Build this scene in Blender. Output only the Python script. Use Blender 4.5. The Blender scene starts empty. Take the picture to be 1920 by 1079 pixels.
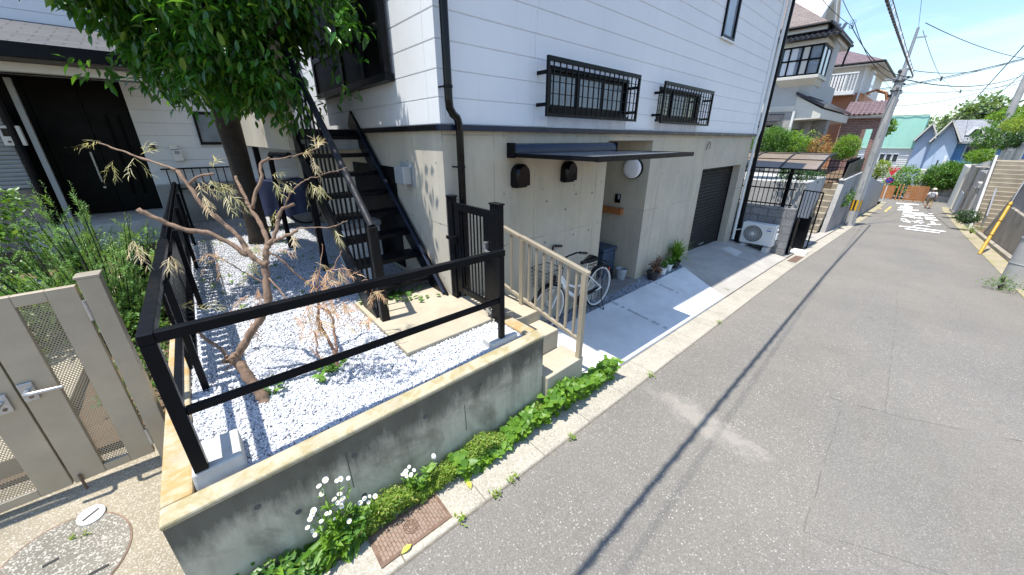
import bpy, math, random
import numpy as np
from mathutils import Vector, Matrix
rnd = random.Random(7)
S = bpy.context.scene
COL = S.collection
R_ = math.radians
V = Vector
# ------------------------------------------------------------------ camera solution (from the photograph's vanishing points)
FPX, CX, CY = 653.44, 960.0, 511.2
YAW, PITCH, ROLL = R_(48.482), R_(20.904), R_(0.088)
EYE = V((0, 0, 2.5))
fw = V((math.cos(PITCH)*math.cos(YAW), math.cos(PITCH)*math.sin(YAW), -math.sin(PITCH)))
rt0 = V((math.sin(YAW), -math.cos(YAW), 0)); up0 = rt0.cross(fw)
rt = math.cos(ROLL)*rt0 + math.sin(ROLL)*up0
up = -math.sin(ROLL)*rt0 + math.cos(ROLL)*up0
def sight(px, py):
    return fw + rt*((px-CX)/FPX) - up*((py-CY)/FPX)
def aY(px, py, y): d = sight(px, py); return EYE + d*((y-EYE.y)/d.y)
def aX(px, py, x): d = sight(px, py); return EYE + d*((x-EYE.x)/d.x)
def aZ(px, py, z): d = sight(px, py); return EYE + d*((z-EYE.z)/d.z)
def aD(px, py, dep): return EYE + sight(px, py)*dep
RXS = [-30, -8, 10, 20, 30, 45, 70, 120]; RZS = [1.2, 0.575, -.325, -1.10, -1.85, -2.9, -3.9, -4.6]
def rz(x): return float(np.interp(x, RXS, RZS))
def aR(px, py, off=0.0):
    d = sight(px, py); lo, hi = 0.2, 300.0
    t = lo
    while t < hi:
        p = EYE + d*t
        if p.z < rz(p.x)+off: break
        t *= 1.01
    a, b = t/1.01, t
    for _ in range(30):
        m = (a+b)/2; p = EYE + d*m
        if p.z < rz(p.x)+off: b = m
        else: a = m
    return EYE + d*b
# ------------------------------------------------------------------ mesh builder
class MB:
    def __init__(s): s.v = []; s.f = []
    def add(s, vs, fs):
        n = len(s.v); s.v += [tuple(v) for v in vs]; s.f += [tuple(i+n for i in f) for f in fs]; return s
    def box(s, a, b):
        x0, x1 = sorted((a[0], b[0])); y0, y1 = sorted((a[1], b[1])); z0, z1 = sorted((a[2], b[2]))
        return s.add([(x0,y0,z0),(x1,y0,z0),(x1,y1,z0),(x0,y1,z0),(x0,y0,z1),(x1,y0,z1),(x1,y1,z1),(x0,y1,z1)],
                     [(0,3,2,1),(4,5,6,7),(0,1,5,4),(1,2,6,5),(2,3,7,6),(3,0,4,7)])
    def cbox(s, c, sz, rot=None):
        M = rot if rot is not None else Matrix.Identity(3)
        c = V(c); hx, hy, hz = sz[0]/2, sz[1]/2, sz[2]/2
        vs = [c + M @ V(p) for p in [(-hx,-hy,-hz),(hx,-hy,-hz),(hx,hy,-hz),(-hx,hy,-hz),(-hx,-hy,hz),(hx,-hy,hz),(hx,hy,hz),(-hx,hy,hz)]]
        return s.add(vs, [(0,3,2,1),(4,5,6,7),(0,1,5,4),(1,2,6,5),(2,3,7,6),(3,0,4,7)])
    def bar(s, p, q, w, h, upv=(0,0,1)):
        p = V(p); q = V(q); d = (q-p); L = d.length; d.normalize(); u = V(upv)
        if abs(d.dot(u)) > .98: u = V((0,1,0)) if abs(d.y) < .9 else V((1,0,0))
        sd = d.cross(u).normalized(); u = sd.cross(d).normalized()
        M = Matrix((d, sd, u)).transposed()
        return s.cbox((p+q)/2, (L, w, h), M)
    def tube(s, pts, r, n=8, cap=True):
        pts = [V(p) for p in pts]; k = len(pts)
        rr = r if isinstance(r, (list, tuple)) else [r]*k
        vs = []; fs = []; prev = None
        for i, p in enumerate(pts):
            if i == 0: d = pts[1]-p
            elif i == k-1: d = p-pts[i-1]
            else: d = (pts[i+1]-p).normalized() + (p-pts[i-1]).normalized()
            if d.length < 1e-9: d = V((0,0,1))
            d.normalize()
            if prev is None:
                a = V((0,0,1)) if abs(d.z) < .9 else V((1,0,0))
                prev = (a - d*a.dot(d)).normalized()
            else:
                prev = prev - d*prev.dot(d)
                prev = prev.normalized() if prev.length > 1e-6 else d.orthogonal().normalized()
            b = d.cross(prev)
            for j in range(n):
                t = 2*math.pi*j/n
                vs.append(p + (prev*math.cos(t) + b*math.sin(t))*rr[i])
        for i in range(k-1):
            for j in range(n):
                a = i*n+j; c = i*n+(j+1) % n
                fs.append((a, c, c+n, a+n))
        if cap:
            fs.append(tuple(range(n-1, -1, -1))); fs.append(tuple((k-1)*n+j for j in range(n)))
        return s.add(vs, fs)
    def ring(s, c, axis, R, r, n=32, m=8, sx=1.0, a0=0.0, a1=2*math.pi):
        c = V(c); ax = V(axis).normalized(); u = ax.orthogonal().normalized(); w = ax.cross(u)
        full = abs(a1-a0) > 6.28
        cnt = n if full else n+1
        vs = []; fs = []
        for i in range(cnt):
            t = a0+(a1-a0)*i/n; o = u*math.cos(t)+w*math.sin(t)
            for j in range(m):
                p = 2*math.pi*j/m
                vs.append(c + o*(R + r*math.cos(p)) + ax*(r*sx*math.sin(p)))
        for i in range(n):
            for j in range(m):
                i2 = (i+1) % cnt if full else i+1
                fs.append((i*m+j, i2*m+j, i2*m+(j+1) % m, i*m+(j+1) % m))
        return s.add(vs, fs)
    def lathe(s, prof, c, axis=(0,0,1), n=24, cap=True):
        c = V(c); ax = V(axis).normalized(); u = ax.orthogonal().normalized(); w = ax.cross(u)
        vs = []; fs = []; k = len(prof)
        for (r, h) in prof:
            for j in range(n):
                t = 2*math.pi*j/n
                vs.append(c + (u*math.cos(t)+w*math.sin(t))*max(r, 1e-4) + ax*h)
        for i in range(k-1):
            for j in range(n):
                a = i*n+j; b = i*n+(j+1) % n
                fs.append((a, b, b+n, a+n))
        if cap:
            fs.append(tuple(range(n-1, -1, -1))); fs.append(tuple((k-1)*n+j for j in range(n)))
        return s.add(vs, fs)
    def prism(s, poly, ext):
        """polygon (3-D points, in one plane) pushed along ext"""
        e = V(ext); n = len(poly); p = [V(q) for q in poly]
        nrm = V((0,0,0))
        for i in range(n): nrm += (p[i]-p[0]).cross(p[(i+1) % n]-p[0])
        if nrm.dot(e) > 0: p = p[::-1]
        vs = p + [q+e for q in p]
        fs = [tuple(range(n)), tuple(range(2*n-1, n-1, -1))]
        fs += [((i+1) % n, i, i+n, (i+1) % n+n) for i in range(n)]
        return s.add(vs, fs)
    def quad(s, a, b, c, d): return s.add([a, b, c, d], [(0,1,2,3)])
    def grid(s, fn, us, vs_):
        n = len(vs_)
        return s.add([fn(u, v) for u in us for v in vs_],
                     [(i*n+j, (i+1)*n+j, (i+1)*n+j+1, i*n+j+1) for i in range(len(us)-1) for j in range(n-1)])
    def ico(s, c, r, jit=0, sc=(1,1,1), sub=1):
        import bmesh
        bm = bmesh.new(); bmesh.ops.create_icosphere(bm, subdivisions=sub, radius=1)
        c = V(c); vs = []
        for v in bm.verts:
            k = 1 + rnd.uniform(-jit, jit); vs.append(c + V((v.co.x*sc[0], v.co.y*sc[1], v.co.z*sc[2]))*(r*k))
        fs = [tuple(v.index for v in f.verts) for f in bm.faces]; bm.free()
        return s.add(vs, fs)
    def build(s, name, mat, parent=None, bevel=0, smooth=False, seg=2, auto=True, kind=None):
        me = bpy.data.meshes.new(name); me.from_pydata(s.v, [], s.f); me.validate(); me.update()
        o = bpy.data.objects.new(name, me); COL.objects.link(o)
        if mat: me.materials.append(mat)
        if smooth:
            for p in me.polygons: p.use_smooth = True
            if auto: me.set_sharp_from_angle(angle=R_(38))
        if bevel:
            m = o.modifiers.new('bevel', 'BEVEL'); m.width = bevel; m.segments = seg; m.limit_method = 'ANGLE'; m.angle_limit = R_(40)
            m.harden_normals = False
        if parent is not None:
            o.parent = parent
            o.matrix_parent_inverse = parent_inverse(parent)
        if kind: o['kind'] = kind
        return o
def parent_inverse(p):
    # world matrix of p without a depsgraph update
    def world(o):
        m = Matrix.LocRotScale(o.location, o.rotation_euler, o.scale)
        return world(o.parent) @ o.matrix_parent_inverse @ m if o.parent else m
    return world(p).inverted()
def tag(o, label, cat, group=None):
    o['label'] = label; o['category'] = cat
    if group: o['group'] = group
    return o
def thing(name, loc, label, cat, group=None, rz_=0):
    o = bpy.data.objects.new(name, None); COL.objects.link(o); o.location = loc; o.rotation_euler = (0,0,rz_)
    o.empty_display_size = .1
    return tag(o, label, cat, group)
def struct(name, mb, mat, **k):
    return mb.build(name, mat, kind='structure', **k)
def dup(root, loc, rot=0, label=None, scale=None):
    r = root.copy(); COL.objects.link(r); r.location = loc; r.rotation_euler = (0,0,rot)
    if scale: r.scale = scale
    if label: r['label'] = label
    for ch in [c for c in bpy.data.objects if c.parent == root]:
        c2 = ch.copy(); COL.objects.link(c2); c2.parent = r
        for g in [g for g in bpy.data.objects if g.parent == ch]:
            g2 = g.copy(); COL.objects.link(g2); g2.parent = c2
    return r
def rotz(a): return Matrix.Rotation(a, 3, 'Z')
# ------------------------------------------------------------------ materials
def newmat(name):
    m = bpy.data.materials.new(name); m.use_nodes = True
    nt = m.node_tree; b = nt.nodes['Principled BSDF']
    return m, nt, b
class N:
    """small node helper"""
    def __init__(s, nt): s.nt = nt
    def n(s, t, **k):
        o = s.nt.nodes.new(t)
        for a, v in k.items(): setattr(o, a, v)
        return o
    def l(s, a, b): s.nt.links.new(a, b)
    def co(s, out='Object'): return s.n('ShaderNodeTexCoord').outputs[out]
    def noise(s, scale, det=4, rough=.55, vec=None, dist=0):
        o = s.n('ShaderNodeTexNoise'); o.inputs['Scale'].default_value = scale; o.inputs['Detail'].default_value = det
        o.inputs['Roughness'].default_value = rough; o.inputs['Distortion'].default_value = dist
        s.l(vec if vec is not None else s.co(), o.inputs['Vector']); return o.outputs['Fac']
    def voro(s, scale, feat='F1', out='Distance', vec=None, rand=1):
        o = s.n('ShaderNodeTexVoronoi', feature=feat); o.inputs['Scale'].default_value = scale; o.inputs['Randomness'].default_value = rand
        s.l(vec if vec is not None else s.co(), o.inputs['Vector']); return o.outputs[out]
    def ramp(s, fac, stops, interp='LINEAR'):
        o = s.n('ShaderNodeValToRGB'); e = o.color_ramp; e.interpolation = interp
        while len(e.elements) < len(stops): e.elements.new(.5)
        for el, (p, c) in zip(e.elements, stops):
            el.position = p; el.color = (c, c, c, 1) if isinstance(c, (int, float)) else (*c, 1)
        s.l(fac, o.inputs['Fac']); return o.outputs['Color']
    def mix(s, fac, a, b, mode='MIX'):
        o = s.n('ShaderNodeMix', data_type='RGBA', blend_type=mode)
        for i, x in ((0, fac), (6, a), (7, b)):
            if hasattr(x, 'is_linked') or hasattr(x, 'links'): s.l(x, o.inputs[i])
            elif i == 0: o.inputs[i].default_value = x
            else: o.inputs[i].default_value = (*x, 1) if not isinstance(x, (int, float)) else (x, x, x, 1)
        return o.outputs[2]
    def math(s, op, a, b=None, c=None):
        o = s.n('ShaderNodeMath', operation=op)
        for i, x in enumerate((a, b, c)):
            if x is None: continue
            if isinstance(x, (int, float)): o.inputs[i].default_value = x
            else: s.l(x, o.inputs[i])
        return o.outputs[0]
    def sep(s, vec=None):
        o = s.n('ShaderNodeSeparateXYZ'); s.l(vec if vec is not None else s.co(), o.inputs[0]); return o.outputs
    def comb(s, x, y, z):
        o = s.n('ShaderNodeCombineXYZ')
        for i, q in enumerate((x, y, z)):
            if isinstance(q, (int, float)): o.inputs[i].default_value = q
            else: s.l(q, o.inputs[i])
        return o.outputs[0]
    def bump(s, h, strength=.3, dist=.01):
        o = s.n('ShaderNodeBump'); o.inputs['Strength'].default_value = strength; o.inputs['Distance'].default_value = dist
        s.l(h, o.inputs['Height']); return o.outputs['Normal']
    def island(s): return s.n('ShaderNodeNewGeometry').outputs['Random Per Island']
def setv(b, **k):
    for a, v in k.items():
        i = b.inputs[a.replace('_', ' ')]
        i.default_value = v if not (isinstance(v, tuple) and len(v) == 3) else (*v, 1)
def scol(r, g, b): return (r, g, b)
def plain(name, col, rough=.5, metal=0, var=.12, scale=8, bump=.0, bscale=60, spec=.5):
    """a flat-coloured material with slight mottling"""
    m, nt, b = newmat(name); h = N(nt)
    f = h.noise(scale, 5, .6)
    lo = tuple(c*(1-var) for c in col); hi = tuple(min(1, c*(1+var)) for c in col)
    h.l(h.ramp(f, [(.3, lo), (.7, hi)]), b.inputs['Base Color'])
    r = h.noise(scale*2.3, 3)
    h.l(h.ramp(r, [(.3, max(0, rough-.08)), (.7, min(1, rough+.1))]), b.inputs['Roughness'])
    setv(b, Metallic=metal); b.inputs['Specular IOR Level'].default_value = spec
    if bump: h.l(h.bump(h.noise(bscale, 4), bump, .004), b.inputs['Normal'])
    return m
def m_asphalt(name='asphalt', vs=75, light=1.0, chipamt=.62):
    m, nt, b = newmat(name); h = N(nt)
    big = h.noise(.55, 4, .6); mid = h.noise(5, 5, .6)
    base = h.mix(h.ramp(big, [(.35, 0), (.65, 1)]), tuple(x*light for x in (.160, .147, .126)), tuple(x*light for x in (.198, .181, .155)))
    base = h.mix(h.ramp(mid, [(.35, .0), (.7, .35)]), base, (.22, .205, .18))
    trk = h.ramp(h.noise(.9, 5, .6, vec=h.comb(h.math('MULTIPLY', h.sep()[0], .22), h.sep()[1], 0)), [(.4, 0), (.62, .45)])
    base = h.mix(trk, base, (.15, .146, .14))
    oil = h.ramp(h.noise(2.1, 3, .5), [(.72, 0), (.78, .6)]); base = h.mix(oil, base, (.09, .088, .085))
    # aggregate: each cell a stone chip
    v = h.n('ShaderNodeTexVoronoi'); v.inputs['Scale'].default_value = vs; h.l(h.co(), v.inputs['Vector'])
    cell = h.sep(v.outputs['Color'])[0]
    chip = h.math('MULTIPLY', h.ramp(cell, [(.86, 0), (.9, 1)]), h.ramp(v.outputs['Distance'], [(.3, 1), (.45, 0)]))
    dark = h.math('MULTIPLY', h.ramp(h.sep(v.outputs['Color'])[1], [(.72, 0), (.8, 1)]), h.ramp(v.outputs['Distance'], [(.3, 1), (.5, 0)]))
    v2 = h.n('ShaderNodeTexVoronoi'); v2.inputs['Scale'].default_value = 160; h.l(h.co(), v2.inputs['Vector'])
    fine = h.sep(v2.outputs['Color'])[0]
    base = h.mix(h.math('MULTIPLY', dark, .4), base, (.095, .09, .086))
    base = h.mix(h.ramp(fine, [(0, .35), (.5, 0)]), base, (.08, .078, .076))
    base = h.mix(h.ramp(fine, [(.8, 0), (1, .5)]), base, (.33, .31, .29))
    vary = h.ramp(h.noise(1.6, 4, .6), [(.35, .25), (.65, 1)]); chip = h.math('MULTIPLY', chip, vary)
    base = h.mix(h.math('MULTIPLY', chip, chipamt*1.25), base, (.52, .49, .44))
    # scattered grey scour patches
    q = h.sep(); ca, sa = math.cos(-.52), math.sin(-.52)
    dx = h.math('SUBTRACT', q[0], SCUFF[0]); dy = h.math('SUBTRACT', q[1], SCUFF[1])
    uu = h.math('ADD', h.math('MULTIPLY', dx, SCUFF[2]), h.math('MULTIPLY', dy, SCUFF[3])); vv = h.math('SUBTRACT', h.math('MULTIPLY', dy, SCUFF[2]), h.math('MULTIPLY', dx, SCUFF[3]))
    dd = h.math('ADD', h.math('POWER', h.math('DIVIDE', uu, SCUFF[4]), 2), h.math('POWER', h.math('DIVIDE', vv, .19), 2))
    dd = h.math('ADD', dd, h.math('MULTIPLY', h.math('SUBTRACT', h.noise(6, 7, .75), .5), 4.5))
    sc = h.math('MULTIPLY', h.ramp(dd, [(.0, .62), (1.1, 0)]), 1)
    sc = h.math('MAXIMUM', sc, h.ramp(h.noise(1.1, 7, .68, dist=1.0), [(.64, 0), (.76, .35)]))
    base = h.mix(sc, base, (.31, .285, .245))
    h.l(base, b.inputs['Base Color']); setv(b, Roughness=.85)
    b.inputs['Specular IOR Level'].default_value = .3
    hh = h.math('ADD', h.math('MULTIPLY', v.outputs['Distance'], -.7), h.math('MULTIPLY', v2.outputs['Distance'], -.3))
    h.l(h.bump(hh, .55, .006), b.inputs['Normal'])
    return m
def m_concrete(name, col, stain=(.12, .11, .1), amt=.4, rough=.85, scale=1.0, moss=None, speck=0.0, pores=.3, streak=False, top=None, mlo=.5, sps=110):
    m, nt, b = newmat(name); h = N(nt)
    c = h.co()
    f = h.noise(1.7*scale, 7, .62); g = h.noise(9*scale, 5, .6); fine = h.noise(90*scale, 3)
    base = h.mix(h.ramp(f, [(.3, 0), (.7, 1)]), tuple(x*.82 for x in col), tuple(min(1, x*1.12) for x in col))
    st = h.ramp(h.noise(1.1*scale, 8, .68, dist=.8), [(.5, 0), (.72, amt)])
    base = h.mix(st, base, stain)
    if streak:
        x, y, z = h.sep(c)
        sv = h.comb(h.math('MULTIPLY', x, 6), h.math('MULTIPLY', y, 6), h.math('MULTIPLY', z, .5))
        base = h.mix(h.ramp(h.noise(1, 6, .65, vec=sv), [(.48, 0), (.75, .55)]), base, stain)
    base = h.mix(h.ramp(g, [(.35, 0), (.75, .25)]), base, tuple(x*.6 for x in col))
    if top:            # run-off grime hanging below a coping
        zz = h.math('SUBTRACT', top[0], h.sep(c)[2]); x_, y_, z_ = h.sep(c)
        wv = h.comb(h.math('MULTIPLY', x_, 5), 0, h.math('MULTIPLY', z_, 1.2))
        lim = h.math('MULTIPLY', h.noise(1, 7, .7, vec=wv), .62)
        base = h.mix(h.math('MULTIPLY', h.ramp(h.math('SUBTRACT', lim, zz), [(.0, 0), (.16, 1)]), .8), base, top[1:])
    if moss:
        base = h.mix(h.ramp(h.noise(2.6*scale, 7, .7, dist=.5), [(mlo, 0), (mlo+.12, .85)]), base, moss)
    if speck:
        v = h.n('ShaderNodeTexVoronoi'); v.inputs['Scale'].default_value = sps; h.l(c, v.inputs['Vector'])
        r = h.sep(v.outputs['Color'])[0]
        base = h.mix(h.math('MULTIPLY', h.ramp(r, [(.75, 0), (.8, 1)]), speck), base, (.6, .56, .5))
        base = h.mix(h.math('MULTIPLY', h.ramp(r, [(.0, 1), (.2, 0)]), speck), base, (.09, .085, .08))
    base = h.mix(h.ramp(fine, [(.3, .16), (.5, 0)]), base, tuple(x*.55 for x in col))
    h.l(base, b.inputs['Base Color']); setv(b, Roughness=rough)
    b.inputs['Specular IOR Level'].default_value = .3
    hv = h.math('ADD', h.math('MULTIPLY', g, .6), h.math('MULTIPLY', fine, .4))
    h.l(h.bump(hv, pores, .006), b.inputs['Normal'])
    return m
def m_formed(name, col, ax, x0=0.0, z0=0.0, cx=.62, cz=1.22):
    """board-formed fair-face concrete: panel joints, tie holes, faint blotches. ax = 0 when the wall runs along X, 1 along Y"""
    m, nt, b = newmat(name); h = N(nt)
    s = h.sep(); u = h.math('SUBTRACT', s[ax], x0); z = h.math('SUBTRACT', s[2], z0)
    wob = h.math('MULTIPLY', h.math('SUBTRACT', h.noise(3, 3), .5), .012)
    def joint(t, cell, w):
        t = h.math('ADD', t, wob)
        fr = h.math('ABSOLUTE', h.math('SUBTRACT', h.math('FRACT', h.math('DIVIDE', t, cell)), .5))
        return h.ramp(fr, [(.5-w/cell, 0), (.5-w/cell*.3, 1)])
    jv = joint(u, cx, .008); jh = joint(z, cz, .007)
    br = h.ramp(h.noise(2.2, 4), [(.42, .15), (.62, 1)])
    f = h.noise(1.3, 7, .62); g = h.noise(8, 5, .6)
    base = h.mix(h.ramp(f, [(.3, 0), (.7, 1)]), tuple(x*.86 for x in col), tuple(x*1.1 for x in col))
    base = h.mix(h.ramp(g, [(.4, 0), (.8, .3)]), base, tuple(x*.68 for x in col))
    warm = h.ramp(h.noise(.8, 4), [(.45, 0), (.7, .4)])
    base = h.mix(warm, base, (col[0]*1.12, col[1]*1.02, col[2]*.8))
    stv = h.comb(h.math('MULTIPLY', s[0], 7), h.math('MULTIPLY', s[1], 7), h.math('MULTIPLY', s[2], .45))
    base = h.mix(h.ramp(h.noise(1, 6, .7, vec=stv), [(.5, 0), (.72, .38)]), base, tuple(x*.55 for x in col))
    base = h.mix(h.math('MULTIPLY', h.math('MAXIMUM', jv, jh), h.math('MULTIPLY', br, .85)), base, tuple(x*.42 for x in col))
    # tie holes
    hx = h.math('SUBTRACT', h.math('FRACT', h.math('DIVIDE', h.math('ADD', u, .17), .62)), .5)
    hz = h.math('SUBTRACT', h.math('FRACT', h.math('DIVIDE', h.math('ADD', z, .31), .61)), .5)
    d = h.math('SQRT', h.math('ADD', h.math('POWER', h.math('MULTIPLY', hx, .62), 2), h.math('POWER', h.math('MULTIPLY', hz, .61), 2)))
    hole = h.ramp(d, [(.010, 1), (.015, 0)])
    base = h.mix(h.math('MULTIPLY', hole, .6), base, (.13, .125, .12))
    h.l(base, b.inputs['Base Color']); setv(b, Roughness=.7)
    hv = h.math('SUBTRACT', h.math('MULTIPLY', h.noise(60, 3), .15), h.math('ADD', hole, h.math('MULTIPLY', h.math('MAXIMUM', jv, jh), .3)))
    h.l(h.bump(hv, .35, .006), b.inputs['Normal'])
    return m
def m_siding():
    m, nt, b = newmat('white_siding'); h = N(nt)
    f = h.noise(1.2, 5, .6)
    s = h.sep(); sv = h.comb(h.math('MULTIPLY', s[0], 9), h.math('MULTIPLY', s[1], 9), h.math('MULTIPLY', s[2], .55))
    base = h.ramp(f, [(.3, (.71, .73, .75)), (.7, (.77, .785, .80))])
    base = h.mix(h.ramp(h.noise(1, 6, .7, vec=sv), [(.55, 0), (.8, .2)]), base, (.5, .51, .5))
    h.l(base, b.inputs['Base Color'])
    setv(b, Roughness=.6); b.inputs['Specular IOR Level'].default_value = .35
    hv = h.math('ADD', h.noise(130, 4, .7), h.math('MULTIPLY', h.noise(30, 3), .5))
    h.l(h.bump(hv, .55, .004), b.inputs['Normal'])
    return m
def m_leaf(name, c1, c2, c3=None, rough=.4, trans=.35, spec=.5):
    m, nt, b = newmat(name); h = N(nt)
    r = h.island(); stops = [(0, c1), (1, c2)] if c3 is None else [(0, c1), (.8, c2), (.97, c3)]
    col = h.ramp(r, stops)
    col = h.mix(h.ramp(h.noise(14, 2), [(.3, .0), (.8, .35)]), col, tuple(x*.6 for x in c1))
    h.l(col, b.inputs['Base Color']); setv(b, Roughness=rough)
    b.inputs['Specular IOR Level'].default_value = spec
    t = h.n('ShaderNodeBsdfTranslucent'); tc = h.mix(.5, col, (min(1, c2[0]*2.2), min(1, c2[1]*1.8), c2[2]*.8)); h.l(tc, t.inputs['Color'])
    ms = h.n('ShaderNodeMixShader'); ms.inputs[0].default_value = trans
    h.l(b.outputs[0], ms.inputs[1]); h.l(t.outputs[0], ms.inputs[2])
    h.l(ms.outputs[0], nt.nodes['Material Output'].inputs['Surface'])
    return m
def m_bark(name, a, b_, sc=1.0):
    m, nt, b = newmat(name); h = N(nt)
    s = h.sep(); v = h.comb(h.math('MULTIPLY', s[0], 40*sc), h.math('MULTIPLY', s[1], 40*sc), h.math('MULTIPLY', s[2], 9*sc))
    f = h.noise(1, 6, .65, vec=v); g = h.noise(12*sc, 4)
    c = h.mix(h.ramp(g, [(.4, 0), (.7, .6)]), h.ramp(f, [(.3, a), (.7, b_)]), tuple(x*1.25 for x in b_))
    h.l(c, b.inputs['Base Color']); setv(b, Roughness=.85); h.l(h.bump(f, .6, .01), b.inputs['Normal'])
    return m
def m_glass(name, tint=(.05, .06, .07), rough=.03, spec=.9):
    m, nt, b = newmat(name); h = N(nt)
    h.l(h.ramp(h.noise(3, 3), [(.3, tuple(x*.8 for x in tint)), (.7, tuple(x*1.2 for x in tint))]), b.inputs['Base Color'])
    setv(b, Roughness=rough); b.inputs['Specular IOR Level'].default_value = spec
    return m
def m_stones(name, cols, rough=.8):
    m, nt, b = newmat(name); h = N(nt)
    n = len(cols); c = h.ramp(h.island(), [(i/(n-1), q) for i, q in enumerate(cols)])
    c = h.mix(h.ramp(h.noise(60, 3), [(.35, .0), (.75, .3)]), c, tuple(x*.65 for x in cols[0]))
    h.l(c, b.inputs['Base Color']); setv(b, Roughness=rough)
    return m
def m_brick(name, c1, c2, mortar, ax, bw=.3, bh=.1, mort=.012, off=.5, bump=.5, speck=0):
    m, nt, b = newmat(name); h = N(nt)
    s = h.sep(); v = h.comb(s[ax] if ax < 2 else h.math('ADD', s[0], s[1]), s[2], 0)
    t = h.n('ShaderNodeTexBrick'); t.offset = off
    h.l(v, t.inputs['Vector'])
    for k, q in (('Color1', c1), ('Color2', c2), ('Mortar', mortar)): t.inputs[k].default_value = (*q, 1)
    t.inputs['Scale'].default_value = 1; t.inputs['Brick Width'].default_value = bw; t.inputs['Row Height'].default_value = bh
    t.inputs['Mortar Size'].default_value = mort; t.inputs['Mortar Smooth'].default_value = .2; t.inputs['Bias'].default_value = 0
    c = h.mix(h.ramp(h.noise(7, 6, .65), [(.35, 0), (.75, .4)]), t.outputs['Color'], tuple(x*.5 for x in c1))
    if speck:
        vo = h.n('ShaderNodeTexVoronoi'); vo.inputs['Scale'].default_value = 45; h.l(h.co(), vo.inputs['Vector'])
        c = h.mix(h.math('MULTIPLY', h.ramp(h.sep(vo.outputs['Color'])[0], [(.0, 1), (.3, 0)]), speck), c, (.08, .08, .085))
    h.l(c, b.inputs['Base Color']); setv(b, Roughness=.85)
    h.l(h.bump(h.math('SUBTRACT', h.math('MULTIPLY', h.noise(40, 4), .3), t.outputs['Fac']), bump, .01), b.inputs['Normal'])
    return m
M = {}
sa_, sb_ = aR(1225, 728), aR(1440, 868); sl_ = (sb_-sa_).xy.length
SCUFF = ((sa_.x+sb_.x)/2, (sa_.y+sb_.y)/2, (sb_.x-sa_.x)/sl_, (sb_.y-sa_.y)/sl_, sl_*.55)   # pale scour across the lane
M['asphalt'] = m_asphalt(); M['asphalt_new'] = m_asphalt('asphalt_patch', 130, 1.0, .5)
M['gutter'] = m_concrete('gutter_concrete', (.375, .345, .285), stain=(.26, .24, .2), amt=.3, speck=.35, scale=1.4)
M['slab'] = m_concrete('new_slab_concrete', (.72, .72, .715), stain=(.5, .5, .5), amt=.12, scale=.6, pores=.1)
M['ramp'] = m_concrete('old_ramp_concrete', (.40, .375, .34), stain=(.2, .19, .175), amt=.5, scale=.8, pores=.2)
M['pad'] = m_concrete('path_concrete', (.43, .38, .29), stain=(.27, .235, .175), amt=.35, scale=1.2)
M['aggregate'] = m_concrete('washed_aggregate_concrete', (.29, .25, .18), stain=(.2, .18, .14), amt=.4, speck=.38, scale=1.2, pores=.5, sps=190)
M['planter'] = m_concrete('weathered_wall_concrete', (.52, .48, .365), stain=(.11, .098, .06), amt=.85, scale=2.0, streak=True, top=(.91, .05, .045, .035))
M['lip'] = m_concrete('lichen_lip_concrete', (.42, .37, .26), stain=(.2, .18, .14), amt=.45, moss=(.38, .24, .085), scale=2.4, mlo=.45)
M['lipfar'] = m_concrete('pale_lip_concrete', (.44, .39, .28), stain=(.2, .18, .13), amt=.5, moss=(.30, .25, .12), scale=2.6, mlo=.47)
M['footing'] = m_concrete('footing_concrete', (.52, .515, .49), stain=(.45, .44, .42), amt=.2, scale=2)
M['oldwall'] = m_concrete('old_retaining_concrete', (.36, .32, .265), stain=(.09, .08, .07), amt=.75, scale=.6, streak=True)
M['midwall'] = m_concrete('retaining_concrete', (.36, .35, .335), stain=(.17, .165, .16), amt=.5, scale=.6, streak=True)
M['palewall'] = m_concrete('pale_retaining_concrete', (.43, .43, .42), stain=(.3, .3, .3), amt=.4, scale=.6, streak=True)
M['pole'] = m_concrete('pole_concrete', (.42, .42, .41), stain=(.28, .28, .27), amt=.35, scale=1.0, pores=.1)
M['soil'] = m_concrete('garden_soil', (.16, .11, .07), stain=(.06, .045, .03), amt=.6, scale=4, pores=.9)
M['formed_x'] = m_formed('fair_face_concrete_front', (.455, .415, .335), 0, 1.82, 0.1)
M['formed_y'] = m_formed('fair_face_concrete_side', (.51, .475, .40), 1, 3.05, 0.45)
M['siding'] = m_siding()
M['black'] = plain('black_aluminium', (.005, .0056, .0075), .34, .0, .25, 6, spec=.13)
M['blackgloss'] = plain('gloss_black_plastic', (.003, .0032, .0042), .16, 0, .15, 5, spec=.25)
M['bluegrey'] = plain('coated_flashing', (.010, .017, .040), .3, 0, .05, 2, spec=.3)
M['handrailmat'] = plain('dull_black_paint', (.012, .013, .018), .55, 0, .25, 10, spec=.3)
M['bronze'] = plain('bronze_aluminium', (.009, .0085, .009), .42, 0, .2, 8, spec=.18)
M['tan'] = plain('champagne_aluminium', (.40, .35, .27), .38, .35, .07, 5)
M['tandark'] = plain('champagne_aluminium_panel', (.41, .35, .26), .42, .25, .1, 5)
M['steel'] = plain('brushed_steel', (.5, .5, .5), .32, .8, .1, 30)
M['white'] = plain('white_plastic', (.72, .72, .70), .4, 0, .05, 4)
M['greyplastic'] = plain('grey_plastic', (.34, .36, .37), .45, 0, .08, 4)
M['whitepaint'] = plain('road_paint', (.78, .78, .77), .7, 0, .1, 20, .3, 90)
M['yellowpaint'] = plain('yellow_road_paint', (.7, .45, .12), .7, 0, .2, 20, .3, 90)
M['glass'] = m_glass('window_glass')
M['frosted'] = m_glass('frosted_glass', (.20, .25, .29), .25)
M['iron'] = plain('rusty_iron', (.20, .13, .095), .7, .5, .3, 14, .3, 80)
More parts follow.
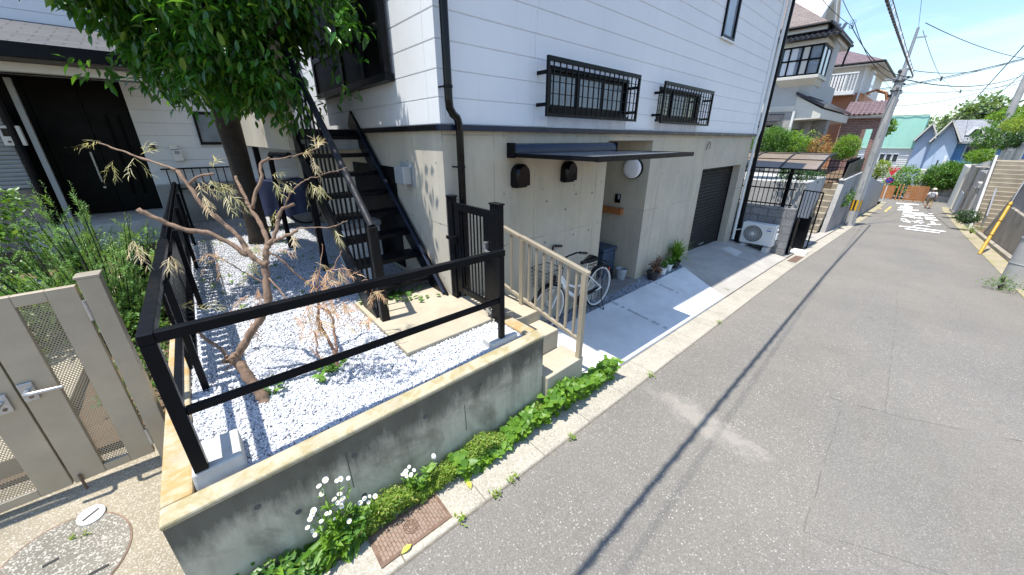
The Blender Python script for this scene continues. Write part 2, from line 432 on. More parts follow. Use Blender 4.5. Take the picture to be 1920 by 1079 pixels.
M['rubber'] = plain('rubber', (.02, .02, .02), .75, 0, .2, 20)
M['wood'] = plain('oiled_wood', (.33, .12, .04), .5, 0, .25, 14)
# ================================================================== SETTING NEAR THE CAMERA
def frange(a, b, st):
    n = max(1, int(round((b-a)/st))); return [a+(b-a)*i/n for i in range(n+1)]
LY, RY = 1.40, -2.06            # road edges
struct('road', MB().grid(lambda x, y: (x, y, rz(x)), frange(-14, 52, .5), [-2.06, -1, 0, 1.4]), M['asphalt'])
g = MB(); x = -14
while x < 24:                   # flat gutter stones, 0.6 m each, on the house side
    L = .6
    for (ya, yb, dz) in ((1.40, 1.715, 0.012),):
        z0, z1 = rz(x+.004)+dz, rz(x+L-.004)+dz
        vs = []
        for xx, zz in ((x+.003, z0), (x+L-.003, z1)):
            for y in (ya, ya+.012, yb-.012, yb):
                top = zz - (.012 if y in (ya, yb) else 0)
                vs += [(xx, y, top)]
            vs += [(xx, ya, zz-.25), (xx, yb, zz-.25)]
        g.add(vs, [(0,6,7,1),(1,7,8,2),(2,8,9,3),(4,10,6,0),(3,9,11,5),(0,1,2,3,5,4),(6,10,11,9,8,7)])
    x += L
struct('gutter', g, M['gutter'])
M['gap_dirt'] = plain('joint_dirt', (.16, .14, .11), .9, 0, .3, 20)
struct('gutter_joint', MB().grid(lambda x, y: (x, y, rz(x)+.004), frange(-14, 24, 1), [1.39, 1.74]), M['gap_dirt'])
# road seams (cut and refilled asphalt): shallow dark strips
M['seam'] = plain('bitumen_seam', (.125, .118, .108), .85, 0, .3, 30)
sm = MB()
def seam(pix, w=.008):
    w *= .5; pts = [aR(*p) for p in pix]
    for a, b in zip(pts, pts[1:]):
        n = max(1, int((b-a).length/.12)); d = (b-a).normalized(); sd = V((-d.y, d.x, 0)).normalized()*w
        for i in range(n):
            if rnd.random() < .12: last = None; continue
            p = a.lerp(b, i/n)+sd*(2.2*math.sin(i*1.3)+rnd.uniform(-.8, .8))*.6; q = a.lerp(b, (i+1)/n)+sd*(2.2*math.sin((i+1)*1.3))*.6; p.z = rz(p.x)+.004; q.z = rz(q.x)+.004
            sm.quad(p-sd*rnd.uniform(.4, 1), q-sd*.8, q+sd*.8, p+sd*rnd.uniform(.4, 1))
seam([(1507, 996), (1546, 868), (1580, 758)]); seam([(1555, 745), (1580, 754), (1700, 785), (1918, 829)], .007)
seam([(1660, 770), (1668, 700), (1681, 585), (1682, 545)], .006); seam([(1530, 551), (1632, 566), (1640, 541)], .005)
seam([(1560, 1010), (1780, 1079)], .005)
struct('road_seams', sm, M['seam'])
rq = [aR(1580, 757), aR(1921, 830), aR(1921, 1085), aR(1700, 1085), aR(1507, 998)]
for q_ in rq: q_.z = rz(q_.x)+.002
struct('road_patch', MB().add(rq, [(4, 3, 2, 1, 0)]), M['asphalt_new'])
# ground of the frontage: from gutter (y=1.73) up to the house wall (y=3.05)
def zwall(x): return float(np.interp(x, [2, 5.8, 7.4, 8.1, 10.4, 11.2], [.03, 0, -.0, -.0, -.10, -.2]))
def zfront(x, y):
    t = (y-1.715)/(3.05-1.715); zb = rz(x)+.02
    return zb + (zwall(x)-zb)*min(1, max(0, t))
def slab_right(y): return 6.55 + (y-1.715)*(7.38-6.55)/(2.86-1.715)
ys = [1.719, 2.0, 2.3, 2.6, 2.78]
sl = MB()
sl.grid(lambda u, y: (2.0+(slab_right(y)-2.0)*u, y, zfront(2.0+(slab_right(y)-2.0)*u, y)+.022), frange(0, 1, .05), ys)
n0 = len(sl.v)
sl.grid(lambda u, k: (2.0+(slab_right(2.78)-2.0)*u, 2.78, zfront(2.0+(slab_right(2.78)-2.0)*u, 2.78)+(.022 if k else -.2)), frange(0, 1, .05), [1, 0])
sl.grid(lambda u, k: (2.0+(slab_right(1.719)-2.0)*u, 1.719, zfront(2.0+(slab_right(1.719)-2.0)*u, 1.719)+(.022 if k else -.1)), frange(0, 1, .05), [0, 1])
sl.grid(lambda y, k: (slab_right(y), y, zfront(slab_right(y), y)+(.022 if k else -.2)), ys, [1, 0])
struct('driveway', sl, M['slab'])
jm = MB()                        # darker joint marks across the new slab
for pix in ([(1147, 575), (1250, 622)], [(1218, 538), (1290, 566)]):
    a, b = [aR(*p) for p in pix]
    for k in range(16):
        if rnd.random() < .22: continue
        p = a.lerp(b, k/16); q = a.lerp(b, (k+.93)/16)
        for c in (p, q): c.z = zfront(c.x, c.y)+.026
        w = .035*rnd.uniform(.6, 1.1)
        jm.quad(p+V((-w, 0, 0)), p+V((w, 0, 0)), q+V((w, 0, 0)), q+V((-w, 0, 0)))
M['joint'] = plain('slab_joint', (.42, .425, .42), .85, 0, .12, 40)
struct('driveway_joints', jm, M['joint'])
rp = MB()
rp.grid(lambda u, y: (slab_right(y)+(11.15-slab_right(y))*u, y, zfront(slab_right(y)+(11.15-slab_right(y))*u, y)), frange(0, 1, .06), [1.722, 2, 2.3, 2.6, 3.05, 3.6])
struct('garage_ramp', rp, M['ramp'])
pt = MB()
def patch(pix, off=.004):
    ps = []
    for p in pix:
        q = aR(*p, .25)
        for _ in range(6): q = aZ(*p, zfront(q.x, q.y)+off)
        ps.append(q)
    pt.add(ps, [tuple(range(len(ps)))])
patch([(1352, 466), (1369, 462.5), (1392, 473), (1381, 482)])
M['patch'] = m_concrete('mortar_patch', (.56, .54, .5), stain=(.45, .43, .4), amt=.2)
struct('ramp_patch', pt, M['patch'])
# base earth under everything near
struct('ground', MB().grid(lambda x, y: (x, y, rz(x)-.3), [-14, 0, 12, 20, 30, 45, 60], [1.4, 3, 12, 40]), M['soil'])
# bed under the step-side gravel between slab and wall
def stones(name, n, place, size, mat, flat=.7, kind='stuff'):
    rg = np.random.default_rng(11)
    base = np.array([(-1,-1,-1),(1,-1,-1),(1,1,-1),(-1,1,-1),(-1,-1,1),(1,-1,1),(1,1,1),(-1,1,1)], float)*.62
    fq = np.array([(0,3,2,1),(4,5,6,7),(0,1,5,4),(1,2,6,5),(2,3,7,6),(3,0,4,7)])
    P = place(rg, n); n = len(P)
    A = rg.normal(size=(n,3,3)); Q = np.linalg.qr(A)[0]
    sz = size*rg.uniform(.55, 1.35, (n,1,1))*np.array([1, .8, flat]).reshape(1,1,3)
    vv = base[None]*(1+rg.uniform(-.28, .28, (n,8,1)))*sz
    vv = np.einsum('nij,nkj->nki', Q, vv) + P[:,None,:]
    me = bpy.data.meshes.new(name); N8 = n*8
    me.vertices.add(N8); me.vertices.foreach_set('co', vv.reshape(-1))
    fi = (fq[None]+np.arange(n)[:,None,None]*8).reshape(-1)
    me.loops.add(len(fi)); me.loops.foreach_set('vertex_index', fi.astype(np.int32))
    me.polygons.add(n*6); me.polygons.foreach_set('loop_start', np.arange(0, len(fi), 4, dtype=np.int32)); me.polygons.foreach_set('loop_total', np.full(n*6, 4, np.int32))
    me.update(calc_edges=True); me.materials.append(mat)
    o = bpy.data.objects.new(name, me); COL.objects.link(o); o['kind'] = kind
    return o
M['gravel'] = m_stones('white_gravel', [(.42, .44, .49), (.60, .62, .665), (.70, .71, .735), (.56, .575, .62)])
M['bluegravel'] = m_stones('blue_grey_gravel', [(.18, .21, .26), (.34, .38, .44), (.26, .29, .34), (.48, .50, .54)])
GZ = .865
def in_pad(x, y): return (x > .95) & (y > 2.33)
def pl_gravel(rg, n):
    # density falls off away from the camera, where each stone covers less than a pixel
    y = 1.91 + (rg.beta(1, 3.4, n))*8.1; x = rg.uniform(-.36, 1.95, n)
    m = ~((x > .94) & (y > 2.32) & (y < 3.6)) & ~((x > 1.78) & (y > 2.9))
    x, y = x[m], y[m]
    return np.stack([x, y, GZ + rg.uniform(-.006, .012, len(x)) + .01*np.sin(x*5)*np.sin(y*4)], 1)
stones('gravel', 125000, pl_gravel, .0098, M['gravel'])
def m_gravelbed(name, a, b):
    m, nt, bs = newmat(name); h = N(nt)
    v = h.n('ShaderNodeTexVoronoi'); v.inputs['Scale'].default_value = 55; h.l(h.co(), v.inputs['Vector'])
    c = h.ramp(h.sep(v.outputs['Color'])[0], [(0, a), (1, b)])
    c = h.mix(h.ramp(v.outputs['Distance'], [(.35, 0), (.7, .8)]), c, tuple(x*.35 for x in a))
    h.l(c, bs.inputs['Base Color']); setv(bs, Roughness=.85)
    h.l(h.bump(h.math('MULTIPLY', v.outputs['Distance'], -1), 1, .02), bs.inputs['Normal']); return m
M['gravelbed'] = m_gravelbed('gravel_bed', (.5, .51, .54), (.76, .76, .77))
struct('gravel_bed', MB().grid(lambda x, y: (x, y, GZ-.008), frange(-.37, 1.95, .2), frange(1.90, 11, .3)), M['gravelbed'])
def pl_strip(rg, n):
    x = rg.uniform(2.6, 7.35, n); y = rg.uniform(2.77, 3.04, n)
    m = ~((x > 4.5) & (x < 5.82) & (y > 2.98)); x, y = x[m], y[m]
    t = (y-1.715)/(3.05-1.715)
    zb = np.interp(x, RXS, RZS)+.02; z = zb+(np.interp(x, [2, 5.8, 7.4], [.03, 0, 0])-zb)*t
    return np.stack([x, y, z-.002+rg.uniform(-.006, .012, len(x))], 1)
stones('strip_gravel', 7500, pl_strip, .013, M['bluegravel'])
struct('gravel_strip_bed', MB().grid(lambda x, y: (x, y, zfront(x, y)-.012), frange(2.4, 7.4, .5), [2.77, 3.05]), M['soil'])
# concrete pad at the foot of the stair
struct('stair_pad', MB().box((.95, 2.33, .6), (1.815, 3.56, .905)).box((1.815, 2.30, .6), (2.06, 2.93, .905)), M['pad'], bevel=.008)
# ---------------------------------------------------------------- planter wall
pw = thing('planter_wall', (.75, 1.85, .1), 'low weathered grey concrete wall with lichen-stained top holding the white gravel bed', 'wall')
w = MB(); w.prism([(-.475, 1.80, -.2), (1.965, 1.80, -.2), (1.965, 1.80, .872), (-.475, 1.80, .872)], (0, .10, 0))
w.box((1.845, 1.901, -.2), (1.964, 2.30, .872)); w.box((-.474, 1.901, -.2), (-.365, 10.2, .872))
w.build('wall', M['planter'], pw)
lp = MB(); lp.box((-.48, 1.79, .874), (1.97, 1.905, .91))
lp.build('coping', M['lipfar'], pw, bevel=.012)
lp = MB(); lp.box((-.481, 1.906, .8745), (-.36, 10.2, .911)); lp.build('coping', M['lip'], pw, bevel=.012)
lp = MB(); lp.box((1.85, 1.906, .8745), (1.972, 2.298, .909)); lp.build('coping', M['lip'], pw, bevel=.012)
# rounded dimples of the formwork ties on the street face
d = MB()
for (px, py) in ((483, 951), (664, 854), (797, 782), (683, 929), (900, 722), (560, 960)):
    q = aY(px, py, 1.80); d.lathe([(.0, 0), (.017, 0), (.017, .004)], (q.x, 1.803, q.z), (0, -1, 0), 14)
M['hole'] = plain('tie_hole_plug', (.09, .088, .082), .9)
d.build('tie_hole', M['hole'], pw)
# joint lines of the pour
d = MB()
for px, a, b in ((655, 850, 915), (878, 760, 800)):
    p = aY(px-7, a, 1.80); q = aY(px+7, b, 1.80); d.bar((p.x, 1.798, p.z), (p.x+.004, 1.798, q.z), .004, .003, (0, 1, 0))
d.build('pour_joint', M['hole'], pw)
# ---------------------------------------------------------------- concrete steps between gate and road
st = thing('concrete_steps', (2.2, 2.1, 0), 'two pale concrete steps going down from the black gate beside the planter wall', 'steps')
MB().box((1.976, 2.30, -.2), (2.45, 3.04, .80)).build('landing', M['pad'], st, bevel=.01)
MB().box((1.976, 2.03, -.2), (2.44, 2.299, .685)).build('step', M['pad'], st, bevel=.01)
MB().box((1.976, 1.74, -.2), (2.50, 2.029, .47)).build('step', M['pad'], st, bevel=.01)
# ---------------------------------------------------------------- approach in front of the left gate
def zap(y): return .2 + (min(y, 3.0)-1.715)*.27
ap = MB().grid(lambda x, y: (x, y, zap(y)+max(0, (-x-.4)*.05)), frange(-6, -.482, .6), [1.722, 2.2, 2.6, 2.85, 3.05])
struct('approach', ap, M['aggregate'])
print('near ok')
# ================================================================== MAIN HOUSE
HX0, HX1, HY, HZT = 1.82, 10.84, 3.05, 6.35
hs = thing('white_house', (6.3, 5.5, 0), 'white sided house over a bare concrete garage storey beside the street', 'house')
def holed(us, vs, holes, fn, reveal):
    """wall face on a u/v grid with rectangular holes; fn(u, v, depth) -> point"""
    us = sorted(set(us + [h[i] for h in holes for i in (0, 2)])); vs = sorted(set(vs + [h[i] for h in holes for i in (1, 3)]))
    mb = MB()
    for a, b in zip(us, us[1:]):
        for c, d in zip(vs, vs[1:]):
            um, vm = (a+b)/2, (c+d)/2
            if any(h[0] < um < h[2] and h[1] < vm < h[3] for h in holes): continue
            mb.quad(fn(a, c, 0), fn(b, c, 0), fn(b, d, 0), fn(a, d, 0))
    for h in holes:
        dp = h[4] if len(h) > 4 else reveal
        u0, v0, u1, v1 = h[:4]
        mb.quad(fn(u0, v0, 0), fn(u0, v1, 0), fn(u0, v1, dp), fn(u0, v0, dp))
        mb.quad(fn(u1, v1, 0), fn(u1, v0, 0), fn(u1, v0, dp), fn(u1, v1, dp))
        mb.quad(fn(u0, v1, 0), fn(u1, v1, 0), fn(u1, v1, dp), fn(u0, v1, dp))
    return mb
RC = (4.53, -.3, 5.80, 2.485, 1.15); GC = (8.06, -.3, 10.40, 1.915, .20)
wf = holed([HX0, HX1], [-.8, 2.575], [RC, GC], lambda u, v, d: (u, HY+d, v), .2)
wf.quad((RC[0], HY+1.15, -.3), (RC[2], HY+1.15, -.3), (RC[2], HY+1.15, 2.485), (RC[0], HY+1.15, 2.485))
wf.quad((HX1, HY, -.8), (HX1, 9.5, -.8), (HX1, 9.5, 2.575), (HX1, HY, 2.575))
wf.quad((HX0, 9.5, 2.575), (HX0, HY, 2.575), (HX1, HY, 2.575), (HX1, 9.5, 2.575))
wf.build('concrete_wall', M['formed_x'], hs)
MB().quad((HX0, 9.5, -.8), (HX0, HY, -.8), (HX0, HY, 2.575), (HX0, 9.5, 2.575)).build('concrete_wall', M['formed_y'], hs)
# entrance recess: tiled floor and dark door at its back
M['tile'] = m_brick('grey_floor_tile', (.17, .165, .16), (.2, .195, .19), (.09, .09, .09), 0, .3, .15)
def m_tile():
    m, nt, b = newmat('grey_floor_tiles'); h = N(nt); s = h.sep()
    t = h.n('ShaderNodeTexBrick'); h.l(h.comb(s[0], s[1], 0), t.inputs['Vector']); t.offset = .5
    for k, q in (('Color1', (.17, .165, .16)), ('Color2', (.21, .2, .195)), ('Mortar', (.1, .1, .1))): t.inputs[k].default_value = (*q, 1)
    t.inputs['Scale'].default_value = 1; t.inputs['Brick Width'].default_value = .3; t.inputs['Row Height'].default_value = .1; t.inputs['Mortar Size'].default_value = .004
    h.l(t.outputs['Color'], b.inputs['Base Color']); setv(b, Roughness=.6); h.l(h.bump(t.outputs['Fac'], -.4, .004), b.inputs['Normal']); return m
M['tiles'] = m_tile()
MB().box((RC[0]+.001, HY-.07, -.25), (RC[2]-.001, HY+1.149, .035)).build('entrance_floor', M['tiles'], hs)
dr = MB().box((4.62, HY+1.10, .04), (5.55, HY+1.148, 2.15)).build('door', M['bronze'], hs, bevel=.005)
MB().tube([(4.75, HY+1.06, .9), (4.75, HY+1.06, 1.25)], .014).build('handle', M['steel'], dr)
# round wall lamp, intercom, timber shelf on the recess's right wall
lm = MB(); lm.lathe([(.16, 0), (.178, .01), (.178, .055), (.168, .06)], (5.80, 3.335, 2.03), (-1, 0, 0), 40)
lo = lm.build('wall_lamp', M['black'], hs, smooth=True)
lm = MB(); lm.lathe([(.166, .058), (.166, .075), (.155, .09), (.12, .1), (.06, .105), (0.001, .106)], (5.80, 3.335, 2.03), (-1, 0, 0), 40)
M['opal'] = plain('opal_acrylic', (.78, .78, .78), .3, 0, .03)
lm.build('lamp_diffuser', M['opal'], lo, smooth=True)
io = MB().box((5.775, 3.53, 1.40), (5.799, 3.64, 1.56)).build('intercom', M['blackgloss'], hs, bevel=.004)
MB().box((5.771, 3.545, 1.47), (5.776, 3.575, 1.55)).build('camera_window', M['greyplastic'], io)
MB().box((5.70, 3.44, 1.20), (5.798, 3.92, 1.315)).build('timber_shelf', M['wood'], hs, bevel=.006)
# garage shutter
gs = MB(); z = -.2
while z < 1.9:
    gs.add([(8.07, 3.235, z), (10.39, 3.235, z), (10.39, 3.222, z+.02), (8.07, 3.222, z+.02), (8.07, 3.222, z+.062), (10.39, 3.222, z+.062), (10.39, 3.235, z+.078), (8.07, 3.235, z+.078)],
           [(0,1,2,3), (3,2,5,4), (4,5,6,7)]); z += .078
so = gs.build('garage_shutter', M['bronze'], hs)
for a_, b_ in ((8.065, 8.10), (10.36, 10.398)): MB().box((a_, 3.21, -.2), (b_, 3.234, 1.91)).build('shutter_rail', M['black'], so)
MB().box((9.1, 3.206, .02), (9.4, 3.221, .05)).build('handle', M['steel'], so)
# ---- siding: real boards, 223 mm face, shallow gap between; breaks at butt joints
PIT, SZ0, FY, SXF = .2235, 2.63, 3.02, 1.795
W1 = (3.22, 2.80, 4.86, 3.27); W2 = (5.72, 2.80, 7.28, 3.27); W3 = (7.66, 4.22, 8.24, 5.05)
def board(mb, p0, p1, z0, z1, nrm, th=.009, g=.0022, ch=.005):
    """one board between p0 and p1 (xy pairs) with chamfered long edges"""
    (ax, ay), (bx, by) = p0, p1; nx, ny = nrm
    prof = [(z0+g, 0), (z0+g+ch, th), (z1-g-ch, th), (z1-g, 0)]
    vs = [(ax+nx*t, ay+ny*t, z) for z, t in prof] + [(bx+nx*t, by+ny*t, z) for z, t in prof]
    mb.add(vs, [(0,4,5,1), (1,5,6,2), (2,6,7,3), (0,1,2,3), (4,7,6,5)])
sd = MB(); k = 0
while SZ0+k*PIT < HZT:
    z0 = SZ0+k*PIT; z1 = z0+PIT; cuts = [SXF-.0, 2.10 if k % 2 else 4.12, 4.12 if k % 2 else 6.15, 6.15 if k % 2 else 8.4, 8.9, 10.66]
    cuts = sorted(set([SXF, 1.86, 3.0+.02*(k % 3), 6.02, 9.05, 10.68]))
    for a, b in zip(cuts, cuts[1:]):
        segs = [(a, b)]
        for wx0, wz0, wx1, wz1 in (W1, W2, W3):
            if wz0 < z1 and wz1 > z0 and not (wz0 >= z1-.001):
                ns = []
                for (s0, s1) in segs:
                    if wx1 <= s0 or wx0 >= s1: ns.append((s0, s1)); continue
                    if wx0 > s0: ns.append((s0, wx0))
                    if wx1 < s1: ns.append((wx1, s1))
                segs = ns
        for s0, s1 in segs:
            if s1-s0 < .01: continue
            e = .0015
            board(sd, (s0+e, FY+.012), (s1-e, FY+.012), z0, z1, (0, -1))
    sc = [3.02, 3.22, 6.05, 7.4]
    for a, b in zip(sc, sc[1:]):
        lo_, hi_ = a, b
        board(sd, (SXF+.012, lo_+.0015), (SXF+.012, hi_-.0015), z0, z1, (-1, 0))
    k += 1
sd.build('siding', M['siding'], hs)
# backing behind the boards (board gaps show this), with window openings
M['gap'] = plain('siding_gap', (.6, .61, .63), .8)
bk = holed([SXF+.004, 10.70], [2.60, HZT], [W1, W2, W3], lambda u, v, d: (u, FY+.0105+d, v), .09)
bk.quad((SXF+.0105, 7.4, 2.6), (SXF+.0105, FY+.01, 2.6), (SXF+.0105, FY+.01, HZT), (SXF+.0105, 7.4, HZT))
bk.quad((HX1, FY+.01, 2.6), (HX1, 9.5, 2.6), (HX1, 9.5, HZT), (HX1, FY+.01, HZT)); bk.quad((SXF+.01, 7.4, 2.6), (SXF+.01, 7.4, HZT), (6, 7.4, HZT), (6, 7.4, 2.6))
bk.build('siding_backing', M['gap'], hs)
# white corner trim at the far end
MB().box((10.685, 3.0, 2.63), (10.86, 3.03, HZT)).build('corner_trim', M['siding'], hs, bevel=.004)
# flashing band over the concrete
MB().box((1.768, 2.985, 2.575), (10.86, 3.045, 2.628)).build('flashing', M['bluegrey'], hs, bevel=.004)
MB().box((1.766, 3.046, 2.575), (1.815, 9.0, 2.627)).build('flashing', M['black'], hs, bevel=.004)
# roof with eaves
rf = MB()
rf.box((1.40, 2.38, HZT+.02), (11.25, 9.9, HZT+.14)); rf.prism([(1.35, 2.33, HZT+.145), (11.3, 2.33, HZT+.145), (11.3, 6.2, 7.7), (1.35, 6.2, 7.7)], (0, 0, .05)); rf.prism([(1.35, 9.95, HZT+.145), (11.3, 9.95, HZT+.145), (11.3, 6.2, 7.7), (1.35, 6.2, 7.7)], (0, 0, .05))
rf.build('roof', M['bronze'], hs)
# black downpipe with offset at the band
P0 = [(1.80, 2.93, 6.3), (1.80, 2.93, 2.83), (1.805, 2.93, 2.76), (1.84, 2.935, 2.71), (1.885, 2.945, 2.685), (1.905, 2.95, 2.64), (1.91, 2.95, 2.57), (1.91, 2.95, .8)]
pp = [V(p) for p in P0]; pp = [p+V((.045, .0, 0)) for p in pp]
dp = MB().tube(pp, .036, 14).build('downpipe', M['blackgloss'], hs, smooth=True)
for z in (2.93, 2.25, 1.2):
    q = pp[0] if z > 2.8 else pp[-1]
    MB().lathe([(.037, -.012), (.041, -.012), (.041, .012), (.037, .012)], (q.x, q.y, z), n=18, cap=False).tube([(q.x-.03, q.y+.01, z), (q.x-.04, q.y+.04, z), (q.x-.04, 3.04, z)], .008, 6).build('bracket', M['black'], dp, smooth=True)
# white downpipe and slim black pipe at the far corner
MB().tube([(10.93, 2.96, 6.3), (10.93, 2.96, 2.75), (10.90, 2.97, 2.62), (10.90, 2.99, 2.5), (10.90, 2.99, -.1)], .035, 12).build('downpipe', M['white'], hs, smooth=True)
MB().tube([(11.03, 2.93, 6.3), (11.03, 2.93, -.25)], .045, 10).build('downpipe', M['black'], hs, smooth=True)
# ---- windows with welded security grilles
def gwindow(W, fx0, fx1, panes):
    x0, z0, x1, z1 = W; y = FY+.06
    fr = MB()
    for a, b in (((x0, z0), (x1, z0+.045)), ((x0, z1-.045), (x1, z1)), ((x0, z0), (x0+.045, z1)), ((x1-.045, z0), (x1, z1))):
        fr.box((a[0], y-.055, a[1]), (b[0], y-.0, b[1]))
    wo = fr.build('window', M['black'], hs, bevel=.003)
    n = len(panes); w = (x1-x0-.09)/n
    for i, mt in enumerate(panes):
        a = x0+.045+w*i; yy = y-.012-.016*(i % 2)
        MB().box((a+.03, yy+.008, z0+.075), (a+w-.03, yy+.012, z1-.075)).build('pane', M[mt], wo)
        s_ = MB()
        for p, q in (((a, z0+.045), (a+w, z0+.08)), ((a, z1-.08), (a+w, z1-.045)), ((a, z0+.081), (a+.035, z1-.081)), ((a+w-.035, z0+.081), (a+w, z1-.081))):
            s_.box((p[0], yy, p[1]), (q[0], yy+.02, q[1]))
        s_.build('sash', M['black'], wo)
    MB().box((x0-.02, FY-.025, z0-.03), (x1+.02, FY+.02, z0-.001)).build('sill', M['black'], wo, bevel=.003)
    gz0, gz1 = 2.735, 3.315; gy = 2.87
    gm = MB()
    for a, b in (((fx0, gz1-.045), (fx1, gz1)), ((fx0, gz0), (fx1, gz0+.03)), ((fx0, gz0+.031), (fx0+.03, gz1-.046)), ((fx1-.03, gz0+.031), (fx1, gz1-.046))):
        gm.box((a[0], gy-.015, a[1]), (b[0], gy+.015, b[1]))
    nb = int((fx1-fx0)/.098)
    for i in range(1, nb): gm.box((fx0+(fx1-fx0)*i/nb-.006, gy-.006, gz0+.03), (fx0+(fx1-fx0)*i/nb+.006, gy+.006, gz1-.045))
    for i in range(1, 5):
        z = gz0+(gz1-gz0)*i/5; gm.box((fx0+.03, gy+.0065, z-.004), (fx1-.03, gy+.014, z+.004))
    for xs in (fx0+.008, fx1-.008):
        for z in (gz0+.12, gz1-.15):
            gm.box((xs-.012, gy+.0155, z-.018), (xs+.012, FY, z+.018))
    gm.build('security_grille', M['black'], wo)
gwindow(W1, 3.03, 4.87, ['frosted', 'frosted', 'frosted'])
gwindow(W2, 5.58, 7.42, ['glass', 'frosted', 'glass'])
x0, z0, x1, z1 = W3; y = FY
fr = MB()
for a, b in (((x0, z0), (x1, z0+.05)), ((x0, z1-.05), (x1, z1)), ((x0, z0+.051), (x0+.05, z1-.051)), ((x1-.05, z0+.051), (x1, z1-.051))): fr.box((a[0], y-.03, a[1]), (b[0], y+.05, b[1]))
wo = fr.build('window', M['black'], hs, bevel=.003)
M['skyglass'] = m_glass('clear_window_glass', (.25, .29, .33), .02)
MB().box((x0+.05, y+.005, z0+.05), (x1-.05, y+.01, z1-.05)).build('pane', M['skyglass'], wo)
MB().box((x0-.03, y-.04, z0-.025), (x1+.03, y+.01, z0-.001)).build('sill', M['white'], wo)
# ---- black bay window box on the garden side
by0, by1, bx0, bz0, bz1 = 3.86, 6.4, 1.69, 3.06, 4.9
b_ = MB(); b_.box((bx0, by0, bz0), (SXF-.001, by1, bz0+.07)); b_.box((bx0, by0, bz1), (SXF-.001, by1, bz1+.08))
for y in (by0, by0+.55, by0+1.25, by1-.08): b_.box((bx0+.002, y, bz0+.071), (bx0+.07, y+.08, bz1-.001))
b_.box((bx0+.003, by0+.081, bz0+.45), (bx0+.05, by1-.081, bz0+.52))
bo = b_.build('bay_window', M['black'], hs, bevel=.004)
M['darkglass'] = m_glass('dark_glass', (.0025, .0025, .003), .35, .04)
MB().box((bx0+.02, by0+.08, bz0+.071), (bx0+.03, by1-.08, bz1-.001)).box((bx0+.071, by0+.02, bz0+.071), (SXF-.05, by0+.03, bz1-.001)).build('pane', M['darkglass'], bo)
M['doorblack0'] = plain('dark_store_door', (.006, .006, .006), .5, 0, .2, 3, spec=.15)
# ---- flat awning over the entrance
aw = MB(); prof = [(3.045, 2.455), (3.0, 2.46), (2.955, 2.45), (2.935, 2.42), (2.93, 2.36), (2.935, 2.325), (3.045, 2.325)]
aw.prism([(2.64, y, z) for y, z in prof], (1.92, 0, 0)); ao = aw.build('awning', M['bluegrey'], hs, smooth=True)
M['smoked'] = plain('smoked_panel', (.13, .14, .155), .3, 0, .02, 1)
MB().box((2.66, 1.90, 2.347), (4.54, 2.929, 2.353)).build('panel', M['smoked'], ao)
fm = MB(); fm.box((2.635, 1.86, 2.315), (4.565, 1.899, 2.362)); fm.box((2.635, 1.8995, 2.318), (2.66, 2.93, 2.36)); fm.box((4.54, 1.8995, 2.318), (4.565, 2.93, 2.36))
fm.build('frame', M['black'], ao, bevel=.003)
for a_, b_ in ((2.62, 2.639), (4.561, 4.58)): MB().box((a_, 2.925, 2.31), (b_, 3.047, 2.465)).build('end_cap', M['black'], ao)
MB().box((1.803, 4.16, .92), (1.819, 5.6, 2.19)).build('store_door', M['doorblack0'], hs, bevel=.004)
# ---- hooded exhaust vents
for cx in (2.79, 3.64):
    hm = MB(); prof = []
    w, h = .115, .24
    sec = [(-w, -h/2)] + [(w*math.cos(t), .01+w*math.sin(t)*.95) for t in [math.pi-i*math.pi/12 for i in range(13)]] + [(w, -h/2)]
    n = len(sec)
    vs = [(cx+u, 3.049, 2.125+v) for u, v in sec] + [(cx+u*.96, 2.97, 2.125+v-.0) for u, v in sec] + [(cx+u*.72, 2.935, 2.125+v*.9-.012) for u, v in sec]
    fs = []
    for i in range(n-1):
        fs += [(i, i+1, n+i+1, n+i), (n+i, n+i+1, 2*n+i+1, 2*n+i)]
    fs.append(tuple(range(2*n, 3*n)))
    hm.add(vs, fs)
    ho = hm.build('exhaust_hood', M['blackgloss'], hs, smooth=True)
    MB().box((cx-.10, 2.96, 1.985), (cx+.06, 3.049, 2.004)).build('outlet', M['black'], ho)
# ---- grey meter box on the garden-side wall
mo = MB().box((1.70, 3.70, 2.03), (1.80, 3.93, 2.22)).build('utility_box', M['greyplastic'], hs, bevel=.012)
MB().box((1.801, 3.66, 2.0), (1.819, 3.97, 2.26)).build('back_plate', M['greyplastic'], mo)
MB().tube([(1.75, 3.78, 2.03), (1.76, 3.78, 1.98), (1.80, 3.78, 1.96)], .012, 8).build('conduit', M['greyplastic'], mo)
# small pipe stubs and cable on the concrete
M['dark'] = plain('dark_void', (.03, .03, .03), .8)
for px, py in ((1060, 393), (1025, 378), (1080, 364), (1110, 362), (1103, 432), (1075, 440), (1022, 455)):
    q = aY(px, py, HY); MB().lathe([(0.001, .002), (.013, .002), (.013, .0)], (q.x, HY, q.z), (0, -1, 0), 12).build('tie_hole', M['hole'], hs)
mm = MB(); q = aY(1327, 270, HY)
mm.tube([(q.x-.05, HY-.012, q.z-.12), (q.x-.03, HY-.02, q.z), (q.x, HY-.03, q.z+.04), (q.x+.06, HY-.03, q.z+.02), (q.x+.09, HY-.02, q.z-.1)], .006, 6)
mm.build('cable_stub', M['rubber'], hs)
print('house ok')
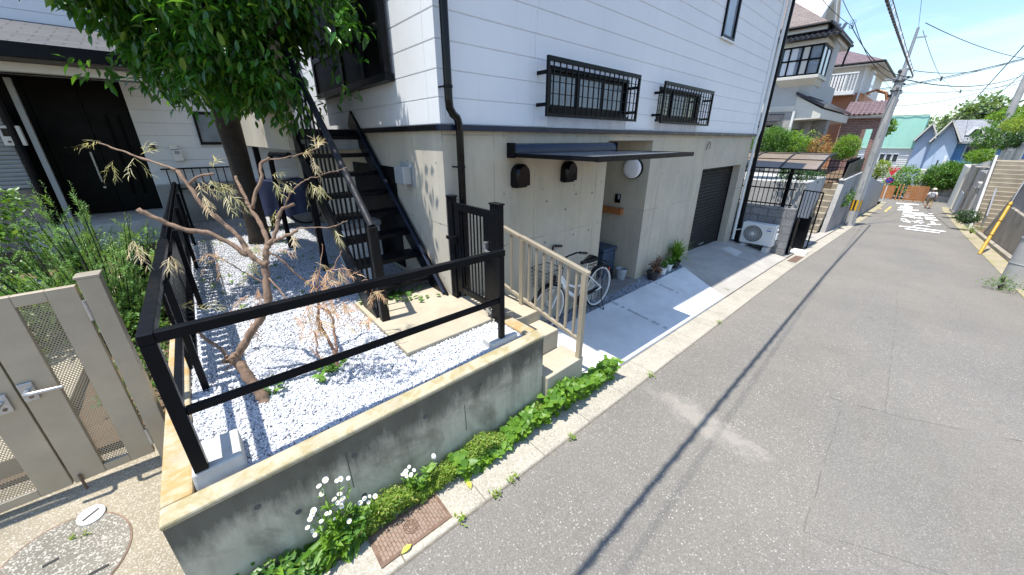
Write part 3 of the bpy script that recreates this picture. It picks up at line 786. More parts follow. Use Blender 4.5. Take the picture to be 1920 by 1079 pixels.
# ================================================================== RAILINGS, GATES, STAIR, NEIGHBOUR HOUSE
GT = GZ+.01
rl = thing('black_railing', (-.31, 1.96, .97), 'black square-tube railing around the front corner of the gravel bed', 'railing')
def sq(mb, p, q, w, h_, **k): return mb.bar(p, q, w, h_, **k)
MB().box((-.337, 1.945, .972), (-.283, 1.995, 1.69)).build('post', M['black'], rl, bevel=.003)
MB().box((1.60, 1.945, .942), (1.645, 1.985, 1.655)).build('post', M['black'], rl, bevel=.003)
MB().bar((-.282, 1.97, 1.715), (1.66, 1.975, 1.68), .046, .05).build('rail', M['black'], rl, bevel=.003)
MB().bar((-.282, 1.97, 1.315), (1.60, 1.975, 1.285), .036, .036).build('rail', M['black'], rl, bevel=.003)
MB().box((-.337, 1.946, 1.691), (-.283, 3.92, 1.74)).build('rail', M['black'], rl, bevel=.003)
MB().box((-.327, 1.997, 1.30), (-.292, 2.86, 1.335)).build('rail', M['black'], rl, bevel=.003)
b = MB(); b.box((-.30, 2.86, GT-.03), (-.262, 2.90, 1.689)); b.box((-.31, 2.83, GT-.01), (-.25, 2.93, GT+.008)); b.build('post', M['black'], rl, bevel=.002)
lab = MB().box((1.6455, 1.955, 1.46), (1.647, 1.975, 1.58)); lab.build('sticker', M['white'], rl)
fb = tag(MB().prism([(-.36, 1.93, GZ-.1), (-.14, 1.93, GZ-.1), (-.15, 1.945, .97), (-.352, 1.945, .97)], (0, .24, 0)).build('footing_block', M['footing'], bevel=.012), 'white concrete footing block under the corner post of the black railing', 'footing')
fb = tag(MB().box((1.50, 1.93, GZ-.1), (1.78, 2.07, .94)).build('footing_block', M['footing'], bevel=.012), 'white concrete footing block under the end post next to the black gate', 'footing')
# garden side fence of upright boards
fn = thing('slat_fence', (-.29, 6.1, GZ), 'black fence of upright boards between the gravel bed and the planted garden', 'fence')
for i, y in enumerate((4.48, 6.05, 7.62, 9.25)):
    b = MB(); b.box((-.275, y-.02, GT-.03), (-.235, y+.02, 1.70)); b.box((-.285, y-.05, GT-.01), (-.225, y+.05, GT+.008)); b.build('post', M['black'], fn, bevel=.002)
b = MB(); y = 2.96
while y < 9.35:
    b.box((-.335, y, 1.02), (-.315, y+.085, 1.67)); y += .115
b.build('boards', M['black'], fn)
MB().box((-.314, 2.93, 1.60), (-.276, 9.35, 1.64)).build('rail', M['black'], fn); MB().box((-.314, 2.93, 1.06), (-.276, 9.35, 1.10)).build('rail', M['black'], fn)
b = MB(); y = 3.95
while y < 9.3:                  # black plastic bird mesh rolled along the top
    b.tube([(-.345, y, 1.675), (-.33, y+.012, 1.735), (-.29, y+.03, 1.74), (-.275, y+.045, 1.68)], .004, 4, False); y += .03
for x, z in ((-.345, 1.69), (-.325, 1.738), (-.295, 1.742), (-.275, 1.70)): b.tube([(x, 3.94, z), (x, 9.3, z)], .004, 4)
b.build('bird_mesh', M['black'], fn)
# ---------------------------------------------------------------- black gate at the house corner
bg_ = thing('black_gate', (1.85, 2.65, .905), 'black slatted garden gate with silver latches beside the house corner', 'gate')
MB().box((1.825, 2.955, .9), (1.885, 3.045, 1.97)).build('post', M['black'], bg_, bevel=.003); MB().box((1.815, 2.945, 1.971), (1.895, 3.047, 1.985)).build('post_cap', M['black'], bg_, bevel=.003)
MB().box((1.82, 2.23, .80), (1.88, 2.345, 1.985)).build('post', M['black'], bg_, bevel=.003); MB().box((1.812, 2.222, 1.986), (1.888, 2.352, 2.0)).build('post_cap', M['black'], bg_, bevel=.003)
lf = MB(); y0, y1, z0, z1 = 2.36, 2.94, .985, 1.925
lf.box((1.835, y0, z0), (1.868, y0+.085, z1)).box((1.835, y1-.085, z0), (1.868, y1, z1)).box((1.836, y0+.086, z1-.07), (1.867, y1-.086, z1)).box((1.836, y0+.086, z0), (1.867, y1-.086, z0+.06))
lo = lf.build('gate_leaf', M['black'], bg_, bevel=.003)
for i in range(8):
    y = y0+.105+i*.0525; MB().box((1.849, y, z0+.061), (1.855, y+.018, z1-.071)).build('slat', M['black'], lo)
MB().box((1.80, 2.39, 1.55), (1.834, 2.43, 1.64)).tube([(1.815, 2.41, 1.57), (1.79, 2.36, 1.565), (1.79, 2.30, 1.57)], .012, 8).build('latch', M['steel'], bg_, smooth=True)
MB().box((1.79, 2.88, 1.52), (1.834, 2.92, 1.60)).box((1.775, 2.90, 1.555), (1.789, 3.02, 1.59)).build('latch', M['black'], bg_, bevel=.003)
MB().box((1.80, 2.375, .93), (1.834, 2.41, 1.0)).tube([(1.812, 2.39, .98), (1.79, 2.33, .975)], .012, 8).build('bolt', M['steel'], bg_)
# ---------------------------------------------------------------- champagne handrail of the steps
hr = thing('step_handrail', (2.41, 2.1, .5), 'champagne aluminium handrail with thin balusters descending beside the concrete steps', 'railing')
A, B = V((2.385, 2.53, 1.555)), V((2.455, 1.755, 1.375)); Ab, Bb = V((2.385, 2.53, .875)), V((2.455, 1.755, .66))
k = (B-A)
MB().bar(A - k.normalized()*.02, B + k.normalized()*.03, .05, .035).build('top_rail', M['tan'], hr, bevel=.003)
MB().bar(Ab, Bb, .03, .035).build('bottom_rail', M['tan'], hr, bevel=.003)
MB().box((2.36, 2.505, .686), (2.41, 2.555, 1.535)).build('post', M['tan'], hr, bevel=.003)
MB().box((2.43, 1.745, .471), (2.48, 1.795, 1.36)).build('post', M['tan'], hr, bevel=.003)
for i in range(1, 8):
    t = i/8; p = A.lerp(B, t); q = Ab.lerp(Bb, t); MB().bar(q+V((0, 0, .018)), p-V((0, 0, .018)), .022, .022).build('baluster', M['tan'], hr)
A2 = V((2.343, 3.0, 1.664)); A2b = V((2.343, 3.0, 1.005))
MB().bar(A2, A - V((0, -.03, 0)), .05, .035).build('top_rail', M['tan'], hr, bevel=.003); MB().bar(A2b, Ab+V((0, .026, .0)), .03, .035).build('bottom_rail', M['tan'], hr, bevel=.003)
MB().box((2.323, 2.97, .80), (2.363, 3.01, 1.645)).build('post', M['tan'], hr, bevel=.003)
for t in (.33, .67):
    p = A2.lerp(A, t); q = A2b.lerp(Ab, t); MB().bar(q+V((0, 0, .018)), p-V((0, 0, .018)), .022, .022).build('baluster', M['tan'], hr)
# ---------------------------------------------------------------- steel stair
sr = thing('steel_staircase', (1.4, 3.9, .905), 'black steel outdoor stair with open treads climbing the garden side of the white house', 'staircase')
RI, RU, Y1, Z1 = .213, .243, 3.37, 1.05
def zs_(y): return Z1+(y-Y1)*RI/RU
for x, w in ((1.775, .03), (1.005, .035)):
    MB().bar((x, 3.06, zs_(3.06)-.02), (x, 5.35, zs_(5.35)-.02), w, .23).build('stringer', M['black'], sr, bevel=.003)
MB().bar((1.76, 3.10, zs_(3.10)+.115), (1.76, 5.05, zs_(5.05)+.115), .05, .02).build('edge_trim', M['bluegrey'], sr, bevel=.003)
for i in range(8):
    MB().box((1.024, Y1+i*RU, Z1+i*RI-.045), (1.758, Y1+i*RU+.25, Z1+i*RI)).build('tread', M['black'], sr, bevel=.005)
MB().box((1.0, 2.945, .906), (1.075, 3.01, 1.80)).build('post', M['bronze'], sr, bevel=.004)
MB().tube([(1.04, 2.99, 1.80), (1.04, 4.20, 2.86), (1.04, 4.75, 3.34)], .03, 12).build('handrail', M['handrailmat'], sr, smooth=True)
for i in range(11):
    y = 3.14+i*.155; zt = 1.80+(y-2.99)*.876-.03
    MB().tube([(1.04, y, zs_(y)+.06), (1.04, y, zt)], .011, 6).build('baluster', M['black'], sr)
MB().box((.99, 4.84, GT-.02), (1.06, 4.91, 2.45)).build('support_post', M['black'], sr, bevel=.003)
MB().box((.96, 5.32, 2.55), (1.79, 7.0, 2.62)).build('landing', M['black'], sr, bevel=.003)
MB().box((1.03, 5.33, 2.36), (1.74, 5.36, 2.545)).build('riser_panel', M['bluegrey'], sr)
# terrace parapet behind the stair
tw = thing('terrace_parapet', (.95, 7.5, .87), 'beige board-marked concrete terrace wall hanging behind the evergreen tree', 'wall')
MB().box((.93, 5.05, 2.37), (1.05, 9.78, 3.5)).build('parapet', M['formed_y'], tw, bevel=.006)
for y_ in (8.4,): MB().box((.95, y_, GZ-.05), (1.04, y_+.1, 2.369)).build('column', M['black'], tw)
MB().box((1.055, 5.1, 2.37), (1.80, 9.7, 2.54)).build('deck', M['midwall'], tw)
MB().tube([(.9, 5.0, 2.32), (.9, 6.2, 2.30), (.9, 6.32, 2.26), (.9, 6.36, 2.1), (.9, 6.36, .87)], .035, 10).build('drain_pipe', M['black'], tw, smooth=True)
# ---------------------------------------------------------------- neighbour house at the back of the gravel
NY = 9.8
nh = thing('neighbour_house', (-1, 11, .9), 'white sided house with a black front door behind the garden', 'house')
nb = MB(); k = 0
while 1.66+k*PIT < 7.0:
    z0 = 1.66+k*PIT; z1 = z0+PIT
    for a, b in ((-6.0, -1.745), (-1.745, -.60), (-.60, 1.2), (1.2, 3.0)):
        if a == -1.745 and z0 < 3.4: continue
        if b == -1.745 and z0 < 3.9:
            board(nb, (a, NY), (-2.12, NY), z0, z1, (0, -1)); continue
        if a == -.60 and z1 > 2.39 and z0 < 3.0:
            board(nb, (a, NY), (.26, NY), z0, z1, (0, -1)); board(nb, (.92, NY), (b, NY), z0, z1, (0, -1)); continue
        board(nb, (a+.0015, NY), (b-.0015, NY), z0, z1, (0, -1))
    k += 1
nb.build('siding', M['siding'], nh)
bk = holed([-6, 3.0], [.4, 7.0], [(-2.12, .4, -.60, 3.45)], lambda u, v, d: (u, NY+.001+d, v), .25)
bk.quad((-2.12, NY+.25, .4), (-.6, NY+.25, .4), (-.6, NY+.25, 3.45), (-2.12, NY+.25, 3.45))
bk.build('wall', M['gap'], nh)
MB().box((-.59, NY-.03, .5), (2.9, NY, 1.645)).build('foundation', M['midwall'], nh, bevel=.005)
MB().box((-.585, NY-.03, 1.60), (-.575, NY-.01, 1.65)).box((-2.1, 8.6, .6), (-.58, NY+.2, 1.19)).build('door_step', M['footing'], nh, bevel=.01)
M['doorblack'] = plain('black_door_leaf', (.004, .0038, .0035), .45, 0, .2, 3, spec=.12)
MB().box((-2.115, NY+.14, 1.2), (-1.735, NY+.2, 3.44)).build('door_sidelight', M['doorblack'], nh)
dr = MB().box((-1.73, NY+.15, 1.2), (-.605, NY+.2, 3.44)).build('door', M['doorblack'], nh, bevel=.005)
MB().box((-1.18, NY+.12, 1.2), (-1.16, NY+.149, 3.4)).build('door_stile', M['doorblack'], dr)
MB().tube([(-1.28, NY+.10, 1.76), (-1.28, NY+.10, 2.28)], .02, 10).tube([(-1.28, NY+.10, 1.80), (-1.28, NY+.16, 1.80)], .012, 6).tube([(-1.28, NY+.10, 2.24), (-1.28, NY+.16, 2.24)], .012, 6).build('handle', M['steel'], dr, smooth=True)
MB().lathe([(.02, 0), (.02, .015)], (-1.28, NY+.15, 1.66), (0, -1, 0), 12).build('lock', M['steel'], dr)
for x in (-.95, -.8):
    MB().box((x, NY+.144, 1.5), (x+.05, NY+.149, 2.9)).build('slit_pane', M['darkglass'], dr)
# porch roof on a post
pr = MB(); pr.prism([(-6.2, 7.95, 3.58), (-.2, 7.95, 3.58), (-.2, NY, 4.15), (-6.2, NY, 4.15)], (0, 0, .05)); 
def m_shingle(name, a, b, ax0=0, ax1=1, bw=.3, bh=.18):
    m, nt, bs = newmat(name); h = N(nt); s = h.sep()
    t = h.n('ShaderNodeTexBrick'); h.l(h.comb(s[ax0], s[ax1], 0), t.inputs['Vector']); t.offset = .5
    for k, q in (('Color1', a), ('Color2', b), ('Mortar', tuple(x*.4 for x in a))): t.inputs[k].default_value = (*q, 1)
    t.inputs['Scale'].default_value = 1; t.inputs['Brick Width'].default_value = bw; t.inputs['Row Height'].default_value = bh; t.inputs['Mortar Size'].default_value = .012
    c = h.mix(h.ramp(h.noise(3, 5), [(.35, 0), (.7, .4)]), t.outputs['Color'], tuple(x*1.5 for x in a))
    h.l(c, bs.inputs['Base Color']); setv(bs, Roughness=.6); h.l(h.bump(t.outputs['Fac'], -.5, .01), bs.inputs['Normal']); return m
M['slate'] = m_shingle('slate_roof', (.055, .055, .06), (.08, .08, .085))
po = pr.build('porch_roof', M['slate'], nh)
MB().box((-6.2, 7.90, 3.46), (-.2, 7.949, 3.63)).build('fascia', M['black'], po, bevel=.004)
MB().box((-6.2, 8.28, 3.33), (-.25, 8.42, 3.44)).build('beam', M['white'], po, bevel=.004)
M['soffit'] = plain('dark_soffit', (.10, .095, .09), .7)
MB().box((-6.2, 7.95, 3.445), (-.2, NY, 3.459)).build('soffit', M['soffit'], po)
MB().box((-1.735, 9.14, .95), (-1.67, 9.21, 3.33)).build('porch_post', M['greyplastic'], nh, bevel=.004)
MB().tube([(-1.86, 9.12, 3.4), (-1.86, 9.12, .9)], .045, 10).build('downpipe', M['black'], nh, smooth=True)
gw = MB(); gw.box((.26, NY-.05, 2.39), (.92, NY+.0, 2.44)).box((.26, NY-.05, 2.95), (.92, NY, 3.0)).box((.26, NY-.05, 2.441), (.30, NY, 2.949)).box((.88, NY-.05, 2.441), (.92, NY, 2.949))
wo = gw.build('window', M['bronze'], nh, bevel=.003); MB().box((.30, NY-.02, 2.44), (.88, NY-.01, 2.95)).build('pane', M['frosted'], wo)
gr = MB(); gr.box((-.45, NY-.12, 1.935), (.72, NY-.09, 1.965)); gr.box((-.30, NY-.12, 1.55), (.66, NY-.09, 1.575))
for i in range(9):
    x = -.38+i*.125; gr.box((x, NY-.115, 1.5), (x+.018, NY-.095, 1.94))
gr.box((-.44, NY-.089, 1.94), (-.42, NY-.001, 1.96)); gr.box((.69, NY-.089, 1.94), (.71, NY-.001, 1.96))
gr.build('railing', M['bronze'], nh)
mb_ = MB().box((-.21, NY-.12, 2.09), (-.06, NY-.013, 2.30)).build('meter_box', M['white'], nh, bevel=.015)
MB().box((-.23, NY-.10, 2.31), (-.10, NY-.013, 2.40)).build('meter_cap', M['white'], mb_, bevel=.01)
MB().box((-.175, NY-.126, 2.22), (-.095, NY-.121, 2.28)).build('dial', M['greyplastic'], mb_)
MB().box((-.50, NY-.05, 2.30), (-.42, NY-.013, 2.40)).build('intercom', M['blackgloss'], nh, bevel=.004)
# ---------------------------------------------------------------- tan double gate on the left
GY = 2.85
tg = thing('tan_gate', (-.9, GY, .52), 'champagne aluminium double gate with perforated panels and lever handles', 'gate')
def m_perf():
    m, nt, b = newmat('perforated_sheet'); h = N(nt)
    s = h.sep(); P_ = .0125
    u = h.math('DIVIDE', s[0], P_); w_ = h.math('DIVIDE', s[2], P_*.866)
    row = h.math('FLOOR', w_); off = h.math('MULTIPLY', h.math('MODULO', row, 2), .5)
    fu = h.math('SUBTRACT', h.math('FRACT', h.math('ADD', u, off)), .5); fv = h.math('MULTIPLY', h.math('SUBTRACT', h.math('FRACT', w_), .5), .866)
    d = h.math('SQRT', h.math('ADD', h.math('POWER', fu, 2), h.math('POWER', fv, 2)))
    hole = h.math('LESS_THAN', d, .33)
    setv(b, Roughness=.4, Metallic=.3); b.inputs['Base Color'].default_value = (.36, .31, .235, 1)
    t = h.n('ShaderNodeBsdfTransparent'); mx = h.n('ShaderNodeMixShader'); h.l(hole, mx.inputs[0]); h.l(b.outputs[0], mx.inputs[1]); h.l(t.outputs[0], mx.inputs[2])
    h.l(mx.outputs[0], nt.nodes['Material Output'].inputs['Surface']); return m
M['perf'] = m_perf()
zb, zt = .585, 1.765
def gleaf(x0, x1, sl, sr_, tz=zt):
    f = MB(); f.box((x0, GY-.02, zb), (x0+sl, GY+.02, tz)).box((x1-sr_, GY-.02, zb), (x1, GY+.02, tz)); f.box((x0+sl+.0005, GY-.019, tz-.06), (x1-sr_-.0005, GY+.019, tz)).box((x0+sl+.0005, GY-.019, zb), (x1-sr_-.0005, GY+.019, zb+.055))
    o = f.build('gate_leaf', M['tandark'], tg, bevel=.003)
    MB().quad((x0+sl, GY, zb+.055), (x1-sr_, GY, zb+.055), (x1-sr_, GY, tz-.06), (x0+sl, GY, tz-.06)).build('perforated_panel', M['perf'], o)
    return o
def lever(leaf, cx, cz, sgn):
    MB().box((cx-.026, GY-.035, cz-.055), (cx+.026, GY-.021, cz+.055)).build('escutcheon', M['steel'], leaf, bevel=.004)
    MB().tube([(cx, GY-.036, cz+.01), (cx, GY-.075, cz+.01), (cx+sgn*.02, GY-.085, cz+.01), (cx+sgn*.125, GY-.08, cz+.0)], [.011, .011, .011, .009], 10).build('lever', M['steel'], leaf, smooth=True)
    MB().lathe([(.008, 0), (.008, .004)], (cx+.002, GY-.035, cz-.03), (0, -1, 0), 12).build('keyhole', M['iron'], leaf)
l1 = gleaf(-.955, -.615, .125, .105); lever(l1, -.925, 1.245, 1)
l2 = gleaf(-1.78, -.963, .12, .12); lever(l2, -1.02, 1.215, -1)
MB().box((-.60, GY-.035, .50), (-.515, GY+.045, 1.80)).build('post', M['tan'], tg, bevel=.004); MB().box((-.606, GY-.041, 1.801), (-.509, GY+.051, 1.815)).build('post_cap', M['tan'], tg, bevel=.003)
for z in (.72, 1.62): MB().tube([(-.607, GY-.03, z-.06), (-.607, GY-.03, z+.06)], .009, 8).build('hinge', M['steel'], tg)
MB().box((-1.87, GY-.035, .50), (-1.79, GY+.045, 1.80)).build('post', M['tan'], tg, bevel=.004)
MB().tube([(-.925, GY-.03, .53), (-.925, GY-.03, .64)], .007, 8).build('drop_bolt', M['iron'], tg)
# manhole cover and valve lid in the approach
def on_ap(px, py, off=.002):
    q = aZ(px, py, .4)
    for _ in range(8): q = aZ(px, py, zap(q.y)+max(0, (-q.x-.4)*.05)+off)
    return q
slope = math.atan(.27)
def disc_basis(c): 
    ex = V((1, 0, -.05)).normalized(); ey = V((0, 1, .27)).normalized(); return ex, ey
mc = on_ap(118, 1060); ex, ey = disc_basis(mc)
def ell(c, r, n=48, dz=0): return [c + ex*(r*math.cos(2*math.pi*i/n)) + ey*(r*math.sin(2*math.pi*i/n)) + V((0, 0, dz)) for i in range(n)]
M['mhc'] = m_concrete('manhole_concrete', (.20, .185, .15), stain=(.12, .11, .09), amt=.4, speck=.5, scale=1.4, pores=.4, sps=170)
mo = tag(MB().prism(ell(mc, .245, dz=-.02), (0, 0, .024)).build('manhole_cover', M['mhc']), 'round pebble-faced manhole cover with two slots in front of the tan gate', 'manhole cover')
rg = MB(); a_, b_ = ell(mc, .252, dz=.003), ell(mc, .246, dz=.003)
for i in range(48): rg.quad(a_[i], a_[(i+1) % 48], b_[(i+1) % 48], b_[i])
rg.build('rim', M['iron'], mo)
for (xa, ya), (xb, yb) in (((79, 1063), (110, 1046)), ((166, 1078), (204, 1058))): MB().bar(on_ap(xa, ya, .006), on_ap(xb, yb, .006), .02, .003).build('grip_slot', M['dark'], mo)
vc = on_ap(172, 968)
vo = tag(MB().prism(ell(vc, .056, 32, -.01), (0, 0, .022)).build('valve_lid', M['footing']), 'small pale round valve lid with a key slot', 'lid')
MB().bar(vc-ex*.03-ey*.02+V((0, 0, .013)), vc+ex*.03+ey*.02+V((0, 0, .013)), .008, .003).build('key_slot', M['dark'], vo)
# drain cover in the gutter
def m_grate():
    m, nt, b = newmat('cast_iron_bricks'); h = N(nt); s = h.sep()
    t = h.n('ShaderNodeTexBrick'); h.l(h.comb(s[1], s[0], 0), t.inputs['Vector']); t.offset = .5
    for k, q in (('Color1', (.30, .20, .145)), ('Color2', (.25, .165, .12)), ('Mortar', (.09, .065, .05))): t.inputs[k].default_value = (*q, 1)
    t.inputs['Scale'].default_value = 1; t.inputs['Brick Width'].default_value = .036; t.inputs['Row Height'].default_value = .02; t.inputs['Mortar Size'].default_value = .0025
    c = h.mix(h.ramp(h.noise(30, 5), [(.35, 0), (.7, .5)]), t.outputs['Color'], (.33, .26, .21))
    h.l(c, b.inputs['Base Color']); setv(b, Roughness=.6, Metallic=.35); h.l(h.bump(t.outputs['Fac'], -.8, .006), b.inputs['Normal']); return m
M['grate'] = m_grate()
gx0, gx1, gy0, gy1 = .30, .735, 1.47, 1.655
def gz(x): return rz(x)+.016
go = MB(); go.grid(lambda x, y: (x, y, gz(x)+.004), [gx0, gx1], [gy0, gy1]); go = tag(go.build('drain_cover', M['grate']), 'rusty rectangular iron drain cover with brick relief and a round emblem', 'drain cover')
e = MB()
for a, b in (((gx0-.02, gy0-.02), (gx1+.02, gy0)), ((gx0-.02, gy1), (gx1+.02, gy1+.02)), ((gx0-.02, gy0), (gx0, gy1)), ((gx1, gy0), (gx1+.02, gy1))):
    e.add([(a[0], a[1], gz(a[0])-.02), (b[0], a[1], gz(b[0])-.02), (b[0], b[1], gz(b[0])-.02), (a[0], b[1], gz(a[0])-.02), (a[0], a[1], gz(a[0])+.006), (b[0], a[1], gz(b[0])+.006), (b[0], b[1], gz(b[0])+.006), (a[0], b[1], gz(a[0])+.006)], [(4,5,6,7), (0,1,5,4), (1,2,6,5), (2,3,7,6), (3,0,4,7)])
e.build('frame', M['iron'], go)
cx, cy = (gx0+gx1)/2, (gy0+gy1)/2
e = MB()
for r in (.045, .032, .016): e.ring((cx, cy, gz(cx)+.005), (.05, 0, 1), r, .003, 28, 6)
for i in range(8): e.bar((cx+.016*math.cos(i*.785), cy+.016*math.sin(i*.785), gz(cx)+.006), (cx+.044*math.cos(i*.785), cy+.044*math.sin(i*.785), gz(cx)+.006), .004, .004)
e.build('emblem', M['iron'], go)
print('rail ok')
# ================================================================== PLANTS, BICYCLE, POTS
rg = np.random.default_rng(5)
LEAF4 = (np.array([(0,0,0),(.45,-.5,.06),(.45,.5,.06),(.5,0,-.03),(1,0,-.06)], float), [(0,1,3),(0,3,2),(1,4,3),(3,4,2)])
LEAF6 = (np.array([(0,0,0),(.25,-.42,.05),(.25,.42,.05),(.6,-.46,.03),(.6,.46,.03),(.3,0,-.04),(.65,0,-.06),(1,0,-.16)], float),
         [(0,1,5),(0,5,2),(1,3,6,5),(5,6,4,2),(3,7,6),(6,7,4)])
HEART = (np.array([(0,0,0),(-.12,-.3,.02),(-.12,.3,.02),(.2,-.52,.04),(.2,.52,.04),(.6,-.36,0),(.6,.36,0),(.35,0,-.05),(1,0,-.1)], float),
         [(0,1,3,7),(0,7,4,2),(3,5,7),(7,6,4),(5,8,7),(7,8,6)])
NEEDLE = (np.array([(0,-.5,0),(0,.5,0),(1,0,0)], float), [(0,1,2)])
STRIP = (np.array([(0,-.5,0),(0,.5,0),(.5,-.5,.12),(.5,.5,.12),(1,0,0)], float), [(0,2,3,1),(2,4,3)])
def leaf_mesh(name, P, D, U, L, Wd, mat, shape=LEAF4, parent=None, kind=None):
    """P positions, D directions, U approximate up normals (n,3); L lengths, Wd widths (n,)"""
    P, D, U = np.asarray(P, float), np.asarray(D, float), np.asarray(U, float); n = len(P)
    L = np.broadcast_to(L, (n,)); Wd = np.broadcast_to(Wd, (n,))
    D = D/(np.linalg.norm(D, axis=1, keepdims=True)+1e-9)
    Sd = np.cross(D, U); Sd = Sd/(np.linalg.norm(Sd, axis=1, keepdims=True)+1e-9); Nn = np.cross(Sd, D)
    T, F = shape; k = len(T)
    vv = P[:,None] + D[:,None]*(T[None,:,0:1]*L[:,None,None]) + Sd[:,None]*(T[None,:,1:2]*Wd[:,None,None]) + Nn[:,None]*(T[None,:,2:3]*L[:,None,None])
    me = bpy.data.meshes.new(name); me.vertices.add(n*k); me.vertices.foreach_set('co', vv.reshape(-1))
    sizes = [len(f) for f in F]; flat = np.array([i for f in F for i in f])
    li = (flat[None]+np.arange(n)[:,None]*k).reshape(-1).astype(np.int32)
    st = np.concatenate([[0], np.cumsum(sizes)[:-1]]); tot = sum(sizes)
    ls = (st[None]+np.arange(n)[:,None]*tot).reshape(-1).astype(np.int32)
    me.loops.add(len(li)); me.loops.foreach_set('vertex_index', li)
    me.polygons.add(n*len(F)); me.polygons.foreach_set('loop_start', ls); me.polygons.foreach_set('loop_total', np.tile(np.array(sizes, np.int32), n))
    me.update(calc_edges=True); me.materials.append(mat)
    me.polygons.foreach_set('use_smooth', np.ones(n*len(F), bool))
    o = bpy.data.objects.new(name, me); COL.objects.link(o)
    if parent is not None: o.parent = parent; o.matrix_parent_inverse = parent_inverse(parent)
    if kind: o['kind'] = kind
    return o
def unit(n):
    v = rg.normal(size=(n,3)); return v/np.linalg.norm(v, axis=1, keepdims=True)
def clusters(blobs, dens, per, spread, shell=.55, gap=.0):
    """leaf clusters through a set of ellipsoids: more near the surface; returns positions, outward directions"""
    Ps, Ds = [], []
    for c, r in blobs:
        c, r = np.array(c, float), np.array(r, float)
        n = int(dens*4.19*r[0]*r[1]*r[2]); u = unit(n); rad = shell+(1-shell)*rg.random(n)**.6
        rad *= 1+.16*np.sin(u[:,0]*5+c[0]*7)*np.sin(u[:,1]*4+c[1])*np.cos(u[:,2]*5)   # uneven outline
        p = c+u*r*rad[:,None]; keep = rg.random(n) > gap
        if gap:
            nz = np.sin(p[:,0]*4.1)+np.sin(p[:,1]*3.7+1)+np.sin(p[:,2]*4.6+2); keep = nz > -1.1
        p, u = p[keep], u[keep]
        q = np.repeat(p, per, 0)+rg.normal(size=(len(p)*per,3))*spread
        Ps.append(q); Ds.append(np.repeat(u, per, 0))
    return np.concatenate(Ps), np.concatenate(Ds)
def foliage(name, blobs, dens, per, spread, L, Wd, mat, parent, shape=LEAF4, droop=.4, shell=.55, gap=0, jit=.7, kind=None):
    P, O = clusters(blobs, dens, per, spread, shell, gap); n = len(P)
    D = O*.6+unit(n)*jit; D[:,2] -= droop
    U = unit(n)*.5+np.array([0,0,1.]); Ls = L*rg.uniform(.7, 1.25, n)
    return leaf_mesh(name, P, D, U, Ls, Ls*Wd, mat, shape, parent, kind)
M['leaf_gloss'] = m_leaf('evergreen_leaf', (.020, .080, .012), (.055, .185, .018), (.20, .33, .03), .24, .38, .6)
M['leaf_mid'] = m_leaf('shrub_leaf', (.05, .14, .02), (.10, .23, .035), (.2, .3, .05), .4, .35)
M['leaf_bright'] = m_leaf('bright_leaf', (.09, .22, .025), (.20, .36, .04), None, .45, .4)
M['leaf_lime'] = m_leaf('lime_leaf', (.13, .25, .03), (.25, .37, .05), (.42, .40, .1), .5, .4)
M['leaf_dark'] = m_leaf('dark_leaf', (.02, .06, .015), (.045, .11, .02), None, .35, .25)
M['leaf_rose'] = m_leaf('rosemary_leaf', (.10, .22, .05), (.20, .36, .08), None, .55, .3)
M['leaf_red'] = m_leaf('red_leaf', (.36, .05, .04), (.30, .26, .07), (.18, .32, .05), .4, .35)
M['dry'] = m_leaf('dry_leaf', (.48, .35, .2), (.66, .56, .38), None, .6, .35)
M['drypink'] = m_leaf('withered_leaf', (.50, .26, .15), (.66, .44, .30), None, .6, .35)
M['drygreen'] = m_leaf('half_dry_leaf', (.33, .31, .13), (.58, .52, .33), None, .55, .35)
M['bark_dark'] = m_bark('dark_bark', (.010, .0075, .006), (.032, .024, .018))
M['bark_red'] = m_bark('red_brown_bark', (.19, .10, .06), (.34, .20, .13), 1.5)
M['bark_grey'] = m_bark('grey_bark', (.10, .062, .042), (.25, .165, .11), 1.5)
# ---------------------------------------------------------------- evergreen tree
tr = thing('evergreen_tree', (.585, 7.05, GZ), 'tall glossy dark evergreen tree standing in the white gravel', 'tree')
tk = MB(); tk.tube([(.59, 7.06, .75), (.59, 7.04, 1.0), (.585, 7.02, 1.6), (.58, 6.98, 2.2), (.55, 6.8, 2.7), (.5, 6.2, 3.3), (.45, 5.5, 3.9), (.45, 5.2, 4.8)], [.19, .155, .14, .14, .15, .12, .09, .05], 14)
for q in ([(.55, 6.8, 2.7), (.2, 6.0, 3.3), (-.1, 5.2, 3.8)], [(.52, 6.6, 2.9), (.8, 5.6, 3.3), (1.0, 4.6, 3.6)], [(.5, 6.2, 3.3), (.55, 5.2, 3.3), (.5, 4.5, 3.4)], [(.5, 6.2, 3.3), (1, 6.0, 4.2), (1.2, 5.6, 4.8)], [(.45, 5.5, 3.9), (-.1, 5.3, 4.6)]):
    tk.tube(q, [.07, .045, .015], 8)
tk.build('trunk', M['bark_dark'], tr, smooth=True, auto=False)
BL = [((.42, 5.25, 4.15), (1.0, 1.3, 1.2)), ((-.02, 4.9, 3.75), (.45, .7, .55)), ((.85, 4.8, 3.55), (.5, .7, .6)), ((.45, 4.5, 3.34), (.5, .6, .42)), ((1.02, 4.2, 3.75), (.36, .45, .5)), ((.5, 5.0, 5.1), (1.1, 1.3, .8)), ((.15, 5.4, 3.25), (.42, .7, .4)), ((.75, 5.6, 3.2), (.5, .6, .35))]
BL += [((-.55, 4.9, 3.75), (.28, .4, .2)), ((-.45, 4.7, 3.35), (.2, .3, .16)), ((.05, 4.4, 3.1), (.22, .3, .16)), ((1.15, 3.75, 3.45), (.22, .3, .22)), ((-.35, 4.9, 3.1), (.18, .3, .14)), ((1.3, 3.6, 3.7), (.2, .2, .14)), ((-.65, 4.6, 4.0), (.3, .4, .2))]
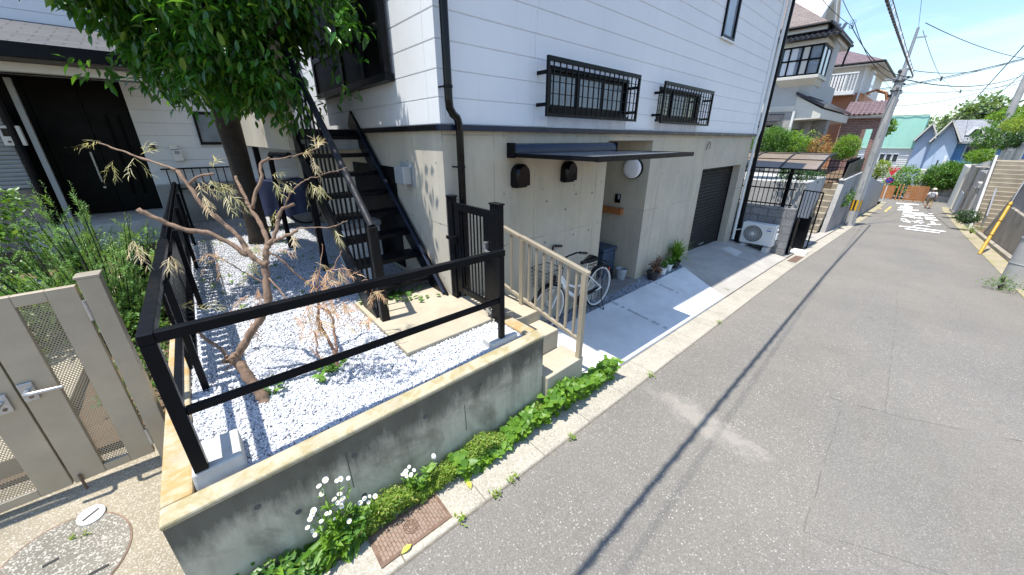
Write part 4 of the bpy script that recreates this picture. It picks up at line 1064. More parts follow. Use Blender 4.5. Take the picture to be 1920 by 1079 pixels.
for (px_, py_, d_, r_) in ((600, 125, 3.6, .38), (560, 185, 3.7, .3), (628, 70, 3.45, .3), (600, 30, 3.7, .45), (520, 120, 3.3, .4), (480, 60, 3.2, .45), (400, 150, 3.3, .35)):
    q_ = aD(px_, py_, d_); BL.append((tuple(q_), (r_, r_*1.1, r_*.95)))
foliage('crown', BL, 330, 8, .06, .105, .36, M['leaf_gloss'], tr, LEAF6, .55, .5, .5, .8)
# ---------------------------------------------------------------- withered shrubs in the gravel
def px_branch(mb, pts, r0, r1, dep, ddep=0.0, n=8):
    k = len(pts); out = []
    for i, p in enumerate(pts):
        t = i/(k-1); d = (p[2] if len(p) > 2 else dep+ddep*t)
        out.append(aD(p[0], p[1], d))
    # smooth
    sm_ = []
    for i in range(k-1):
        a, b = out[i], out[i+1]; m0 = (out[i+1]-out[i-1])/2 if i else b-a; m1 = (out[i+2]-out[i])/2 if i < k-2 else b-a
        for s_ in range(4):
            t = s_/4; h00 = 2*t**3-3*t**2+1; h10 = t**3-2*t**2+t; h01 = -2*t**3+3*t**2; h11 = t**3-t**2
            sm_.append(a*h00+m0*h10+b*h01+m1*h11)
    sm_.append(out[-1]); N_ = len(sm_)
    sm_ = [p+V((rnd.gauss(0, 1), rnd.gauss(0, 1), rnd.gauss(0, 1)))*(.0028 if 0 < i < N_-1 else 0) for i, p in enumerate(sm_)]
    rr = [(r0+(r1-r0)*i/(N_-1))*(1+.13*math.sin(i*2.1+pts[0][0])+rnd.uniform(-.09, .09)) for i in range(N_)]
    mb.tube(sm_, rr, n); return sm_
D0 = 2.30
ws = thing('withered_shrub', aD(496, 752, 2.32), 'tall pruned shrub with bare reddish branches and withered feathery leaves behind the railing', 'shrub')
tb = MB()
px_branch(tb, [(498, 757), (488, 737), (470, 712), (450, 686), (436, 668)], .036, .031, 2.32, -.02, 12)
px_branch(tb, [(436, 676), (447, 664), (468, 628), (488, 598), (502, 570), (500, 535), (498, 505), (498, 487), (503, 461)], .027, .019, 2.3, .0, 12)
px_branch(tb, [(503, 463), (519, 431), (522, 408), (531, 393), (552, 383)], .013, .010, D0, .06)
px_branch(tb, [(506, 459), (530, 445), (558, 432)], .011, .010, D0, .05); px_branch(tb, [(557, 432), (561, 428), (590, 427), (619, 427), (640, 420), (651, 414)], .006, .003, 2.35, .05, 6)
px_branch(tb, [(503, 463), (495, 435), (484, 411), (471, 391), (449, 350), (442, 331)], .016, .009, D0, .08, 10)
px_branch(tb, [(474, 391), (480, 365), (490, 335), (489, 309), (505, 296)], .012, .010, 2.34, .02)
px_branch(tb, [(500, 300), (530, 297), (557, 291), (580, 286), (596, 277)], .005, .003, 2.36, .0, 6)
px_branch(tb, [(499, 497), (482, 489), (466, 474), (449, 447), (418, 418), (385, 390), (356, 352), (333, 320)], .017, .012, 2.28, -.12, 10)
px_branch(tb, [(333, 320), (300, 308), (257, 294), (220, 280), (184, 268)], .009, .004, 2.16, -.04, 6)
px_branch(tb, [(466, 478), (455, 474), (422, 452), (388, 437), (350, 431), (315, 420), (285, 406), (258, 392)], .014, .013, 2.26, -.25, 10)
px_branch(tb, [(356, 345), (373, 331), (400, 326)], .009, .006, 2.17, -.05, 7)
px_branch(tb, [(534, 388), (539, 372), (549, 358), (562, 345), (578, 336), (612, 326), (651, 314)], .006, .003, 2.36, .05, 6)
px_branch(tb, [(434, 678), (413, 655), (392, 640), (372, 623), (356, 608), (340, 599), (327, 590), (315, 587)], .011, .006, 2.32, .02, 7)
px_branch(tb, [(505, 474), (520, 482), (545, 504), (570, 525), (592, 541)], .007, .006, 2.3, .12, 6)
px_branch(tb, [(494, 530), (465, 515), (442, 502), (422, 489), (389, 477)], .005, .003, 2.3, -.03, 6)
px_branch(tb, [(502, 520), (520, 540), (540, 560), (556, 566)], .006, .004, 2.3, -.04, 6)
for i in range(10):                 # stubby knot where the shrub was cut back
    a = aD(433+rnd.uniform(-8, 12), 672+rnd.uniform(-8, 8), 2.29); d = V((rnd.uniform(-1, 1), rnd.uniform(-1, 1), rnd.uniform(-.3, 1))).normalized()
    tb.tube([a, a+d*rnd.uniform(.03, .09)], [.010, .004], 6)
tb.build('branches', M['bark_grey'], ws, smooth=True, auto=False)
def spray(P, D, U, L, pos, d, ln, nl=8, lf=.075, curl=.25):
    nl = rnd.choice((4, 5, 6, 7))
    """feathery leaf: leaflets along a curved midrib; appended as strips"""
    d = V(d).normalized(); side = d.cross(V((0, 0, 1)));
    if side.length < .1: side = V((1, 0, 0))
    side.normalize(); nr = side.cross(d); p = V(pos)
    for i in range(nl):
        t = (i+1)/nl
        for s_ in (-1, 1):
            if rnd.random() < .2: continue
            q = d*(.75+.25*t) + side*s_*(.8-.3*t) + nr*rnd.uniform(-.7, .7) + V((0, 0, -curl*t-rnd.uniform(0, .5)))
            P.append(tuple(p+d*ln*t*.7+V((0, 0, -curl*t*t*ln*.5)))); D.append(tuple(q)); U.append(tuple(nr+side*rnd.uniform(-.4, .4))); L.append(lf*rnd.uniform(.6, 1.2)*(1.1-.5*abs(t-.5)))
    P.append(tuple(p)); D.append(tuple(d+V((0, 0, -curl*.4)))); U.append(tuple(nr)); L.append(ln*.8)
def sprays(name, items, mat, parent, w=.07, lf=.06, ln=.13, n=2):
    P, D, U, L = [], [], [], []
    for (px, py, dep, dx, dy) in items:
        if n == 2 and rnd.random() < .25: continue
        for _ in range(n):
            ang = math.atan2(-dy, dx)+rnd.uniform(-.6, .6)
            d = rt*math.cos(ang)+up*math.sin(ang)+fw*rnd.uniform(-.5, .5)
            spray(P, D, U, L, aD(px+rnd.uniform(-5, 5), py+rnd.uniform(-5, 5), dep+rnd.uniform(-.03, .03)), d, ln*rnd.uniform(.7, 1.2), 7, lf, rnd.uniform(.1, .6))
    L = np.array(L); return leaf_mesh(name, P, D, U, L, np.minimum(.0048, L*.08)*(w/.07), mat, STRIP, parent)
sprays('leaves', [(186, 268, 2.1, -1, -.1), (175, 272, 2.1, -1, .3), (215, 300, 2.12, -.4, 1), (225, 310, 2.12, .3, 1), (250, 293, 2.13, .2, 1), (268, 287, 2.13, .6, -.8), (398, 335, 2.2, .8, .6), (405, 345, 2.2, .8, .8), (415, 355, 2.2, .8, .6), (425, 365, 2.2, .9, .5), (440, 345, 2.3, -.6, .4), (440, 375, 2.25, .3, 1), (515, 330, 2.33, 1, .3), (530, 340, 2.33, 1, .3), (510, 345, 2.33, .6, .7), (580, 345, 2.35, .3, 1), (590, 350, 2.35, .8, .7), (600, 345, 2.35, .6, .9), (475, 490, 2.27, .1, 1), (480, 500, 2.27, -.2, 1), (360, 590, 2.25, 1, -.4), (340, 575, 2.25, .8, -.7), (380, 585, 2.25, 1, -.5), (620, 290, 2.36, .2, -1), (655, 316, 2.38, 1, .1), (652, 318, 2.38, .8, .6), (625, 430, 2.38, .4, 1), (520, 395, 2.32, -.5, .8)], M['drygreen'], ws)
sprays('leaves', [(255, 290, 2.12, .3, -.5), (320, 480, 2.1, .2, 1), (250, 450, 2.08, .3, 1), (262, 458, 2.08, .3, 1), (395, 318, 2.2, .2, -1), (372, 340, 2.2, .5, .3), (395, 300, 2.22, -.3, -.8), (598, 280, 2.36, .6, -.8), (592, 278, 2.36, .2, -1), (565, 288, 2.36, .8, -.6), (590, 300, 2.36, .2, 1), (500, 390, 2.3, -1, .2), (635, 440, 2.38, .1, 1), (550, 445, 2.33, .2, 1), (490, 480, 2.28, -.7, -.4), (470, 455, 2.28, -.6, -.3), (380, 370, 2.15, .4, .8)], M['dry'], ws)
sprays('leaves', [(400, 480, 2.25, -1, .2), (412, 486, 2.25, -.5, .8), (420, 490, 2.25, -1, -.2), (480, 545, 2.3, -.1, 1), (470, 550, 2.3, -.6, 1), (520, 470, 2.3, .9, .2), (540, 478, 2.32, 1, .3), (470, 470, 2.28, -.9, -.2), (500, 600, 2.3, .6, .8), (470, 600, 2.3, .5, 1)], M['drypink'], ws, ln=.14)
# weeds at its foot
M['leaf_weed'] = m_leaf('weed_leaf', (.07, .18, .03), (.16, .32, .05), None, .5, .4)
def weed(px, py, n, r, L, label):
    c = aZ(px, py, GZ+.01); t = thing('weed', c, label, 'weed')
    P = [tuple(c+V((rnd.gauss(0, r), rnd.gauss(0, r), rnd.uniform(.02, .07)))) for _ in range(n)]
    D = [(rnd.uniform(-1, 1), rnd.uniform(-1, 1), rnd.uniform(-.1, .5)) for _ in range(n)]
    leaf_mesh('leaves', P, D, [(rnd.uniform(-.3, .3), rnd.uniform(-.3, .3), 1)]*n, [L*rnd.uniform(.6, 1.2) for _ in range(n)], [L*rnd.uniform(.5, .8) for _ in range(n)], M['leaf_weed'], HEART, t)
    s_ = MB()
    for p in P: s_.tube([c-V((0, 0, .02)), V(p)], .0025, 4)
    s_.build('stems', M['leaf_weed'], t)
weed(510, 740, 9, .035, .06, 'few broad weed leaves at the foot of the tall withered shrub')
weed(625, 695, 26, .055, .055, 'clump of green weed leaves around the small withered shrub')
weed(607, 718, 6, .02, .06, 'lone heart-leaved weed sprouting from the gravel beside the weed clump')
weed(683, 573, 12, .03, .06, 'green weed sprouting beside the foot of the black staircase')
# small withered shrub
w2 = thing('withered_shrub', aZ(634, 684, GZ), 'small withered shrub with pinkish dried leaves in the middle of the gravel', 'shrub')
tb = MB(); d2 = 2.36
px_branch(tb, [(633, 686), (628, 662), (618, 642), (600, 605), (597, 571), (592, 541)], .014, .006, d2+.06, -.05)
px_branch(tb, [(631, 668), (630, 640), (624, 611), (621, 587), (603, 579), (590, 575)], .009, .005, d2+.05, 0, 6)
px_branch(tb, [(626, 676), (597, 669), (594, 639), (588, 620)], .007, .004, d2, -.04, 6); px_branch(tb, [(597, 669), (588, 660), (579, 651)], .005, .003, d2, 0, 5)
px_branch(tb, [(592, 541), (600, 500), (604, 470), (603, 458)], .004, .002, d2, 0, 5); px_branch(tb, [(594, 545), (612, 520), (632, 490), (640, 470)], .004, .002, d2, 0, 5)
px_branch(tb, [(600, 575), (630, 545), (660, 535), (690, 525), (710, 527)], .004, .002, d2, -.08, 5); px_branch(tb, [(621, 587), (640, 570), (655, 560)], .004, .002, d2, 0, 5)
tb.build('branches', M['bark_red'], w2, smooth=True, auto=False)
it = []
for (x, y, k) in ((590, 600, 5), (580, 610, 4), (605, 575, 4), (625, 570, 4), (635, 600, 3), (630, 515, 4), (610, 520, 4), (600, 505, 3), (640, 510, 3), (655, 505, 2), (680, 595, 3), (690, 600, 2), (712, 545, 3), (708, 540, 2), (590, 560, 3), (570, 580, 3), (640, 560, 3), (600, 540, 3), (560, 600, 2)):
    for _ in range(k): it.append((x+rnd.uniform(-16, 16), y+rnd.uniform(-12, 12), d2-.02+rnd.uniform(-.1, .08), rnd.uniform(-1, 1), rnd.uniform(-.2, 1)))
sprays('leaves', it, M['drypink'], w2, ln=.11, lf=.06, n=1)
sprays('leaves', it[::3], M['dry'], w2, ln=.11, lf=.06, n=1)
# ---------------------------------------------------------------- weeds along the street side of the planter wall
def strip_stuff(name, x0, x1, n, hfn, L, Wd, mat, shape, yspan=(1.70, 1.79), dirz=.6):
    x = rg.uniform(x0, x1, n); y = rg.uniform(*yspan, n); hh = hfn(x); z = np.interp(x, RXS, RZS)+.01+hh*rg.random(n)**.8
    y = y - (z-np.interp(x, RXS, RZS))*.25*rg.random(n)
    D = np.stack([rg.uniform(-1, 1, n), rg.uniform(-1, .25, n), rg.uniform(-.2, dirz, n)], 1)
    U = np.array([0, -.5, 1.])+unit(n)*.4; Ls = L*rg.uniform(.6, 1.25, n)
    return leaf_mesh(name, np.stack([x, y, z], 1), D, U, Ls, Ls*Wd, mat, shape, None, 'stuff')
strip_stuff('heart_leaf_weeds', .95, 2.98, 1700, lambda x: .06+.17*np.abs(np.sin(x*2.3+.2))*(.5+.5*np.sin(x*5)**2)+.08*(x > 1.9), .062, .8, M['leaf_bright'], HEART, (1.64, 1.79))
strip_stuff('sedum_cover', .22, 1.85, 15000, lambda x: .07+.12*np.abs(np.sin(x*4.1))+.03*np.sin(x*17), .021, .45, M['leaf_lime'], LEAF4, (1.67, 1.79), 1)
strip_stuff('ivy_weeds', -.35, .28, 1200, lambda x: .07+.12*np.abs(np.sin(x*6)), .04, .7, M['leaf_mid'], LEAF4, (1.66, 1.80))
def clod(n):
    mb = MB()
    for _ in range(n):
        x = rnd.uniform(-.1, .3); mb.ico((x, 1.70+rnd.uniform(-.03, .05), rz(x)+.005), rnd.uniform(.012, .04), .35, (1.3, 1, .5), 1)
    o = mb.build('loose_soil', M['soil']); o['kind'] = 'stuff'
clod(60)
M['petal'] = plain('white_petal', (.80, .80, .78), .6); M['yolk'] = plain('flower_centre', (.75, .5, .05), .7)
def daisy(loc, hgt, nst, nleaf, label, lean=(0, 0)):
    t = thing('daisy_plant', loc, label, 'flower'); c = V(loc); s_ = MB(); P, D, U, L = [], [], [], []; f = MB(); y_ = MB()
    for i in range(nst):
        a = rnd.uniform(0, 6.28); r = rnd.uniform(.03, .16); top = c+V((math.cos(a)*r+lean[0], -abs(math.sin(a))*r*.8+lean[1], hgt*rnd.uniform(.55, 1)))
        mid = c.lerp(top, .5)+V((rnd.uniform(-.03, .03), rnd.uniform(-.03, .02), .03)); s_.tube([c+V((rnd.uniform(-.02, .02), rnd.uniform(-.02, .0), 0)), mid, top], [.0035, .003, .0018], 5)
        for k in range(7):
            t_ = rnd.uniform(.2, .92); q = c.lerp(top, t_); P.append(tuple(q)); aa = rnd.uniform(0, 6.28); D.append((math.cos(aa), math.sin(aa), .5)); U.append((0, 0, 1)); L.append(.09*(1.25-t_))
        for k in range(rnd.choice((1, 2, 3))):
            ft = top+V((rnd.uniform(-.03, .03), rnd.uniform(-.03, .02), rnd.uniform(-.01, .03))); s_.tube([top-V((0, 0, .03)), ft], .0014, 4)
            nv = V((rnd.uniform(-.5, .5), rnd.uniform(-.8, .1), .8)).normalized(); u = nv.orthogonal().normalized(); w_ = nv.cross(u); R = rnd.uniform(.010, .016)
            for j in range(14):
                b0 = 2*math.pi*j/14; o1 = u*math.cos(b0-.16)+w_*math.sin(b0-.16); o2 = u*math.cos(b0+.16)+w_*math.sin(b0+.16)
                f.quad(ft+o1*R*.3, ft+o1*R+nv*.001, ft+o2*R+nv*.001, ft+o2*R*.3)
            y_.ico(ft+nv*.001, R*.33, 0, (1, 1, 1), 1)
    for k in range(nleaf):
        a = rnd.uniform(0, 6.28); P.append(tuple(c+V((rnd.gauss(0, .05), rnd.gauss(-.02, .03), rnd.uniform(.01, .2))))); D.append((math.cos(a), -abs(math.sin(a))*.8+.2, rnd.uniform(-.2, .6))); U.append((0, -.2, 1)); L.append(rnd.uniform(.06, .12))
    s_.build('stems', M['leaf_bright'], t); L = np.array(L); leaf_mesh('leaves', P, D, U, L, L*.32, M['leaf_bright'], LEAF6, t)
    f.build('petals', M['petal'], t)['kind'] = 'stuff'; y_.build('flower_centres', M['yolk'], t)['kind'] = 'stuff'
daisy((.13, 1.735, rz(.13)), .56, 11, 90, 'tall white daisies flowering in front of the planter wall, nearest the camera')
daisy((.30, 1.745, rz(.3)), .40, 5, 36, 'small daisy plant with white flowers between the tall daisies and the sedum')
daisy((.68, 1.76, rz(.68)), .46, 4, 30, 'single upright daisy stem above the drain cover against the grey wall', (-.02, -.02))
daisy((-.17, 1.71, rz(-.17)), .14, 2, 14, 'low daisy with one white flower at the bottom end of the wall')
# fallen leaves and tufts in the gutter joint
P, D = [], []
for px, py in ((680, 808), (700, 830), (560, 960), (470, 940), (985, 745)): pass
for q in ((.62, 1.665), (.70, 1.672), (.47, 1.455), (.30, 1.665), (.98, 1.60)):
    P.append((q[0], q[1], rz(q[0])+.03)); D.append((rnd.uniform(-1, 1), rnd.uniform(-1, 1), .05))
M['fallen'] = m_leaf('fallen_leaf', (.42, .45, .06), (.55, .55, .1), None, .5, .2)
for p, d in zip(P, D):
    o = leaf_mesh('fallen_leaf', [p], [d], [(0, 0, 1)], .075, .038, M['fallen'], LEAF6); 
    tag(o, 'yellow-green fallen leaf lying around the drain cover in the gutter', 'leaf', 'fallen leaves on the gutter')
def tuft(c, n, r, h, mat, label, L=.03):
    t = [(c[0]+rnd.gauss(0, r), c[1]+rnd.gauss(0, r), c[2]+rnd.uniform(0, h)) for _ in range(n)]
    o = leaf_mesh('weed_tuft', t, [(rnd.uniform(-1, 1), rnd.uniform(-1, 1), rnd.uniform(0, 1)) for _ in range(n)], [(0, 0, 1)]*n, [L*rnd.uniform(.6, 1.3) for _ in range(n)], [L*.4]*n, mat, LEAF4)
    return tag(o, label, 'weed')
for i, (px, py, lab) in enumerate(((932, 928, 'larger bright weed tuft at the road edge right of the drain cover'), (962, 900, 'thin weed tuft at the road edge above the larger one'), (862, 975, 'tiny weed tuft at the corner of the drain cover'), (1072, 822, 'tiny yellowish weed tuft at the gutter edge in the middle of the frontage'), (1219, 706, 'weed tuft in the gutter joint in front of the handrail'), (1348, 606, 'weed tuft in the gutter joint in front of the sunlit slab'), (1364, 546, 'tiny weed where the white slab meets the garage ramp'), (1445, 495, 'small weed tuft on the ramp edge below the air conditioner'))):
    q = aR(px, py, .01); tuft(q, 26, .018, .03, M['leaf_lime'], lab)
for px, py, lab in ((136, 1010, 'left weed seedling beside the round manhole cover'), (163, 1002, 'right weed seedling beside the round manhole cover')):
    tuft(on_ap(px, py), 9, .008, .012, M['leaf_lime'], lab, .022)
# litter on the gravel under the tree
P = []; n = 90
for _ in range(n):
    y = rnd.uniform(4, 9); P.append((rnd.uniform(-.2, 1.3), y, GZ+.022))
o = leaf_mesh('leaf_litter', P, [(rnd.uniform(-1, 1), rnd.uniform(-1, 1), .1) for _ in range(n)], [(0, 0, 1)]*n, .09, .035, M['leaf_bright'], LEAF6, None, 'stuff')
P = [tuple(aZ(715+rnd.gauss(35, 28), 562+rnd.gauss(-8, 5), .925)) for _ in range(60)]
leaf_mesh('leaf_litter_on_pad', P, [(rnd.uniform(-1, 1), rnd.uniform(-1, 1), .2) for _ in P], [(0, 0, 1)]*60, .075, .035, M['leaf_mid'], LEAF6, None, 'stuff')
print('plants1 ok')
# ---------------------------------------------------------------- left garden
struct('garden_bed', MB().grid(lambda x, y: (x, y, .62 + (y-2.9)*.03), frange(-6, -.48, .8), frange(3.05, 9.8, .7)), M['soil'])
struct('garden_path', MB().box((-1.75, 3.1, .5), (-1.05, 8.6, .74)), M['pad'], bevel=.01)
rs = thing('rosemary_bush', (-.95, 5.0, .68), 'tall feathery rosemary bush growing behind the tan gate', 'shrub')
P, D, U, L = [], [], [], []; stx = MB()
for i in range(110):
    a = rnd.uniform(0, 6.28); r = .52*math.sqrt(rnd.random()); b0 = V((-.92+r*.4*math.cos(a), 4.9+r*.6*math.sin(a), .7)); hgt = rnd.uniform(.5, 1.5)*(1.1-r*.8)
    tp = b0+V((r*.75*math.cos(a)+rnd.uniform(-.06, .06), r*.8*math.sin(a)+rnd.uniform(-.06, .06), hgt)); stx.tube([b0, b0.lerp(tp, .5)+V((rnd.uniform(-.04, .04), 0, 0)), tp], [.006, .005, .002], 4)
    d = (tp-b0).normalized()
    for j in range(11):
        t0 = .12+.8*j/11; q0 = b0.lerp(tp, t0); dj = (d*.9+V((rnd.gauss(0, .6), rnd.gauss(0, .6), rnd.uniform(-.1, .3)))).normalized(); lj = rnd.uniform(.08, .2)*(1.2-t0*.6)
        for k in range(26):
            p = q0+dj*lj*(k/26); aa = k*2.4; o = dj.orthogonal().normalized(); w_ = dj.cross(o); P.append(tuple(p)); D.append(tuple(o*math.cos(aa)+w_*math.sin(aa)+dj*.7)); U.append(tuple(dj)); L.append(.034)
    for k in range(60):
        t = .4+.6*(k/60); p = b0.lerp(tp, t); aa = k*2.4; o = d.orthogonal().normalized(); w_ = d.cross(o)
        P.append(tuple(p)); D.append(tuple(o*math.cos(aa)+w_*math.sin(aa)+d*.8)); U.append(tuple(d)); L.append(.036*(1.15-.5*t))
L = np.array(L); leaf_mesh('foliage', P, D, U, L, .010, M['leaf_rose'], NEEDLE, rs); stx.build('stems', M['bark_dark'], rs)
def shrub(name, c, blobs, mat, label, dens=900, per=6, L=.05, Wd=.5, spread=.04, cat='shrub', group=None, shape=LEAF4, trunk=.0, shell=.6, gap=0, droop=.2, jit=.7, bark='bark_dark'):
    t = thing(name, c, label, cat, group)
    bl = [((c[0]+b[0], c[1]+b[1], c[2]+b[2]), r) for b, r in blobs]
    foliage('foliage', bl, dens, per, spread, L, Wd, M[mat], t, shape, droop, shell, gap, jit)
    st_ = MB(); cc = V(c)
    for b, r in bl: st_.tube([cc-V((0, 0, .05)), cc.lerp(V(b), .6)+V((.02, .01, 0)), V(b)], [max(.012, trunk), max(.008, trunk*.6), .005], 6)
    st_.build('stems', M[bark], t); return t
shrub('leafy_shrub', (-2.15, 6.9, .75), [((0, 0, .95), (.62, .55, .42)), ((.1, -.1, .45), (.6, .5, .45)), ((-.2, .2, 1.3), (.45, .4, .28))], 'leaf_mid', 'bushy glossy shrub left of the black front door', 260, 7, .075, .55, .05)
shrub('leafy_shrub', (-1.62, 4.7, .7), [((0, 0, .3), (.42, .46, .32)), ((-.3, -.2, .35), (.36, .36, .32)), ((.1, .5, .3), (.3, .4, .3))], 'leaf_bright', 'low broad-leaved plant clump behind the tan gate at the left edge', 420, 7, .085, .5, .05)
shrub('silver_leaf_plant', (-.85, 7.5, .8), [((0, 0, .16), (.5, .7, .2)), ((-.4, .3, .2), (.4, .5, .25))], 'leaf_rose', 'low grey-green ground plant between the rosemary and the door step', 900, 6, .035, .6, .03)
shrub('fern_plant', (-.62, 5.75, .72), [((0, 0, .22), (.2, .5, .28))], 'leaf_bright', 'small bright green plant between the rosemary and the black fence', 1500, 6, .045, .35, .03)
shrub('groundcover_plant', (-.68, 3.6, .64), [((0, 0, .12), (.2, .5, .16)), ((.0, .6, .2), (.2, .4, .22))], 'leaf_mid', 'low leafy ground plant just behind the right post of the tan gate', 1500, 6, .04, .5, .03)
gl = thing('garden_light', (-.66, 5.0, .7), 'black dome-topped garden light beside the rosemary', 'lamp')
MB().lathe([(.05, 0), (.045, .02), (.03, .05), (.03, .5), (.06, .52), (.065, .6)], (-.62, 5.0, .7), n=20).build('post', M['black'], gl, smooth=True)
MB().lathe([(.085, .60), (.088, .62), (.08, .66), (.055, .70), (.02, .72), (.001, .722)], (-.62, 5.0, .7), n=24).build('dome', M['blackgloss'], gl, smooth=True)
def pot(name, c, r, hgt, mat, label, cat='pot', rim=.01, group=None):
    t = thing(name, c, label, cat, group)
    MB().lathe([(r*.72, 0), (r, hgt), (r+rim, hgt), (r+rim, hgt-.02), (r+rim*.2, hgt-.025)], c, n=24, cap=False).lathe([(.001, .004), (r*.72, .004)], c, n=24, cap=False).lathe([(.001, hgt-.02), (r*.98, hgt-.02)], c, n=24, cap=False).build('body', mat, t, smooth=True)
    return t
M['terracotta'] = plain('terracotta', (.32, .12, .06), .8, 0, .2, 12); M['potblack'] = plain('black_pot', (.025, .024, .023), .6, 0, .2, 14); M['bluebox'] = plain('blue_box_plastic', (.035, .06, .10), .45, 0, .1, 6)
pot('flower_pot', (-.72, 5.9, .74), .11, .2, M['terracotta'], 'terracotta pot half hidden between the rosemary and the black fence')
gp = thing('planter_box', (-1.85, 6.5, .75), 'pale grey trough planter on the ground below the porch post', 'planter')
MB().box((-2.0, 6.4, .74), (-1.55, 6.65, .95)).build('trough', M['footing'], gp, bevel=.015)
# back wall with corrugated screen and meter left of the porch
bw = thing('boundary_wall', (-3.2, 9.3, .7), 'low concrete boundary wall with corrugated metal screen left of the porch', 'wall')
MB().box((-6, 9.25, .5), (-1.9, 9.4, 1.75)).build('wall', M['oldwall'], bw)
cs = MB(); z = 1.76
while z < 2.95: cs.tube([(-6, 9.31, z+.03), (-1.95, 9.31, z+.03)], .034, 8); z += .062
cs.build('corrugated_screen', M['greyplastic'], bw, smooth=True)
mt = thing('utility_meter', (-1.83, 9.1, 2.45), 'white utility meter with dark display beside the porch downpipe', 'meter')
MB().box((-1.99, 9.1, 2.40), (-1.78, 9.18, 2.68)).build('case', M['white'], mt, bevel=.01); MB().box((-1.96, 9.094, 2.53), (-1.83, 9.099, 2.64)).build('display', M['blackgloss'], mt)
for x in (-1.93, -1.86): MB().lathe([(.018, 0), (.018, .006)], (x, 9.099, 2.455), (0, -1, 0), 12).build('knob', M['iron'], mt)
dg = shrub('background_hedge', (-3.3, 10.2, .7), [((0, 0, 2.6), (1.3, .5, .7))], 'leaf_dark', 'dark hedge above the corrugated screen at the far left', 120, 8, .09, .5, .08)
# ---------------------------------------------------------------- things under and behind the stair
cb = thing('covered_bicycle', (.95, 8.1, GZ), 'bicycle under a dark blue cover parked behind the evergreen trunk', 'bicycle')
M['cover'] = plain('blue_cover', (.012, .02, .06), .55, 0, .3, 9)
cv = MB(); us = frange(0, 1, .05)
def cov(u, v):
    x = .62+u*1.1; top = 1.70+.14*math.sin(u*9)*(.3)+(.18 if u > .85 else 0)*0 + .10*math.sin(u*3.14)
    w = .26*(1-.75*abs(v)**1.5*0)
    if abs(v) <= .25: return (x, 8.1+v*.5+.02*math.sin(u*20), top-abs(v)*.1)
    s_ = 1 if v > 0 else -1; k = (abs(v)-.25)/.75
    return (x, 8.1+s_*(.125+.16*k+.02*math.sin(u*23+k*3)), top-.025-k*.62)
cv.grid(cov, us, [-1, -.7, -.45, -.25, 0, .25, .45, .7, 1]); cv.build('cover', M['cover'], cb, smooth=True)
for x in (.82, 1.55):
    w_ = MB().ring((x, 8.1, GZ+.33), (0, 1, 0), .31, .02, 32, 8).build('wheel', M['rubber'], cb, smooth=True)
    sp = MB()
    for i in range(14): a = i*math.pi/7; sp.tube([(x, 8.1, GZ+.33), (x+.31*math.cos(a), 8.1, GZ+.33+.31*math.sin(a))], .003, 4)
    sp.build('spokes', M['steel'], w_)
bx = thing('storage_box', (1.45, 4.6, GZ), 'white lidded storage box kept under the black staircase', 'box')
MB().box((1.25, 4.62, GZ), (1.72, 5.0, 1.42)).build('body', M['white'], bx, bevel=.02); MB().box((1.23, 4.60, 1.421), (1.74, 5.02, 1.50)).build('lid', M['greyplastic'], bx, bevel=.02)
MB().box((1.42, 4.612, 1.30), (1.56, 4.619, 1.34)).build('handle_slot', M['dark'], bx)
bk_ = pot('white_bucket', (1.42, 4.25, GZ), .14, .28, M['white'], 'white bucket standing under the black staircase', 'bucket')
# ---------------------------------------------------------------- entrance: bin, bucket, pots
bn = thing('storage_bin', (5.6, 3.65, .035), 'dark blue lidded bin standing inside the entrance recess', 'bin')
MB().box((5.32, 3.46, .036), (5.72, 3.86, .54)).build('body', M['bluebox'], bn, bevel=.03, seg=3); MB().box((5.30, 3.44, .541), (5.74, 3.88, .61)).build('lid', M['bluebox'], bn, bevel=.025, seg=3)
bu = thing('metal_bucket', (5.62, 3.22, .035), 'small grey metal bucket on the tiled floor of the entrance', 'bucket')
MB().lathe([(.001, .005), (.075, .005), (.1, .19), (.104, .19), (.078, 0)], (5.62, 3.24, .036), n=24, cap=False).build('body', M['greyplastic'], bu, smooth=True)
MB().ring((5.62, 3.24, .036+.19), (0, 0, 1), .103, .005, 24, 6).build('rim', M['steel'], bu, smooth=True)
def pot_z(x, y): return zfront(x, y)
PP = [('flower_pot', 6.12, 2.86, .115, .17, 'potblack', 'black pot holding a withered plant, leftmost of the row by the wall'), ('flower_pot', 6.36, 2.90, .085, .14, 'terracotta', 'brown terracotta pot between the black pot and the white pots'),
      ('flower_pot', 6.57, 2.88, .075, .15, 'white', 'left one of two small white flower pots by the concrete wall'), ('flower_pot', 6.86, 2.90, .07, .15, 'white', 'right one of two small white flower pots, under the spiky plant'), ('flower_pot', 7.12, 2.90, .10, .16, 'potblack', 'black pot with the big spiky green plant at the end of the row')]
pots = [pot(n, (x, y, pot_z(x, y)), r, h_, M[m], lab, group='potted plants by the entrance wall') for n, x, y, r, h_, m, lab in PP]
pt_ = MB(); P = []; D = []
for i in range(14):
    a = rnd.uniform(0, 6.28); b0 = V((6.12+rnd.uniform(-.03, .03), 2.86, pot_z(6.12, 2.86)+.15)); tp = b0+V((math.cos(a)*.14, math.sin(a)*.1, rnd.uniform(.18, .36))); pt_.tube([b0, b0.lerp(tp, .5)+V((.02, 0, .03)), tp], [.005, .004, .002], 5)
    for k in range(12): P.append(tuple(b0.lerp(tp, rnd.uniform(.4, 1)))); D.append((rnd.uniform(-1, 1), rnd.uniform(-1, 1), rnd.uniform(-1, .4)))
M['witherbrown'] = m_leaf('brown_leaf', (.10, .05, .035), (.2, .12, .08), None, .7, .2)
pt_.build('stems', M['bark_red'], pots[0]); leaf_mesh('leaves', P, D, [(0, 0, 1)]*len(P), .06, .022, M['witherbrown'], LEAF4, pots[0])
P = []; D = []
